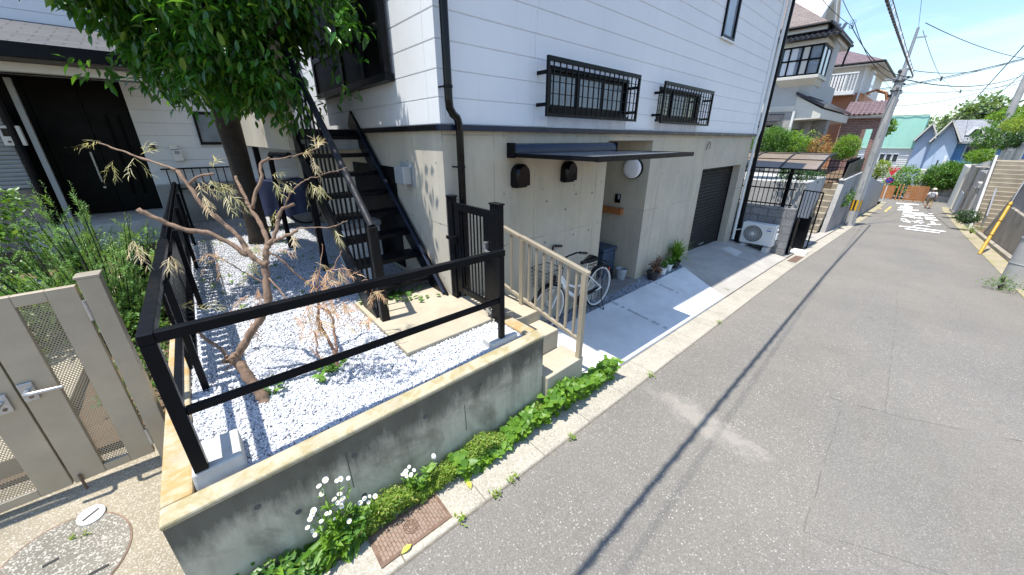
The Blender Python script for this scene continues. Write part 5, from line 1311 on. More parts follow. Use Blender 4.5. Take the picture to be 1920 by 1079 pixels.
for i in range(50):
    a = rnd.uniform(0, 6.28); P.append((6.36+rnd.gauss(0, .05), 2.9+rnd.gauss(0, .04), pot_z(6.36, 2.9)+rnd.uniform(.15, .42))); D.append((math.cos(a), math.sin(a), rnd.uniform(-.8, .6)))
leaf_mesh('leaves', P, D, [(0, 0, 1)]*50, .07, .02, M['witherbrown'], LEAF4, pots[1])
for pt0, x in ((pots[2], 6.57), (pots[3], 6.86)):
    P = [(x+rnd.gauss(0, .05), 2.88+rnd.gauss(0, .05), pot_z(x, 2.9)+rnd.uniform(.13, .26)) for _ in range(40)]
    leaf_mesh('leaves', P, [(rnd.uniform(-1, 1), rnd.uniform(-1, 1), rnd.uniform(-.3, .8)) for _ in P], [(0, 0, 1)]*40, .085, .045, M['leaf_mid'], HEART, pt0)
P = []; D = []; c = V((7.12, 2.90, pot_z(7.12, 2.9)+.15))
for i in range(170):
    a = rnd.uniform(0, 6.28); e = rnd.uniform(.1, 1.4); P.append(tuple(c+V((rnd.gauss(0, .02), rnd.gauss(0, .02), rnd.uniform(0, .12))))); D.append((math.cos(a)*math.cos(e), math.sin(a)*math.cos(e)-.1, math.sin(e)))
leaf_mesh('leaves', P, D, [(0, 0, 1)]*170, [rnd.uniform(.25, .5) for _ in P], .024, M['leaf_bright'], STRIP, pots[4])
# ---------------------------------------------------------------- bicycle
BY, BZ = 2.82, .055
bc = thing('bicycle', (3.7, BY, BZ), 'white city bicycle with wire basket parked along the concrete wall behind the handrail', 'bicycle')
RX, FX, RR = 4.27, 3.15, .335
def wheel(x):
    w = thing; o = MB().ring((x, BY, BZ+RR), (0, 1, 0), RR-.018, .018, 48, 10).build('wheel', M['rubber'], bc, smooth=True)
    rim = MB(); n = 48; pr = [(-.012, -.03), (-.012, -.045), (.012, -.045), (.012, -.03)]
    M_ = []
    for i in range(n):
        t = 2*math.pi*i/n
        for y_, dr_ in pr: M_.append((x+(RR+dr_)*math.cos(t), BY+y_, BZ+RR+(RR+dr_)*math.sin(t)))
    rim.add(M_, [(i*4+j, ((i+1) % n)*4+j, ((i+1) % n)*4+(j+1) % 4, i*4+(j+1) % 4) for i in range(n) for j in range(4)]); rim.build('rim', M['white'], o, smooth=True)
    sp = MB()
    for i in range(36):
        t = 2*math.pi*i/36; t2 = t+(.25 if i % 2 else -.25); s_ = .028 if (i//2) % 2 else -.028
        sp.tube([(x+.022*math.cos(t2*3), BY+s_, BZ+RR+.022*math.sin(t2*3)), (x+(RR-.045)*math.cos(t), BY, BZ+RR+(RR-.045)*math.sin(t))], .0012, 4)
    sp.build('spokes', M['steel'], o); MB().tube([(x, BY-.05, BZ+RR), (x, BY+.05, BZ+RR)], .02, 12).build('hub', M['steel'], o, smooth=True)
    f = MB(); a0, a1 = (math.pi*.02, math.pi*.80) if x > 3.7 else (math.pi*.25, math.pi*1.0)
    for i in range(24):
        t0 = a0+(a1-a0)*i/24; t1 = a0+(a1-a0)*(i+1)/24
        for ya, yb, ra, rb in ((-.028, -.014, .012, .026), (-.014, .014, .026, .026), (.014, .028, .026, .012)):
            f.quad((x+(RR+ra)*math.cos(t0), BY+ya, BZ+RR+(RR+ra)*math.sin(t0)), (x+(RR+ra)*math.cos(t1), BY+ya, BZ+RR+(RR+ra)*math.sin(t1)), (x+(RR+rb)*math.cos(t1), BY+yb, BZ+RR+(RR+rb)*math.sin(t1)), (x+(RR+rb)*math.cos(t0), BY+yb, BZ+RR+(RR+rb)*math.sin(t0)))
    f.build('mudguard', M['black'], bc, smooth=True)
wheel(RX); wheel(FX)
z = BZ
fr = MB(); fr.tube([(3.36, BY, z+.82), (3.34, BY, z+.66)], .021, 12)                                  # head tube
fr.tube([(3.35, BY, z+.70), (3.52, BY, z+.47), (3.78, BY, z+.27)], [.026, .028, .027], 12)            # down tube
fr.tube([(3.355, BY, z+.76), (3.5, BY, z+.58), (3.68, BY, z+.49), (3.86, BY, z+.47)], [.018]*4, 10)    # swept top tube
fr.tube([(3.79, BY, z+.26), (3.93, BY, z+.72)], .019, 12)
for s_ in (-.055, .055):
    fr.tube([(3.79, BY+s_*.4, z+.27), (RX, BY+s_, z+RR)], .011, 8); fr.tube([(3.91, BY+s_*.4, z+.64), (RX, BY+s_, z+RR)], .009, 8)
fr.build('frame', M['white'], bc, smooth=True)
fk = MB()
for s_ in (-.05, .05): fk.tube([(3.33, BY+s_*.6, z+.64), (3.29, BY+s_, z+.55), (FX, BY+s_, z+RR)], [.014, .013, .009], 8)
fk.build('fork', M['white'], bc, smooth=True)
hb = MB(); hb.tube([(3.36, BY, z+.80), (3.375, BY, z+.97)], .013, 8)
for s_ in (-1, 1): hb.tube([(3.375, BY, z+.97), (3.34, BY+s_*.05, z+1.0), (3.33, BY+s_*.14, z+1.06), (3.42, BY+s_*.20, z+1.10), (3.60, BY+s_*.215, z+1.06)], .011, 8)
hb.build('handlebar', M['black'], bc, smooth=True)
for s_ in (-1, 1):
    MB().tube([(3.47, BY+s_*.205, z+1.09), (3.61, BY+s_*.216, z+1.057)], .017, 10).build('grip', M['rubber'], bc, smooth=True)
    MB().tube([(3.42, BY+s_*.2, z+1.08), (3.46, BY+s_*.215, z+1.05), (3.55, BY+s_*.22, z+1.03)], .006, 6).build('brake_lever', M['steel'], bc)
    MB().tube([(3.41, BY+s_*.19, z+1.09), (3.36, BY+s_*.1, z+1.03), (3.35, BY+s_*.03, z+.75)], .0035, 5).build('cable', M['rubber'], bc)
sa = MB(); secs = []
for t in [i/10 for i in range(11)]:
    x = 3.80+t*.27; w_ = .022+.085*max(0, (t-.25)/.75)**.8; hh = z+.83+.03*t*t; secs.append([(x, BY-w_, hh-.03), (x, BY-w_*.7, hh+.012), (x, BY, hh+.02), (x, BY+w_*.7, hh+.012), (x, BY+w_, hh-.03), (x, BY, hh-.035)])
vs = [p for s_ in secs for p in s_]; sa.add(vs, [(i*6+j, (i+1)*6+j, (i+1)*6+(j+1) % 6, i*6+(j+1) % 6) for i in range(10) for j in range(6)]+[tuple(range(5, -1, -1)), tuple(60+j for j in range(6))])
so_ = sa.build('saddle', M['blackgloss'], bc, smooth=True, auto=False); MB().tube([(3.93, BY, z+.70), (3.955, BY, z+.80)], .012, 10).build('seat_post', M['steel'], bc, smooth=True)
rk = MB()
for s_ in (-.055, .055): rk.tube([(3.95, BY+s_*.4, z+.70), (4.05, BY+s_, z+.71), (4.42, BY+s_, z+.70), (4.46, BY+s_*.3, z+.70)], .006, 6); rk.tube([(4.30, BY+s_, z+.705), (RX+.0, BY+s_*1.2, z+RR)], .005, 6); rk.tube([(4.18, BY+s_, z+.705), (RX, BY+s_*1.2, z+RR)], .004, 6)
for x in (4.1, 4.2, 4.3, 4.4): rk.tube([(x, BY-.055, z+.706), (x, BY+.055, z+.706)], .005, 6)
rk.build('carrier', M['black'], bc, smooth=True)
bs = MB(); x0, x1, yb0, zb0, zt0 = 2.93, 3.24, .14, z+.66, z+.92
def bk_pt(u, v, k): # k 0 bottom..1 top
    g_ = .82+.18*k; cx = (x0+x1)/2; return (cx+(u-.5)*(x1-x0)*g_, BY+(v-.5)*2*yb0*g_, zb0+(zt0-zb0)*k)
for k in (0, .2, .4, .6, .8, 1): 
    r_ = .005 if k == 1 else .0018; bs.tube([bk_pt(0, 0, k), bk_pt(1, 0, k), bk_pt(1, 1, k), bk_pt(0, 1, k), bk_pt(0, 0, k)], r_, 5)
for i in range(9):
    u = i/8
    for v in (0, 1): bs.tube([bk_pt(u, v, 0), bk_pt(u, v, 1)], .0018, 4); bs.tube([bk_pt(v, u, 0), bk_pt(v, u, 1)], .0018, 4)
    bs.tube([bk_pt(u, 0, 0), bk_pt(u, 1, 0)], .0018, 4); bs.tube([bk_pt(0, u, 0), bk_pt(1, u, 0)], .0018, 4)
bs.build('basket', M['black'], bc)
MB().tube([(3.10, BY-.07, z+.65), (3.08, BY-.06, z+.5), (FX, BY-.055, z+RR)], .005, 6).tube([(3.10, BY+.07, z+.65), (3.08, BY+.06, z+.5), (FX, BY+.055, z+RR)], .005, 6).build('basket_stay', M['black'], bc)
MB().box((3.20, BY-.03, z+.70), (3.26, BY+.03, z+.78)).build('lamp', M['blackgloss'], bc, bevel=.01)
cc_ = MB(); cc_.lathe([(.085, -.012), (.09, 0), (.085, .012)], (3.79, BY-.045, z+.265), (0, 1, 0), 28); cc_.box((3.79, BY-.055, z+.30), (4.20, BY-.035, z+.355)); cc_.build('chain_case', M['black'], bc, smooth=True)
for s_ in (-1, 1):
    ck = MB().bar((3.79, BY+s_*.07, z+.265), (3.79+s_*.12, BY+s_*.075, z+.265-s_*.11), .014, .018).build('crank', M['steel'], bc); MB().box((3.79+s_*.12-.045, BY+s_*.085, z+.265-s_*.11-.012), (3.79+s_*.12+.045, BY+s_*.155, z+.265-s_*.11+.012)).build('pedal', M['rubber'], ck, bevel=.004)
ks = MB()
for s_ in (-1, 1): ks.tube([(RX, BY+s_*.06, z+RR), (RX-.02, BY+s_*.09, z+.15), (RX+.02, BY+s_*.13, z-.025)], .006, 6)
ks.tube([(RX+.02, BY-.13, z-.025), (RX+.05, BY, z-.02), (RX+.02, BY+.13, z-.025)], .006, 6); ks.build('kickstand', M['black'], bc, smooth=True)
MB().box((4.475, BY-.03, z+.55), (4.49, BY+.03, z+.60)).build('reflector', plain('red_reflector', (.4, .02, .02), .2), bc)
print('things ok')
# ================================================================== ALONG THE STREET
def c1(x, y): return (1400+x/4.496, y/4.496)
def c2(x, y): return (1400+x/4.15, 220+y/4.15)
M['splitblock'] = m_brick('split_face_block', (.20, .20, .205), (.25, .25, .25), (.10, .10, .10), 1, .40, .20, .008, .5, .9, .8)
M['housegrey'] = m_brick('grey_tile_siding', (.36, .365, .36), (.39, .39, .385), (.28, .28, .28), 2, .25, .075, .006, .5, .4)
M['stucco'] = plain('grey_stucco', (.42, .43, .42), .85, 0, .06, 3, .3, 60)
M['stuccowhite'] = plain('white_stucco', (.70, .69, .66), .8, 0, .05, 3, .2, 60)
M['orange'] = plain('terracotta_stucco', (.50, .24, .14), .85, 0, .08, 3, .2, 60)
M['redbrick'] = m_brick('red_brick', (.22, .095, .08), (.29, .15, .125), (.42, .36, .33), 2, .24, .085, .012)
M['greybrick'] = m_brick('grey_brown_brick', (.20, .18, .155), (.25, .22, .19), (.36, .35, .33), 2, .24, .08, .012)
M['rooftile'] = m_shingle('brown_roof_tile', (.15, .115, .10), (.19, .15, .13), 1, 2, .3, .09)
M['roofmauve'] = m_shingle('mauve_roof_tile', (.12, .08, .085), (.16, .11, .115), 1, 2, .3, .09)
M['roofgrey'] = m_shingle('grey_roof_shingle', (.17, .18, .20), (.22, .23, .25), 1, 2, .3, .15)
M['kawara'] = plain('blue_black_tile', (.035, .037, .045), .3, 0, .2, 6)
M['cream'] = plain('cream_trim', (.56, .54, .48), .6, 0, .05, 4)
M['curtain'] = plain('net_curtain', (.62, .64, .66), .7, 0, .12, 22)
M['polycarb'] = plain('bronze_polycarbonate', (.21, .165, .125), .3, 0, .08, 3)
M['timber'] = plain('orange_timber', (.40, .17, .06), .6, 0, .22, 5)
M['stairstone'] = m_concrete('stair_concrete', (.33, .285, .215), stain=(.15, .13, .1), amt=.5, scale=1.5)
M['net'] = plain('green_scaffold_net', (.33, .60, .49), .8, 0, .04, 2)
M['bluewall'] = plain('pale_blue_render', (.42, .50, .63), .8, 0, .05, 3)
M['bluedark'] = plain('deep_blue_render', (.11, .23, .40), .7, 0, .08, 3)
M['guard'] = plain('yellow_guard', (.48, .27, .02), .5, 0, .15, 5)
M['redsign'] = plain('red_sign', (.55, .035, .03), .45, 0, .06, 6); M['bluesign'] = plain('blue_sign', (.03, .07, .42), .45, 0, .06, 6)
M['galv'] = plain('galvanised_steel', (.38, .39, .40), .45, .5, .12, 10)
M['cablemat'] = plain('cable_sheath', (.02, .018, .028), .6)
M['skin'] = plain('skin', (.45, .26, .18), .6); M['khaki'] = plain('khaki_cloth', (.30, .23, .14), .9, 0, .15, 14); M['shirt'] = plain('pale_shirt', (.62, .60, .60), .9, 0, .06, 12); M['hatc'] = plain('cream_hat', (.70, .64, .50), .9, 0, .05, 12); M['pack'] = plain('grey_backpack', (.25, .27, .31), .8, 0, .2, 8)
# far gutters and kerbs, junction and terrain
def ribbon(name, x0, x1, y0, y1, dz, mat, st=1.0, skirt=.3):
    mb = MB(); mb.grid(lambda x, y: (x, y, rz(x)+dz), frange(x0, x1, st), [y0, y1])
    for yy in (y0, y1): mb.grid(lambda x, k: (x, yy, rz(x)+dz-k*skirt), frange(x0, x1, st), [0, 1])
    return struct(name, mb, mat)
M['tangutter'] = m_concrete('tan_gutter_concrete', (.36, .31, .23), stain=(.2, .18, .12), amt=.4, moss=(.26, .27, .07), scale=1.2)
ribbon('gutter_far', 24, 49, 1.40, 1.72, .012, M['tangutter'])
ribbon('gutter_opposite', 6, 49, -2.45, -2.055, .012, M['tangutter'])
ribbon('kerb_opposite', 6, 49, -2.60, -2.455, .12, M['oldwall'])
ribbon('verge_opposite', 6, 60, -14, -2.605, .06, M['soil'])
struct('junction_road', MB().grid(lambda x, y: (x, y, rz(x)), [52, 54, 57.5], frange(-14, 20, 2)).grid(lambda x, y: (x, y, rz(x)-.004), [49, 52], [1.4, 6, 20]).grid(lambda x, y: (x, y, rz(x)-.004), [49, 52], [-14, -6, -2.06]), M['asphalt'])
struct('terrain', MB().grid(lambda x, y: (x, y, rz(x)-.35+max(0, abs(y)-40)*.02), frange(-60, 400, 20), frange(-300, 300, 25)), M['soil'])
struct('frontage_apron', MB().grid(lambda x, y: (x, y, rz(x)+.03), frange(11.2, 40, 1), [1.73, 2.3, 4]), M['ramp'])
wl = aR(1520, 455)               # white cover plate lying on the apron
tag(MB().box((12.05, 1.50, rz(12.3)+.02), (12.65, 1.86, rz(12.3)+.05)).build('cover_plate', M['white'], bevel=.01), 'white square cover plate lying in the gutter past the block wall', 'cover')
MB().add([], [])
tag(MB().add([(x, y, rz(x)+.020) for x, y in ((10.75, 1.46), (11.75, 1.46), (11.75, 1.64), (10.75, 1.64))], [(0,1,2,3)]).build('gutter_grate', M['iron']), 'long rusty gutter grate beside the block wall', 'grate')
# ---------------------------------------------------------------- air conditioner on blocks
AX = 11.02
ac = thing('air_conditioner', (AX+.14, 2.45, -.22), 'white outdoor air conditioner unit standing against the block wall', 'air conditioner')
a0, a1, az0, az1 = 2.06, 2.82, -.13, .42
MB().box((AX-.14, a0, az0), (AX+.14, a1, az1)).build('casing', M['white'], ac, bevel=.014, seg=3)
fc = (AX-.141, 2.545, .145)
g_ = MB()
for i in range(6): g_.ring((AX-.150, fc[1], fc[2]), (1, 0, 0), .035+.036*i, .0028, 36, 5)
for i in range(40):
    t = 2*math.pi*i/40; pts = []
    for k in range(6):
        r = .035+.18*k/5; tt = t+.5*k/5; pts.append((AX-.152, fc[1]+r*math.cos(tt), fc[2]+r*math.sin(tt)))
    g_.tube(pts, .0022, 4)
g_.build('fan_grille', M['white'], ac)
MB().lathe([(.225, 0), (.225, .003), (.001, .003)], fc, (-1, 0, 0), 40).build('fan_opening', M['dark'], ac); MB().ring((AX-.146, fc[1], fc[2]), (1, 0, 0), .23, .008, 40, 6).build('fan_rim', M['white'], ac, smooth=True)
MB().lathe([(.032, 0), (.032, .012), (.001, .014)], (AX-.146, fc[1], fc[2]), (-1, 0, 0), 20).build('fan_hub', M['white'], ac)
MB().box((AX-.145, 2.14, .335), (AX-.1415, 2.24, .35)).build('maker_badge', M['greyplastic'], ac); MB().box((AX-.145, 2.155, .265), (AX-.1415, 2.25, .29)).build('model_badge', M['bluesign'], ac)
MB().box((AX-.05, 2.02, .05), (AX+.08, 2.059, .22)).box((AX-.02, 2.03, .28), (AX+.05, 2.059, .33)).build('valve_cover', M['white'], ac, bevel=.008)
for y in (2.18, 2.70): MB().box((AX-.18, y-.04, az0-.035), (AX+.18, y+.04, az0-.001)).build('foot', M['galv'], ac)
MB().tube([(AX, 2.83, .2), (AX-.05, 3.0, .15), (AX-.02, 3.04, .35)], .02, 8).build('pipe', M['white'], ac, smooth=True)
for y, lab in ((2.18, 'pale plastic block under the street end of the air conditioner'), (2.72, 'pale plastic block under the house end of the air conditioner')):
    tag(MB().prism([(AX-.28, y-.06, -.36), (AX+.28, y-.06, -.36), (AX+.22, y-.06, az0-.037), (AX-.22, y-.06, az0-.037)], (0, .12, 0)).build('support_block', M['footing'], bevel=.006), lab, 'block')
# ---------------------------------------------------------------- block wall, iron fence, folded gate
bw = thing('block_wall', (11.25, 2.8, -.4), 'dark split-face block wall behind the air conditioner', 'wall')
MB().box((11.19, 1.82, -.75), (11.33, 4.6, .86)).build('wall', M['splitblock'], bw, bevel=.006)
fn2 = thing('iron_fence', (11.26, 2.8, .86), 'black iron bar fence standing on the block wall', 'fence')
fb = MB()
for z in (.93, 1.32, 1.72): fb.box((11.245, 1.95, z-.015), (11.275, 4.6, z+.015))
y = 2.0
while y < 4.6: fb.box((11.252, y-.008, .861), (11.268, y+.008, 1.80)); y += .105
fb.build('bars', M['black'], fn2)
def accordion(name, x, y0, y1, z0, h_, label):
    t = thing(name, (x, (y0+y1)/2, z0), label, 'gate'); n = 6
    for i in range(n):
        xx = x+i*.05; f = MB()
        for yy in (y0, y1): f.box((xx-.012, yy-.012, z0+.04), (xx+.012, yy+.012, z0+h_))
        for zz in (z0+.08, z0+h_*.5, z0+h_-.03): f.box((xx-.01, y0, zz-.012), (xx+.01, y1, zz+.012))
        for k in range(5):
            zc = z0+.2+k*(h_-.3)/4; f.ring((xx, (y0+y1)/2, zc), (1, 0, 0), .055, .011, 16, 5); f.ring((xx, (y0+y1)/2+.06, zc+.06), (1, 0, 0), .03, .009, 12, 5); f.ring((xx, (y0+y1)/2-.06, zc-.06), (1, 0, 0), .03, .009, 12, 5)
        f.build('gate_panel', M['black'], t)
    return t
accordion('folding_gate', 11.55, 1.80, 2.04, -.46, 1.05, 'ornate black cast folding gate pushed together beside the block wall')
gx = 12.7; bp_ = thing('gate_panel', (gx, 2.1, rz(gx)), 'solid black gate panel standing open in front of the concrete stairs', 'gate')
p0_, p1_ = aX(1488, 400, 12.7), aX(1519, 400, 12.7)
MB().box((12.68, p1_.y, rz(12.7)+.05), (12.74, p0_.y, .42)).build('panel', M['black'], bp_, bevel=.01)
MB().box((12.66, p1_.y-.08, rz(12.7)), (12.76, p1_.y-.005, .48)).build('post', M['black'], bp_, bevel=.01)
rf_ = thing('iron_railing', (13.4, 1.9, rz(13.4)), 'black iron railing in front of the concrete stairs', 'railing')
r0_, r1_ = aX(1508, 357, 13.4), aX(1544.5, 362, 13.4); zg_ = rz(13.4)
fb = MB(); fb.bar(r0_, r1_, .03, .03); fb.bar((13.4, r1_.y, zg_), r1_, .035, .035); fb.bar((13.4, r0_.y, zg_), r0_, .035, .035); fb.bar((13.4, r0_.y, zg_+.25), (13.4, r1_.y, zg_+.25), .022, .022)
for i in range(1, 6):
    t = i/6; q_ = r0_.lerp(r1_, t); fb.bar((13.4, q_.y, zg_+.25), q_, .014, .014)
fb.build('bars', M['black'], rf_)
# ---------------------------------------------------------------- cycle shelter
cp = thing('cycle_shelter', (12.4, 2.45, -.5), 'curved bronze polycarbonate shelter roof on a black post behind the block wall', 'shelter')
def roof_pt(u, y):
    x = 12.2+u*2.1; return (x, y, 1.76+.36*math.sin(min(1, u*1.15)*math.pi*.5))
cr = MB(); cr.grid(roof_pt, frange(0, 1, .1), [1.80, 4.4]); cr.build('roof_panel', M['polycarb'], cp, smooth=True)
for y in (1.79, 2.62, 3.45, 4.3):
    MB().tube([roof_pt(u, y) for u in frange(0, 1, .1)], .028, 6).build('roof_rib', M['black'], cp)
for u in (0, .35, .7, 1): p = roof_pt(u, 1.8); q = roof_pt(u, 4.4); MB().bar(p, q, .035, .035).build('roof_purlin', M['bronze'], cp)
MB().bar((12.9, 2.45, -.7), (12.9, 2.45, 1.55), .11, .09).tube([(12.9, 2.45, 1.5), (12.95, 2.45, 1.75), (13.3, 2.45, 1.95), (14.2, 2.45, 2.08)], .05, 8).build('post', M['black'], cp)
# ---------------------------------------------------------------- terrace of the grey house, its stairs and walls
tr_ = thing('terrace_wall', (15.6, 3.5, 0), 'white retaining wall of the raised garden behind the cycle shelter', 'wall')
MB().box((15.5, 2.45, -1.0), (19.0, 9.0, 1.12)).build('wall', M['palewall'], tr_, bevel=.01)
struct('terrace_ground', MB().box((19.01, 2.22, -1.2), (34, 14, .86)), M['soil'])
s1 = thing('concrete_stairs', (18, 2.3, -1), 'steep concrete stairs going up to the grey house beside the black-panelled wall', 'stairs')
n = 9; z0_, z1_ = -1.0, .86
for i in range(n):
    MB().box((17.35+i*.22, 2.03, z0_), (19.6, 2.449, z0_+(i+1)*(z1_-z0_)/n)).build('step', M['stairstone'], s1, bevel=.015)
rw = thing('retaining_wall', (21, 2.0, -1), 'grey concrete retaining wall with a black metal panel on top beside the utility pole', 'wall')
MB().prism([(17.75, 1.86, -1.6), (24.2, 1.86, -1.9), (24.2, 1.86, 1.0), (19.0, 1.86, 1.0)], (0, .165, 0)).build('wall', M['midwall'], rw, bevel=.012)
MB().box((18.9, 1.84, 1.001), (24.2, 2.04, 1.06)).build('coping', M['palewall'], rw, bevel=.012)
MB().prism([(19.0, 1.92, 1.061), (24.1, 1.92, 1.061), (24.1, 1.92, 1.72), (19.6, 1.92, 1.62)], (0, .03, 0)).build('black_panel', M['black'], rw)
for q, m_, lab in (((757, 650), 'leaf_mid', 'small green plant growing out of the grey retaining wall'), ((805, 600), 'leaf_mid', 'green plant hanging at the end of the grey retaining wall')):
    p = aY(*c2(*q), 1.84); foliage('wall_plant', [((p.x, 1.80, p.z), (.35, .1, .25))], 900, 6, .03, .09, .5, M[m_], None); tag(bpy.data.objects[-1] if False else [o for o in bpy.data.objects if o.name.startswith('wall_plant')][-1], lab, 'plant')
fnc = thing('terrace_fence', (19.5, 2.9, .86), 'black wire fence on the terrace above the concrete stairs', 'fence')
fb = MB()
for z in (.95, 1.2, 1.45, 1.7): fb.box((19.58, 2.05, z-.012), (19.605, 3.4, z+.012)); fb.box((19.6, 2.05, z-.012), (24.0, 2.075, z+.012))
for y in frange(2.05, 3.4, .12): fb.box((19.585, y-.007, .87), (19.60, y+.007, 1.75))
for x in frange(19.7, 24, .13): fb.box((x-.007, 2.055, .87), (x+.007, 2.07, 1.75))
fb.build('bars', M['black'], fnc)
s2 = thing('concrete_stairs', (25, 2.1, -1.4), 'short brownish stairs between two retaining walls behind the utility pole', 'stairs')
for i in range(9): MB().box((24.6+i*.28, 1.95, -1.6), (27.4, 2.9, -1.45+i*.25)).build('step', M['stairstone'], s2, bevel=.015)
rw2 = thing('retaining_wall', (30, 1.95, -1.8), 'pale retaining wall running down to the road junction behind the utility pole', 'wall')
MB().prism([(25.0, 1.80, -2.2), (44.5, 1.80, -3.2), (44.5, 1.80, -1.05), (33, 1.80, .1), (27.0, 1.80, .75)], (0, .2, 0)).build('wall', M['palewall'], rw2, bevel=.01)
bg2 = thing('gate_panel', (44.8, 1.9, -2.9), 'black gate at the low end of the pale retaining wall', 'gate')
MB().box((44.6, 1.84, -2.95), (46.2, 1.92, -1.5)).build('panel', M['black'], bg2, bevel=.01)
# shrubs on the terrace
def px_shrub(px, py, X, wpx, hpx, mat, label, name='garden_shrub', dens=None, L=.09, **k):
    c = aX(px, py, X); dep = (c-EYE).dot(fw); rw_ = wpx/FPX*dep/2; rh = hpx/FPX*dep/2*.98
    d = dens or max(30, 4200/(FPX/dep)**1.0/1.2)
    base = (c.x, c.y, c.z-rh)
    return shrub(name, base, [((0, 0, rh), (rw_, rw_, rh)), ((rw_*.2, -rw_*.2, rh*1.2), (rw_*.8, rw_*.8, rh*.75)), ((-rw_*.2, rw_*.2, rh*.7), (rw_*.85, rw_*.85, rh*.65))], mat, label, dens or 260, k.get('per', 7), L, k.get('Wd', .5), k.get('spread', .05), 'shrub', None, LEAF4, .03, k.get('shell', .7), 0, .1, .8)
px_shrub(1445, 266, 16.3, 60, 50, 'leaf_mid', 'clipped round conifer nearest the white house on the raised garden', L=.05, dens=1500)
px_shrub(1487, 272, 16.8, 44, 48, 'leaf_bright', 'loose light green shrub between the round conifer and the red-leaved shrub', L=.08, dens=420)
px_shrub(1532, 285, 17.0, 34, 54, 'leaf_red', 'red and yellow leaved shrub above the cycle shelter', L=.075, dens=520)
px_shrub(1520, 258, 18.0, 22, 22, 'leaf_lime', 'small yellow-green shrub behind the red-leaved one', L=.07)
px_shrub(1586, 277, 21.0, 36, 42, 'leaf_bright', 'clipped yellow-green round conifer beside the brick arch porch', L=.06, dens=1200)
px_shrub(1650, 318, 33, 26, 36, 'leaf_lime', 'bright yellow-green hedge shrub behind the utility pole', L=.1)
px_shrub(1660, 240, 29, 26, 26, 'leaf_bright', 'green bush showing right of the utility pole beside the green netting', L=.14)
px_shrub(1500, 325, 15.3, 70, 20, 'leaf_dark', 'dark low planting along the top of the white retaining wall', L=.08)
# ---------------------------------------------------------------- grey house with corner bay window
HX = 20.0
gh = thing('grey_house', (HX+3, 5, .86), 'grey house with an upper corner bay window and brown roof', 'house')
yf_ = aX(*c1(615, 560), HX-.4).y+.12; yc = aX(*c1(462, 690), HX).y; ym = aX(*c1(780, 400), HX).y       # lower wall corner, main wall corner
zb1 = aX(*c1(430, 890), HX).z; zband = aX(*c1(430, 940), HX).z; zsill = aX(*c1(400, 690), HX).z
ze = aX(*c1(480, 235), HX).z
MB().box((HX, yc, .86), (27.5, 10, zband)).build('wall', M['housegrey'], gh)
MB().box((HX-.03, yc-.03, zband+.001), (27.5, 10, zb1)).build('band', M['cream'], gh, bevel=.01)
MB().box((HX, yc, zb1+.001), (27.5, 10, zsill+.3)).build('wall', M['stucco'], gh)
xe = aY(*c1(785, 400), yf_).x; print('house2 yf', yf_, 'xe', xe)
MB().box((HX+.012, yf_, zsill-.6), (xe, 9.99, ze)).build('wall', M['stucco'], gh)
# bay
zA = aX(*c1(265, 660), HX-.4).z; zB = aX(*c1(320, 412), HX-.4).z; yl = aX(*c1(262, 600), HX-.4).y; yr = aX(*c1(615, 560), HX-.4).y
MB().box((HX-.45, yr-.05, zA-.12), (HX+1.2, yl+.08, zA)).prism([(HX-.4, yr, zA-.121), (HX-.4, yl, zA-.121), (HX, yl-.1, zA-.35), (HX, yr+.1, zA-.35)], (1.2, 0, 0)).build('bay_sill', M['cream'], gh, bevel=.01)
MB().box((HX-.45, yr-.05, zB), (HX+1.2, yl+.08, zB+.16)).build('bay_head', M['cream'], gh, bevel=.01)
wb = MB()
for y in (yr, yl-.06, (yr+yl)/2-.03, yr+(yl-yr)*.28, yr+(yl-yr)*.76): wb.box((HX-.40, y, zA+.001), (HX-.34, y+.06, zB-.001))
for z in (zA+.001, zB-.061, zA+(zB-zA)*.5): wb.box((HX-.398, yr+.001, z), (HX-.345, yl-.001, z+.06))
for x in (HX-.34, HX+.35, HX+1.1): wb.box((x, yr+.002, zA+.001), (x+.06, yr+.06, zB-.001))
for z in (zA+.002, zB-.062): wb.box((HX-.39, yr+.003, z), (HX+1.15, yr+.055, z+.06))
wo = wb.build('bay_window', M['black'], gh)
MB().box((HX-.36, yr+.06, zA+.06), (HX-.355, yl-.06, zB-.06)).box((HX-.3, yr+.03, zA+.06), (HX+1.1, yr+.035, zB-.06)).build('pane', M['skyglass'], wo)
MB().box((HX-.38, yr+(yl-yr)*.60, zA+.065), (HX-.365, yl-.1, zB-.065)).build('curtain', M['curtain'], wo); MB().box((HX-.38, yr+(yl-yr)*.32, zA+.065), (HX-.365, yr+(yl-yr)*.46, zB-.065)).build('curtain', M['cream'], wo)
kr = MB(); kr.prism([(HX-.75, yr-.45, zB+.17), (HX-.75, yl+.3, zB+.17), (HX+.0, yl+.3, zB+.55), (HX+.0, yr-.1, zB+.55)], (0, 0, .06)); kr.prism([(HX-.75, yr-.45, zB+.17), (HX+.0, yr-.1, zB+.55), (HX+1.9, yr-.1, zB+.55), (HX+1.9, yr-.45, zB+.17)], (0, 0, .06))
y = yr-.4
while y < yl+.3: kr.tube([(HX-.76, y, zB+.21), (HX-.02, y+.03, zB+.6)], .055, 7); y += .17
x = HX-.7
while x < HX+1.9: kr.tube([(x, yr-.46, zB+.21), (x, yr-.1, zB+.6)], .055, 7); x += .17
kr.build('bay_roof', M['kawara'], gh)
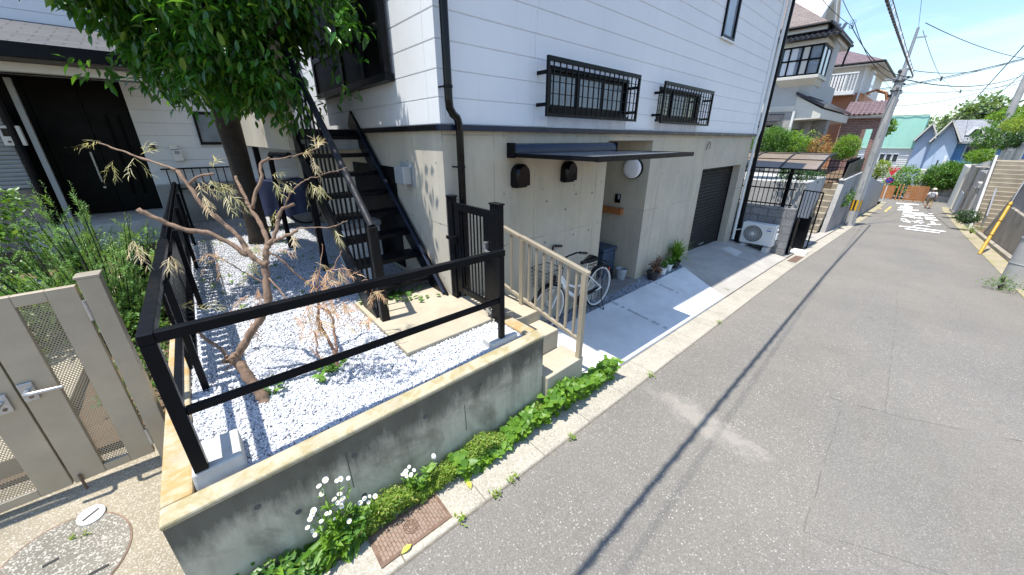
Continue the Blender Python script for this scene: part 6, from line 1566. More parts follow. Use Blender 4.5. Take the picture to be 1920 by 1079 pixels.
# main roof: eave along Y facing us, hip towards the street, small gable
ey0 = aX(*c1(690, 195), HX-.6).y; ez = aX(*c1(500, 230), HX-.6).z
exR = aY(*c1(885, 375), ey0-.05).x
print('exR', exR, ey0, ez); exR = min(exR, HX+8.5)
MB().box((HX-.6, ey0, ez-.18), (exR, 10.5, ez)).build('eaves', M['cream'], gh)
rfm = MB(); apex_y = ey0+3.2; rzt = ez+2.6
rfm.add([(HX-.65, ey0-.05, ez+.02), (HX-.65, 10.5, ez+.02), (HX+3.2, 10.5, rzt), (HX+3.2, apex_y, rzt), (exR, ey0-.05, ez+.02), (exR, 10.5, ez+.02), (HX+3.6, apex_y, rzt), (HX+3.6, 10.5, rzt)], [(0,3,2,1), (0,4,6,3), (4,5,7,6), (3,6,7,2)])
rfm.build('roof', M['rooftile'], gh)
MB().tube([(HX-.70, ey0-.1, ez), (HX-.70, 10.5, ez)], .06, 8).tube([(HX-.70, ey0-.1, ez), (exR, ey0-.1, ez)], .06, 8).tube([(exR-.2, ey0-.05, ez-.05), (exR-.5, yf_-.1, ez-.5), (exR-.5, yf_-.08, ez-.9)], .04, 8).build('gutter', M['bronze'], gh, smooth=True)
# gable dormer on the street side
g0 = aY(*c1(600, 180), ey0+.02); g1 = aY(*c1(785, 5), ey0+.02)
gw = (g1-g0).x if (g1-g0).x > .5 else 1.2
xg = g0.x; hg = max(1.0, g1.z-g0.z)
xg = HX+.45; gy_ = ey0+.6; gzb = ez+.40
MB().prism([(xg, gy_, gzb), (xg+3.9, gy_, gzb), (xg+1.95, gy_, gzb+1.45)], (0, 2.2, 0)).build('gable', M['cream'], gh)
MB().prism([(xg+1.2, gy_-.01, gzb+.08), (xg+2.7, gy_-.01, gzb+.08), (xg+2.7, gy_-.01, gzb+.6), (xg+1.95, gy_-.01, gzb+1.05), (xg+1.2, gy_-.01, gzb+.6)], (0, .008, 0)).build('gable_panel', M['pad'], gh)
MB().bar((xg-.25, gy_-.06, gzb-.1), (xg+1.95, gy_-.06, gzb+1.6), .12, .10).bar((xg+1.95, gy_-.06, gzb+1.6), (xg+4.15, gy_-.06, gzb-.1), .12, .10).build('bargeboard', M['white'], gh)
# lower side: window, porch roofs, downpipes
pz = aX(*c1(580, 790), HX).z
MB().prism([(HX-.1, yc-1.0, pz-.55), (HX+7.4, yc-1.0, pz-.55), (HX+7.4, yc+.05, pz), (HX-.1, yc+.05, pz)], (0, 0, .12)).build('porch_roof', M['kawara'], gh)
MB().prism([(HX-.02, yc-.95, pz-.6), (HX-.02, yc, pz-.05), (HX-.02, yc, pz-1.0), (HX-.02, yc-.95, pz-.95)], (7.2, 0, 0)).build('porch_beam', M['cream'], gh)
MB().box((HX+1.8, yc-.95, .86), (HX+2.5, yc-.4, pz-1.0)).build('porch_pillar', M['greybrick'], gh)
wz = aX(*c1(200, 1060), HX).z
w_ = MB().box((HX-.05, yc+.55, 1.3), (HX+.05, yc+2.6, wz)).build('window', M['black'], gh); MB().box((HX-.06, yc+.65, 1.35), (HX-.051, yc+2.5, wz-.08)).build('shutter', M['galv'], w_)
MB().prism([(HX-.5, yc+.3, wz+.12), (HX-.5, yc+2.8, wz+.12), (HX, yc+2.8, wz+.42), (HX, yc+.3, wz+.42)], (0, 0, .05)).build('window_hood', M['kawara'], gh)
MB().tube([(HX-.08, yc-.04, zband), (HX-.08, yc-.04, .9)], .05, 8).build('downpipe', M['white'], gh, smooth=True)
MB().box((HX+.5, yc-.05, .9), (HX+1.5, yc-.001, 2.95)).build('front_door', M['black'], gh)
# ---------------------------------------------------------------- white and terracotta house, brick arch porch
H3 = 30.0
wh = thing('terracotta_house', (H3+3, 6, .5), 'white and terracotta house with a mauve tiled roof behind the grey house', 'house')
y3a, y3b = 3.75, 3.0; z3e, z3m = 6.55, 5.05
MB().box((H3, 3.5, z3m), (H3+8, 11, z3e)).build('upper_wall', M['stuccowhite'], wh)
MB().box((H3+.02, 3.5, .5), (H3+8, 11, z3m-.001)).build('lower_wall', M['orange'], wh)
MB().add([(H3-.6, 2.9, z3e), (H3+8.6, 2.9, z3e), (H3+8.6, 11.5, z3e), (H3-.6, 11.5, z3e), (H3+3, 6.8, z3e+1.9), (H3+5, 6.8, z3e+1.9)], [(0,1,5,4), (3,4,5,2), (0,4,3), (1,2,5)]).build('roof', M['roofmauve'], wh)
MB().box((H3-.6, 2.9, z3e-.16), (H3+8.6, 11.5, z3e-.001)).build('eaves', M['cream'], wh)
MB().tube([(H3-.62, 2.88, z3e-.05), (H3-.62, 11.5, z3e-.05)], .06, 8).tube([(H3-.62, 2.88, z3e-.05), (H3+8.6, 2.88, z3e-.05)], .06, 8).build('gutter', M['bronze'], wh)
MB().tube([(H3-.08, 3.6, z3e-.2), (H3-.08, 3.6, .6)], .05, 8).build('downpipe', M['white'], wh, smooth=True)
bl_ = MB(); bl_.box((H3-.8, 3.75, z3m), (H3-.72, 6.5, z3m+.08)).box((H3-.8, 3.75, z3m+.95), (H3-.72, 6.5, z3m+1.02)).box((H3-.78, 4.2, z3m+.081), (H3-.74, 6.4, z3m+.949))
for y in frange(3.78, 6.45, .14): bl_.box((H3-.78, y-.02, z3m+.081), (H3-.74, y+.02, z3m+.949))
bl_.box((H3-.8, 3.75, z3m-.12), (H3-.001, 6.5, z3m-.001)); bl_.build('balcony', M['white'], wh)
fw_ = MB().box((H3+.5, 3.28, z3m+.05), (H3+1.7, 3.499, z3e-.35)).build('bay_window', M['white'], wh); MB().box((H3+.55, 3.27, z3m+.15), (H3+1.65, 3.279, z3e-.45)).build('pane', M['skyglass'], fw_); MB().box((H3+.45, 3.2, z3m-.03), (H3+1.75, 3.499, z3m+.049)).build('sill', M['white'], fw_)
MB().box((H3-.02, 5.0, 1.2), (H3+.019, 6.4, 2.6)).build('window', M['white'], wh)
ar = thing('brick_porch', (28, 2.6, .5), 'red brick arch porch with mauve roof tiles behind the utility pole', 'porch')
AXp = 28.0; ay0, ay1 = 1.95, 3.3; aw0, aw1 = 2.32, 2.80
za = 3.25
am = holed([ay0, ay1+.4], [.3, 3.7], [(aw0, .3, aw1, za-.2, .5)], lambda u, v, d: (AXp+d, u, v), .5)
am.build('brick_arch', M['redbrick'], ar)
am = MB()
for i in range(10):
    t0, t1 = math.pi*i/10, math.pi*(i+1)/10; c = (aw0+aw1)/2; r = (aw1-aw0)/2
    am.add([(AXp-.02, c+r*math.cos(t0), za-.2+r*math.sin(t0)*.0+.0), (AXp-.02, c+r*math.cos(t1), za-.2), (AXp-.02, c+(r+.12)*math.cos(t1), za-.2+(r+.12)*math.sin(t1)), (AXp-.02, c+(r+.12)*math.cos(t0), za-.2+(r+.12)*math.sin(t0))], [(0,1,2,3)])
am.build('arch_ring', M['redbrick'], ar)
MB().prism([(AXp-.35, ay0-.15, 3.72), (AXp-.35, ay1+.4, 3.72), (AXp+.9, ay1+.4, 4.42), (AXp+.9, ay0-.15, 4.42)], (0, 0, .06)).build('roof', M['roofmauve'], ar)
rt_ = MB(); y = ay0-.12
while y < ay1+.4: rt_.tube([(AXp-.36, y, 3.77), (AXp+.88, y, 4.47)], .06, 6); y += .2
rt_.build('roof_tiles', M['roofmauve'], ar); MB().box((AXp-.3, ay0-.1, 3.6), (AXp+.8, ay1+.38, 3.715)).build('beam', M['cream'], ar)
MB().box((AXp+.1, ay0, .3), (AXp+.5, ay0+.35, .9)).build('plinth', M['pad'], ar)
fb = MB()
for z in (1.0, 1.7): fb.box((26.5, 2.0, z-.015), (30, 2.03, z+.015))
for x in frange(26.5, 30, .13): fb.box((x-.009, 2.005, .75), (x+.009, 2.025, 1.72))
fb.build('railing', M['black'], ar)
pg = thing('timber_pergola', (31, 2.6, 4.3), 'small brown curved pergola frame on the roof terrace behind the brick porch', 'pergola')
MB().tube([(30.2, 2.3, 4.4), (30.2, 2.5, 5.0), (30.2, 2.9, 5.15), (30.2, 3.3, 5.0)], .06, 6).tube([(31.4, 2.3, 4.4), (31.4, 2.5, 5.0), (31.4, 2.9, 5.15)], .06, 6).bar((30.2, 2.5, 5.0), (31.4, 2.5, 5.0), .08, .08).bar((30.2, 2.9, 5.15), (31.4, 2.9, 5.15), .08, .08).build('frame', M['wood'], pg)
# ---------------------------------------------------------------- utility pole and cables
pb = aR(1601, 424); pb = V((22.75, 1.58, rz(22.75)))
up_ = thing('utility_pole', pb, 'tall tapered concrete utility pole with a yellow and black band at the road edge', 'pole')
def pz_(py, off=0): d = sight(1601+(424-py)*.357, py); n_ = V((.66, .75, 0)); return (EYE+d*((pb-EYE).dot(n_)/d.dot(n_))).z
ztop = pz_(140); ztip = pz_(52)
MB().tube([(pb.x, pb.y, pb.z-.3), (pb.x, pb.y, pb.z+2), (pb.x, pb.y, ztop+.2)], [.185, .175, .135], 20).build('shaft', M['pole'], up_, smooth=True)
MB().tube([(pb.x, pb.y, ztop+.1), (pb.x, pb.y, ztip)], [.06, .045], 10).build('extension', M['galv'], up_, smooth=True)
bb = MB(); zb0 = pb.z+.74; zb1_ = pb.z+1.22
nseg = 32; bmats = [plain('band_yellow', (.70, .40, .02), .5), plain('band_black', (.02, .02, .02), .5)]
for k in range(2):
    mb = MB()
    for i in range(nseg):
        if (i//2) % 2 != k: continue
        a, b = 2*math.pi*i/nseg, 2*math.pi*(i+1)/nseg; r = .186
        mb.quad((pb.x+r*math.cos(a), pb.y+r*math.sin(a), zb0), (pb.x+r*math.cos(b), pb.y+r*math.sin(b), zb0), (pb.x+r*math.cos(b), pb.y+r*math.sin(b), zb1_), (pb.x+r*math.cos(a), pb.y+r*math.sin(a), zb1_))
    mb.build('warning_stripes', bmats[k], up_)
for i in range(11):                   # step bolts, clamps, junction boxes at the head
    a = i*2.4; z = ztop-.9+i*.11; MB().cbox((pb.x+.16*math.cos(a), pb.y+.16*math.sin(a), z), (rnd.uniform(.08, .26), rnd.uniform(.06, .12), rnd.uniform(.05, .12)), rotz(a)).build('clamp', M['cablemat' if i % 2 else 'galv'], up_)
for dz in (-.25, -.6): MB().ring((pb.x, pb.y, ztop+dz), (0, 0, 1), .16, .02, 20, 6).build('strap', M['cablemat'], up_)
MB().bar((pb.x-.1, pb.y-.35, ztop-.15), (pb.x-.1, pb.y+.45, ztop-.15), .07, .07).build('cross_arm', M['galv'], up_); MB().bar((pb.x, pb.y-.32, ztip-.35), (pb.x, pb.y+.05, ztip-.35), .05, .05).build('cross_arm', M['galv'], up_)
for z in (pb.z+1.6, pb.z+2.8, pb.z+4.0): MB().box((pb.x-.19, pb.y-.02, z), (pb.x-.165, pb.y+.02, z+.5)).build('cable_duct', M['galv'], up_)
MB().tube([(pb.x-.16, pb.y-.1, pb.z+.2), (pb.x-.15, pb.y-.09, ztop-.6)], .025, 6).build('riser_pipe', M['galv'], up_)
def sag(a, b, s, n=14): return [a.lerp(b, i/n)-V((0, 0, s*4*(i/n)*(1-i/n))) for i in range(n+1)]
def cable(pts, r, label, name='overhead_cable'):
    o = MB().tube(pts, r, 6).build(name, M['cablemat']); return tag(o, label, 'cable', 'overhead cables')
hd = V((pb.x, 1.24, ztop-.1)); dd = sight(1673, 0); kk = (1.24-.90)/(22.75-1.2)
q0 = EYE + dd*((.90-1.2*kk)/(dd.y-dd.x*kk)); dirx = (q0-hd); far_ = hd + dirx*((-14-hd.x)/dirx.x)
bt = thing('cable_bundle', hd, 'thick dark cable bundle wrapped in a wire spiral running overhead from the utility pole', 'cable')
pts = sag(hd, far_, .12, 40); MB().tube(pts, .02, 8).build('cable', M['cablemat'], bt)
hx = []; nn = 900
for i in range(nn):
    t = i/nn*.62; k = t*40; i0 = min(39, int(k)); p = pts[i0].lerp(pts[i0+1], k-i0); a = i*.55; hx.append(p+V((0, math.cos(a)*.026, math.sin(a)*.055+.03)))
MB().tube(hx, .0045, 4).build('spiral_hanger', M['galv'], bt)
MB().tube([p+V((0, 0, .12)) for p in pts], .007, 6).build('messenger_wire', M['cablemat'], bt)
tip = V((pb.x, pb.y, ztip)); t0_ = aY(1728, 0, 1.45); dv = t0_-tip
cable([tip, tip+dv*1.0, tip+dv*((-14-tip.x)/dv.x)], .006, 'thin wire running overhead from the very top of the utility pole')
def at_hd(dz): return V((pb.x, pb.y-.15, ztop+dz))
W_ = [(at_hd(1.75), aD(1925, 111, 19), .15, .012, 'wire from the pole top sloping down to the right edge'), (at_hd(.15), aD(1925, 103, 24), .5, .012, 'uppermost slack wire leaving the pole head to the right'),
      (aD(1560, 178, 30), aD(1925, 109, 24), .3, .022, 'double heavy cable crossing the sky in front of the pole head'), (aD(1560, 180, 30), aD(1925, 111, 24), .32, .016, 'cable just under the double heavy cable'), (at_hd(-.2), aD(1925, 139, 26), .5, .018, 'sagging cable from below the pole head to the right edge'),
      (aD(1600, 165, 30), aD(1925, 155, 26), .55, .014, 'low sagging cable crossing behind the pole'), (aD(1680, 199, 30), aD(1925, 147, 26), .4, .014, 'rising cable in the lower right of the sky'), (aD(1735, 285, 50), aD(1925, 80, 14), .2, .016, 'steep diagonal wire crossing the sky to the upper right corner'),
      (aD(1780, 250, 50), aD(1925, 132, 20), .2, .015, 'second, lower diagonal wire in front of the distant tree'), (at_hd(1.5), aD(1766, 148, 22), .1, .008, 'thin wire dropping from the pole top to a mid-air joint'), (aD(1766, 148, 22), aD(1802, 176, 30), .05, .008, 'short thin wire continuing from the mid-air joint'),
      (aD(1600, 262, 52), aD(1925, 187, 34), .5, .02, 'long cable above the green netted house and the blue roof'), (aD(1560, 235, 52), aD(1925, 196, 36), .9, .016, 'slack cable passing low over the green netted house'), (aD(1620, 290, 54), aD(1860, 252, 50), .3, .014, 'lowest cable in front of the blue house gables'),
      (aD(1538, -5, 10), aD(1596, 48, 13), .05, .008, 'service wire over the grey house roof to the hanging splice'), (aD(1596, 48, 13), at_hd(-.1), .35, .012, 'service wire from the hanging splice to the pole head'), (aD(1578, -5, 11), aD(1602, 42, 13), .03, .008, 'second service wire from the top edge to the splice'), (aD(1602, 42, 13), at_hd(-.25), .5, .010, 'slack service wire from the splice past the terracotta house'), (aD(1640, 130, 30), aD(1700, 190, 40), .2, .012, 'short cable from the terracotta house eaves towards the pole')]
for a, b, s_, r, lab in W_: cable(sag(a, b, s_), r*1.15, lab)
sp = thing('cable_splice', aD(1597, 46, 13), 'small knot of coiled wires hanging over the grey house roof', 'cable splice')
k_ = MB()
for i in range(5): k_.ring(aD(1597+rnd.uniform(-6, 6), 46+rnd.uniform(-6, 6), 13), (rnd.uniform(-1, 1), rnd.uniform(-1, 1), .2), .06, .007, 14, 4)
k_.build('coils', M['cablemat'], sp)
for px, py, d, lab in ((1765, 148, 22, 'cable joint in mid air right of the pole'), (1801, 172, 30, 'black cable splice hanging above the blue house')):
    tag(MB().cbox(aD(px, py, d), (.2, .08, .25)).tube([aD(px, py, d), aD(px, py-4, d)], .02, 5).build('cable_joint', M['cablemat']), lab, 'cable joint')
# ---------------------------------------------------------------- markings on the far road
mk = MB()
def stroke(x0, y0, x1, y1, w, dz=.012,  f=lambda x, y: (1660+x/14.385, 370+y/14.385)):
    d = V((x1-x0, y1-y0, 0)); d.normalize(); n_ = V((-d.y, d.x, 0))*w*.40; q = []
    for x, y in ((x0+n_.x, y0+n_.y), (x1+n_.x, y1+n_.y), (x1-n_.x, y1-n_.y), (x0-n_.x, y0-n_.y)):
        p = aR(*f(x, y)); p.z = rz(p.x)+dz; q.append(p)
    return q
zz = .010
for s_ in [(295,165,900,205,22),(510,210,650,212,44),(400,245,730,275,26),(350,290,730,300,32),(320,345,900,358,24),(480,382,620,390,34),(660,340,680,425,70),
           (465,425,1040,440,22),(700,446,1130,488,36),(450,466,690,474,18),(505,495,1320,511,20),(435,523,650,527,18),(690,515,800,565,56),(640,545,1015,582,22),(890,540,960,541,16),
           (415,582,560,602,24),(405,620,480,630,20),(530,608,670,688,50),(470,660,640,682,22),(690,652,800,664,14),(780,690,910,645,62),(900,640,1010,634,22),(900,702,980,712,22),(950,685,1040,685,18),
           (365,790,760,828,28),(740,826,1620,940,32),(520,860,1465,975,28),(735,818,760,790,28),(752,796,850,772,28),(840,772,1000,777,24),(990,776,1205,803,22),
           (1165,455,1280,462,22),(1190,506,1320,512,16),(1050,545,1360,565,20),(1060,582,1400,612,20),(1080,604,1420,642,20),(1215,672,1310,682,40),(1235,700,1350,742,70),(1130,745,1495,750,26)]:
    q = stroke(*s_, dz=zz); zz += .0003; mk.add(q, [(0,1,2,3)])
struct('road_marking_white', mk, M['whitepaint'])
mk = MB(); f6 = lambda x, y: (1600+x/7.7, 300+y/7.7)
for s_ in ((455, 750, 490, 722, 26), (495, 716, 545, 680, 26), (375, 703, 400, 703, 14)): mk.add(stroke(*s_, dz=.01, f=f6), [(0,1,2,3)])
struct('road_marking_yellow', mk, M['yellowpaint'])
# ---------------------------------------------------------------- stop sign
sb = aR(1651, 383); sgn = thing('stop_sign', sb, 'red triangular Japanese stop sign above a round blue no-parking sign on a white pole', 'sign')
MB().tube([(sb.x, sb.y, sb.z), (sb.x, sb.y, sb.z+3.3)], .04, 10).build('pole', M['white'], sgn, smooth=True)
def tri(R, x, z): return [(x, sb.y+R*math.cos(a), z+R*math.sin(a)) for a in (math.pi/6, math.pi*5/6, -math.pi/2)]
tz = sb.z+2.95
MB().prism(tri(.53, sb.x-.06, tz), (.01, 0, 0)).build('plate_rim', M['white'], sgn); tpl = MB().prism(tri(.48, sb.x-.066, tz), (.005, 0, 0)).build('plate', M['redsign'], sgn)
MB().lathe([(.001, 0), (.27, 0), (.27, .01)], (sb.x-.055, sb.y, tz-.85), (-1, 0, 0), 28).build('round_plate', M['bluesign'], sgn); MB().ring((sb.x-.07, sb.y, tz-.85), (1, 0, 0), .24, .022, 28, 5).bar((sb.x-.068, sb.y+.17, tz-.85+.17), (sb.x-.068, sb.y-.17, tz-.85-.17), .045, .01, (1, 0, 0)).build('red_ring', M['redsign'], sgn)
def text_mesh(body, size, M4, mat, parent, name='lettering'):
    cu = bpy.data.curves.new('t', 'FONT'); cu.body = body; cu.size = size; cu.align_x = 'CENTER'; cu.align_y = 'CENTER'; cu.extrude = .002
    o = bpy.data.objects.new('t', cu); COL.objects.link(o); dg = bpy.context.evaluated_depsgraph_get(); me = bpy.data.meshes.new_from_object(o.evaluated_get(dg)); bpy.data.objects.remove(o); me.transform(M4); me.materials.clear(); me.materials.append(mat); me.name = name
    r = bpy.data.objects.new(name, me); COL.objects.link(r); r.parent = parent; r.matrix_parent_inverse = parent_inverse(parent); return r
MT = Matrix(((0, 0, -1, sb.x-.07), (-1, 0, 0, sb.y), (0, 1, 0, tz+.10), (0, 0, 0, 1)))
text_mesh('止まれ', .22, MT, M['white'], sgn)
# ---------------------------------------------------------------- walking person (back towards us)
pf = V((46.0, -1.18, rz(46.0)))
pe = thing('person', pf, 'person walking away down the road in a cream hat, pale shirt, backpack and khaki trousers', 'person')
def skin_body(name, joints, edges, mat, parent, sub=2):
    me = bpy.data.meshes.new(name); me.from_pydata([j[0] for j in joints], edges, []); o = bpy.data.objects.new(name, me); COL.objects.link(o)
    m = o.modifiers.new('skin', 'SKIN'); m.use_smooth_shade = True
    for i, j in enumerate(joints): v = me.skin_vertices[0].data[i]; v.radius = (j[1], j[1]) if not isinstance(j[1], tuple) else j[1]; v.use_root = i == 0
    s_ = o.modifiers.new('sub', 'SUBSURF'); s_.levels = sub; s_.render_levels = sub
    me.materials.append(mat); o.parent = parent; o.matrix_parent_inverse = parent_inverse(parent); return o
def P_(dx, dy, dz): return tuple(pf+V((dx, dy, dz)))       # dx = forward (away), dy = to the left
J = [(P_(0, 0, .88), (.13, .10)), (P_(.03, 0, 1.05), (.13, .10)), (P_(.07, 0, 1.28), (.15, .10)), (P_(.09, 0, 1.36), .07), (P_(.11, 0, 1.44), .055), (P_(.13, 0, 1.52), (.085, .10)), (P_(.13, 0, 1.60), .075),
     (P_(.08, .19, 1.30), .055), (P_(.06, .24, 1.04), .045), (P_(.14, .24, .82), .036), (P_(.17, .235, .74), .028), (P_(.08, -.19, 1.30), .055), (P_(.02, -.25, 1.05), .045), (P_(.06, -.27, .82), .036), (P_(.09, -.27, .74), .028),
     (P_(.0, .09, .82), .085), (P_(.14, .11, .47), .06), (P_(.02, .12, .10), .042), (P_(.12, .13, .035), .035), (P_(.0, -.09, .82), .085), (P_(-.02, -.10, .46), .06), (P_(-.22, -.10, .16), .042), (P_(-.14, -.105, .05), .035)]
E_ = [(0,1),(1,2),(2,3),(3,4),(4,5),(5,6),(2,7),(7,8),(8,9),(9,10),(2,11),(11,12),(12,13),(13,14),(0,15),(15,16),(16,17),(17,18),(0,19),(19,20),(20,21),(21,22)]
skin_body('body', J, E_, M['skin'], pe)
T_ = [(P_(.0, 0, .86), (.165, .125)), (P_(.03, 0, 1.05), (.165, .125)), (P_(.07, 0, 1.27), (.18, .125)), (P_(.09, 0, 1.37), .085), (P_(.08, .19, 1.30), .075), (P_(.065, .23, 1.10), .068), (P_(.08, -.19, 1.30), .075), (P_(.025, -.24, 1.10), .068)]
skin_body('shirt', T_, [(0,1),(1,2),(2,3),(2,4),(4,5),(2,6),(6,7)], M['shirt'], pe)
K_ = [(P_(0, 0, .92), (.155, .12)), (P_(0, 0, .82), (.15, .12)), (P_(.02, .10, .74), .105), (P_(.14, .11, .47), .095), (P_(.03, .12, .14), .085), (P_(.0, -.10, .74), .105), (P_(-.02, -.105, .46), .095), (P_(-.2, -.105, .19), .085)]
skin_body('trousers', K_, [(0,1),(1,2),(2,3),(3,4),(1,5),(5,6),(6,7)], M['khaki'], pe)
for a, b in (((.0, .12, .045), (.18, .13, .035)), ((-.25, -.10, .10), (-.11, -.105, .03))): skin_body('shoe', [(P_(*a), .045), (P_((a[0]+b[0])/2, (a[1]+b[1])/2, (a[2]+b[2])/2), .05), (P_(*b), .035)], [(0,1),(1,2)], M['rubber'], pe, 1)
hh = pf+V((.13, 0, 1.58)); MB().lathe([(.19, -.01), (.20, 0), (.12, .015), (.115, .07), (.09, .11), (.04, .125), (.001, .127)], hh, (.1, 0, 1), 24).build('hat', M['hatc'], pe, smooth=True)
bk2 = MB().cbox(pf+V((-.10, 0, 1.15)), (.17, .30, .36), Matrix.Rotation(.12, 3, 'Y')).build('backpack', M['pack'], pe, bevel=.05, seg=3)
# ---------------------------------------------------------------- across the junction
for k, (ya, yb, X, zt_, gap, lab) in enumerate(((1.28, 2.75, 53.0, -1.86, .0, 'left solid orange-brown timber fence behind the stop sign'), (-.95, .42, 52.2, -1.68, .03, 'right open-slatted orange-brown timber fence ahead of the walking person'))):
    t = thing('timber_fence', (X, (ya+yb)/2, rz(X)), lab, 'fence'); b = MB(); z = rz(X)+.12; n = 0
    while z < zt_-.05: b.box((X, ya, z), (X+.03, yb, z+.105)); z += .115+gap
    b.build('boards', M['timber'], t); pp_ = MB()
    for y in frange(ya, yb, .7): pp_.box((X+.031, y-.04, rz(X)-.1), (X+.10, y+.04, zt_))
    pp_.build('posts', M['timber'], t)
for y, lab in ((.72, 'left one of two slim timber posts between the fences'), (.98, 'right one of two slim timber posts between the fences')): tag(MB().box((52.4, y-.05, rz(52)-.1), (52.5, y+.05, -1.62)).build('timber_post', M['timber']), lab, 'post')
px_shrub(1690, 341, 55.5, 44, 56, 'leaf_rose', 'grey-green olive bush behind the timber fences', L=.22, dens=26, spread=.15)
px_shrub(1783, 331, 56.5, 66, 48, 'leaf_mid', 'large rounded green hedge tree in front of the blue house', L=.2, dens=40, spread=.15)
sw = thing('stone_wall', (55.5, -3, -3.3), 'low stone wall with a grey slatted fence under the rounded hedge tree', 'wall')
MB().box((55.4, -5.5, -3.6), (55.8, -1.75, -2.75)).build('wall', M['palewall'], sw); b = MB(); z = -2.7
while z < -1.9: b.box((55.5, -5.5, z), (55.53, -2.0, z+.09)); z += .12
b.build('slats', M['midwall'], sw)
# white house under green netting
gn = thing('netted_house', (62, 2.5, -3.5), 'white boarded house whose upper part is wrapped in green scaffold netting', 'house')
MB().box((62, .5, -3.8), (70, 6.5, 1.55)).build('wall', M['stuccowhite'], gn)
nm = MB()
for i in range(14):
    ya, yb = 1.0+i*.36, 1.0+(i+1)*.36; dxx = .02*math.sin(i*1.7)
    nm.quad((61.8+dxx, ya, 1.55), (61.8+.02*math.sin((i+1)*1.7), yb, 1.55), (61.8+.02*math.sin((i+1)*1.7), yb, 5.1), (61.8+dxx, ya, 5.1))
nm.quad((61.8, 1.0, 1.55), (61.8, 1.0, 5.1), (69.5, 1.0, 5.1), (69.5, 1.0, 1.55)); nm.quad((61.8, 1.0, 5.1), (61.8, 6.1, 5.1), (69.5, 6.1, 5.1), (69.5, 1.0, 5.1)); nm.build('scaffold_net', M['net'], gn)
pl_ = MB()
for z in (1.6, 5.1): pl_.tube([(61.72, 1.0, z), (61.72, 6.1, z)], .03, 5)
pl_.build('scaffold_tube', M['galv'], gn)
for y0 in (2.2, 2.75, 3.3):
    w_ = MB().box((61.95, y0, .05), (61.999, y0+.48, 1.0)).build('window', M['white'], gn); MB().box((61.94, y0+.05, .12), (61.949, y0+.43, .93)).build('pane', M['glass'], w_)
sd_ = MB(); z = -3.0
while z < 1.4: sd_.box((61.975, .55, z), (61.999, 6.4, z+.02)); z += .22
sd_.build('board_joint', M['gap'], gn); MB().box((61.9, .5, -.6), (61.999, 1.3, .2)).build('balcony', M['cream'], gn)
# blue house
bh = thing('blue_house', (58, -1.5, -3.5), 'pale blue house with twin gables and a grey roof at the end of the street', 'house')
def gable(X, y0, y1, z0, zp, yp):
    MB().add([(X, y0, -3.8), (X, y1, -3.8), (X, y1, z0), (X, yp, zp), (X, y0, z0), (X+7, y0, -3.8), (X+7, y1, -3.8), (X+7, y1, z0), (X+7, yp, zp), (X+7, y0, z0)], [(0,1,2,3,4), (0,4,9,5), (1,6,7,2), (5,9,8,7,6)]).build('wall', M['bluewall'], bh)
    MB().prism([(X-.5, y1+.15, z0-.1), (X-.5, yp, zp+.05), (X-.5, yp, zp+.25), (X-.5, y1+.3, z0+.02)], (7.4, 0, 0)).prism([(X-.5, y0-.15, z0-.1), (X-.5, yp, zp+.05), (X-.5, yp, zp+.25), (X-.5, y0-.3, z0+.02)], (7.4, 0, 0)).build('roof', M['roofgrey'], bh)
    MB().bar((X-.52, y1+.2, z0), (X-.52, yp, zp+.14), .2, .12).bar((X-.52, y0-.2, z0), (X-.52, yp, zp+.14), .2, .12).build('bargeboard', M['cream'], bh)
gable(58, -1.65, .02, 2.3, 4.2, -.75); gable(60, -.2, 1.2, 2.4, 4.0, .5)
MB().box((58.8, -6.5, -3.8), (65, -1.66, 2.25)).build('wall', M['bluedark'], bh)
MB().prism([(58.3, -7, 2.25), (58.3, -.9, 2.25), (61.5, -.9, 4.35), (61.5, -7, 4.35)], (0, 0, .1)).build('roof', M['roofgrey'], bh)
MB().box((58.25, -7, 2.16), (58.35, -1.7, 2.30)).build('eaves_gutter', M['galv'], bh)
w_ = MB().box((58.75, -3.6, .7), (58.799, -2.3, 2.0)).build('window', M['galv'], bh); MB().box((58.74, -3.5, .78), (58.749, -2.4, 1.92)).build('pane', M['glass'], w_)
MB().box((58.3, -3.8, .25), (58.79, -2.0, .5)).build('window_box', M['bluedark'], bh)
MB().prism([(58.9, -3.3, 2.9), (58.9, -2.9, 3.7), (58.9, -2.35, 3.75), (58.9, -1.95, 2.95), (58.9, -2.2, 2.95), (58.9, -2.45, 3.5), (58.9, -2.85, 3.5), (58.9, -3.1, 2.9)], (1.2, 0, 0)).build('dormer', M['white'], bh)
MB().box((57.8, -1.4, -.2), (58, -1.2, .9)).build('frame', M['white'], bh)
ww = thing('white_wall', (56.8, -.9, -3.4), 'tall white wall below the blue house beside the timber fence', 'wall')
MB().box((56.6, -2.3, -3.7), (57.4, .1, -.35)).build('wall', M['stuccowhite'], ww); MB().tube([(56.55, -.85, -3.4), (56.55, -.85, .6)], .05, 8).build('downpipe', M['black'], ww)
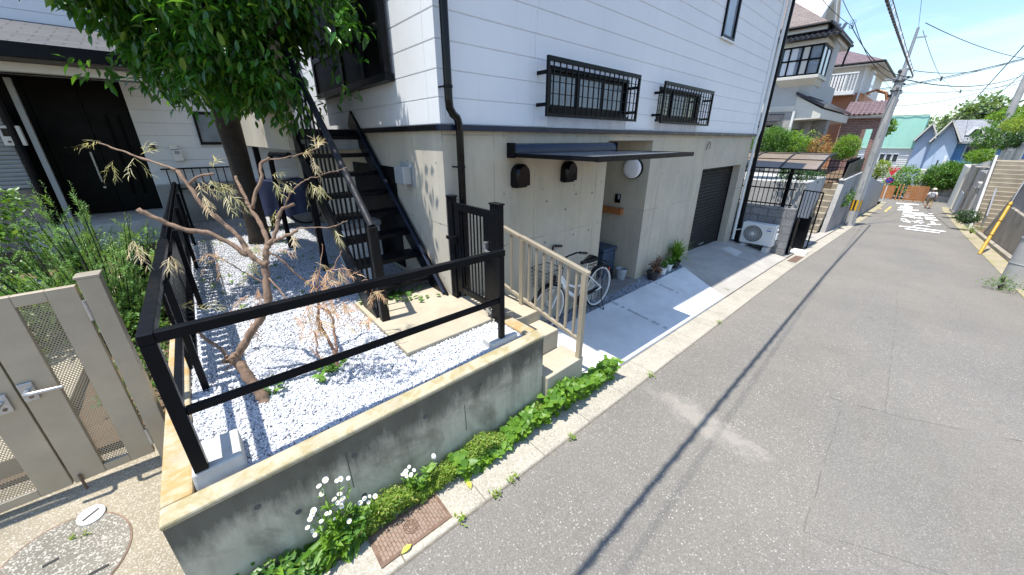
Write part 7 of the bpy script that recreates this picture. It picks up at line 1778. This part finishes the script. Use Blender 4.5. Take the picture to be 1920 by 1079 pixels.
# distant trees
M['leaf_far'] = m_leaf('far_tree_leaf', (.09, .17, .06), (.17, .27, .09), None, .6, .3)
def far_tree(px, py, X, blobs, label, mat='leaf_far', L=.8, dens=1.3):
    c = aX(px, py, X); t = thing('distant_tree', (c.x, c.y, -4), label, 'tree'); bl = [((c.x+b[0], c.y+b[1], c.z+b[2]), r) for b, r in blobs]
    foliage('crown', bl, dens, 7, .5, L, .5, M[mat], t, LEAF4, .1, .6, 0, .9); MB().tube([(c.x, c.y, -4), (c.x, c.y, c.z)], [.4, .2], 8).build('trunk', M['bark_dark'], t)
far_tree(1845, 215, 95, [((0, 0, 0), (3, 2.6, 2.2)), ((0, 1.7, -1.0), (3, 2, 1.6)), ((0, -2.0, -.6), (3, 2.2, 1.8)), ((0, .2, 1.0), (2, 1.6, 1.3))], 'big round-topped tree above the blue house roof')
far_tree(1745, 240, 120, [((0, 0, 0), (3, 2.2, 1.5)), ((0, 2.5, -.6), (3, 2, 1.2)), ((0, -2.5, -.5), (3, 2, 1.2))], 'lower distant trees between the green netting and the blue gables')
# ---------------------------------------------------------------- right side of the street
ow = thing('old_retaining_wall', (20, -2.75, -.8), 'stained old concrete retaining wall along the right side of the road', 'wall')
MB().prism([(9, -2.62, -1.5), (26.2, -2.62, -2.4), (26.2, -2.62, -1.5), (22.8, -2.62, .13), (9, -2.62, .35)], (0, -.5, 0)).build('wall', M['oldwall'], ow, bevel=.02)
MB().prism([(9, -2.70, -1.4), (26.6, -2.70, -2.0), (26.6, -2.70, -1.5), (22.9, -2.70, 1.08), (9, -2.70, 1.35)], (0, -.3, 0)).build('upper_wall', M['midwall'], ow, bevel=.02)
MB().prism([(26.65, -2.66, -1.42), (22.9, -2.66, 1.14), (9, -2.66, 1.41), (9, -2.66, 1.355), (22.88, -2.66, 1.085), (26.6, -2.66, -1.495)], (0, -.38, 0)).build('coping', M['palewall'], ow)
struct('bank_right', MB().prism([(9, -4.1, -2), (60, -4.1, -3), (60, -4.1, .8), (33, -4.1, 1.3), (23, -4.1, .5), (9, -4.1, .4)], (0, -9, 0)), M['soil'])
s3 = thing('concrete_stairs', (29.5, -2.8, -1.8), 'long steep concrete stairs climbing the right side of the street', 'stairs')
n = 16
for i in range(n):
    MB().box((29.3+i*.17, -3.75, -2.2), (33.2, -2.52, -1.80+(i+1)*.205)).build('step', M['stairstone'], s3, bevel=.02)
MB().prism([(29.2, -2.42, -2.2), (32.46, -2.42, -2.2), (32.46, -2.42, 1.75), (29.3, -2.42, -1.75)], (0, -.09, 0)).build('stringer', M['palewall'], s3)
MB().tube([(28.9, -2.75, -1.7), (28.9, -2.75, -1.0), (30.2, -2.75, .2)], .03, 6).build('handrail', M['galv'], s3)
lw = thing('stepped_wall', (38, -2.6, -2.5), 'grey concrete wall with pilasters and pale end beyond the right-hand stairs', 'wall')
MB().box((32.5, -3.4, -3.2), (40.5, -2.62, .62)).build('wall', M['midwall'], lw, bevel=.02)
MB().box((33.6, -2.60, -2.9), (34.2, -2.45, -.1)).box((33.5, -2.61, -.09), (34.9, -2.40, .2)).build('pilaster', M['palewall'], lw, bevel=.02)
MB().box((36.2, -2.61, -2.9), (38.6, -2.58, -.35)).build('recess_panel', M['oldwall'], lw)
MB().box((40.51, -3.4, -3.4), (47, -2.55, .70)).build('wall', M['oldwall'], lw, bevel=.02); MB().box((47.01, -3.4, -3.6), (52.5, -2.45, .45)).build('wall', M['cream'], lw, bevel=.02)
MB().box((40.8, -2.549, -3.3), (46.0, -2.52, -1.2)).build('white_panel', M['palewall'], lw)
mg = thing('metal_gate', (37, -3.3, 1.4), 'grey slatted metal gate at the top of the right-hand stairs', 'gate')
b = MB(); b.box((32.6, -3.3, 2.3), (41.5, -3.25, 2.4)); b.box((32.6, -3.3, 1.32), (41.5, -3.25, 1.42))
for x in frange(32.7, 41.4, .2): b.box((x, -3.295, 1.421), (x+.12, -3.26, 2.299))
b.build('slats', M['galv'], mg); MB().box((36.5, -3.24, 1.9), (38.5, -3.23, 2.0)).build('latch', M['white'], mg)
def hedge(px, py, X, wpx, hpx, mat, lab, **k): return px_shrub(px, py, X, wpx, hpx, mat, lab, 'clipped_hedge', **k)
hedge(1876, 255, 40, 70, 48, 'leaf_mid', 'dark green clipped shrub above the right-hand retaining wall', L=.14, dens=60)
hedge(1912, 234, 37, 46, 26, 'leaf_lime', 'bright lime clipped dome at the right edge', L=.1, dens=160)
hedge(1900, 218, 44, 60, 28, 'leaf_bright', 'pale green shrub behind the lime dome at the right edge', L=.14, dens=80)
hedge(1912, 262, 35, 30, 26, 'leaf_dark', 'dark shrub under the lime dome beside the grey gate', L=.12)
hedge(1838, 293, 36, 34, 22, 'leaf_bright', 'flowering green plant spilling over the stepped wall', L=.12)
px_shrub(1815, 407, 28.3, 30, 22, 'leaf_dark', 'low dark bush at the foot of the right-hand stairs', L=.09, dens=500)
px_shrub(1824, 430, 24.0, 20, 12, 'leaf_lime', 'pale weeds growing out of the gutter below the right-hand stairs', L=.07)
px_shrub(1880, 534, 12.4, 42, 10, 'leaf_mid', 'weeds growing at the foot of the right-hand concrete pole', L=.04, dens=1600)
px_shrub(1884, 520, 12.9, 22, 12, 'leaf_lime', 'yellowish weeds beside the right-hand concrete pole', L=.035, dens=1500)
# concrete pole close on the right, guy wire with yellow guard, far leaning pole
cp2 = V((13.15, -2.10, rz(13.15)))
rp_ = thing('concrete_pole', cp2, 'thick concrete utility pole at the right edge of the picture', 'pole')
MB().tube([(cp2.x, cp2.y, cp2.z-.3), (cp2.x, cp2.y, cp2.z+9.5)], [.27, .17], 24).build('shaft', M['pole'], rp_, smooth=True)
for z in (.55, 1.1): MB().ring((cp2.x, cp2.y, cp2.z+z), (0, 0, 1), .262, .008, 28, 5).build('strap', M['galv'], rp_)
pr_ = thing('leaning_pipe', (12.3, -2.4, rz(12.3)), 'thin grey pipe leaning against the foot of the right-hand pole', 'pipe')
MB().tube([(12.0, -2.15, rz(12.0)), (12.35, -2.5, rz(12.3)+.75)], .03, 8).build('pipe', M['galv'], pr_)
yb0 = aR(1836, 477); yt = aD(1896, 380, 11.6)
gy = thing('guy_wire', yb0, 'guy wire with a yellow plastic guard anchored at the right road edge', 'guy wire')
MB().tube([yb0, yt], .042, 10).build('guard', M['guard'], gy, smooth=True)
for t in (.35, .62, .93): p = yb0.lerp(yt, t); MB().tube([p, p+(yt-yb0).normalized()*.03], .046, 10).build('band', M['black'], gy)
MB().tube([yt, yt+(yt-yb0)*2.5], .012, 6).build('wire', M['galv'], gy)
f0, f1 = aD(1895, 210, 24), aD(1925, 140, 24)
fp = thing('distant_pole', (f0.x, f0.y, 0), 'concrete pole rising behind the hedges at the right edge', 'pole')
MB().tube([(f0.x, f0.y, .5), (f0.x, f0.y, f0.z+8)], [.2, .15], 12).build('shaft', M['pole'], fp, smooth=True)
print('far ok')
SUNSTR, SKYSTR, EXPO = 5.0, .13, .66
SKYCLOUD = (7.5, 7.8, 8.2)
# ================================================================== LIGHT, SKY, CAMERA
W = bpy.data.worlds.new('World'); S.world = W; W.use_nodes = True
nt = W.node_tree; h = N(nt); bg = nt.nodes['Background']
SUN = V((-.29, .045, 1)).normalized()
el = math.asin(SUN.z); az = math.atan2(SUN.x, SUN.y)      # azimuth measured from +Y towards +X
sk = h.n('ShaderNodeTexSky', sky_type='NISHITA'); sk.sun_disc = False; sk.sun_elevation = el; sk.sun_rotation = az
sk.air_density = 1.5; sk.dust_density = .4; sk.ozone_density = 2.0; sk.altitude = 50
gv = h.n('ShaderNodeTexCoord').outputs['Generated']; s3 = h.sep(gv)
zc = h.math('MAXIMUM', s3[2], .05)
pv = h.comb(h.math('DIVIDE', s3[0], h.math('ADD', zc, .25)), h.math('DIVIDE', s3[1], h.math('ADD', zc, .25)), 0)
cl = h.ramp(h.noise(1.1, 7, .6, vec=pv, dist=.4), [(.45, 0), (.72, .6)])
skc = h.mix(cl, sk.outputs[0], SKYCLOUD)
skc = h.mix(1.0, skc, (.86, .98, 1.16), 'MULTIPLY')
h.l(skc, bg.inputs['Color']); bg.inputs['Strength'].default_value = SKYSTR
sun = bpy.data.lights.new('sun', 'SUN'); sun.energy = SUNSTR; sun.angle = R_(.53); sun.color = (1, .955, .875)
so = bpy.data.objects.new('sun', sun); COL.objects.link(so); so.location = (-8, 4, 20); so.rotation_euler = (-SUN).to_track_quat('-Z', 'Y').to_euler()
cd = bpy.data.cameras.new('camera'); co = bpy.data.objects.new('camera', cd); COL.objects.link(co); S.camera = co
cd.sensor_fit = 'HORIZONTAL'; cd.sensor_width = 36; cd.lens = 36*FPX/1920
cd.shift_x = -(CX-960)/1920; cd.shift_y = (CY-539.5)/1920
cd.clip_start = .05; cd.clip_end = 2000
Mx = Matrix((rt, up, -fw)).transposed().to_4x4(); Mx.translation = EYE; co.matrix_world = Mx
S.render.resolution_x, S.render.resolution_y = 1024, 575
S.view_settings.view_transform = 'Standard'; S.view_settings.look = 'None'; S.view_settings.exposure = EXPO; S.view_settings.gamma = 1
S.cycles.use_denoising = True
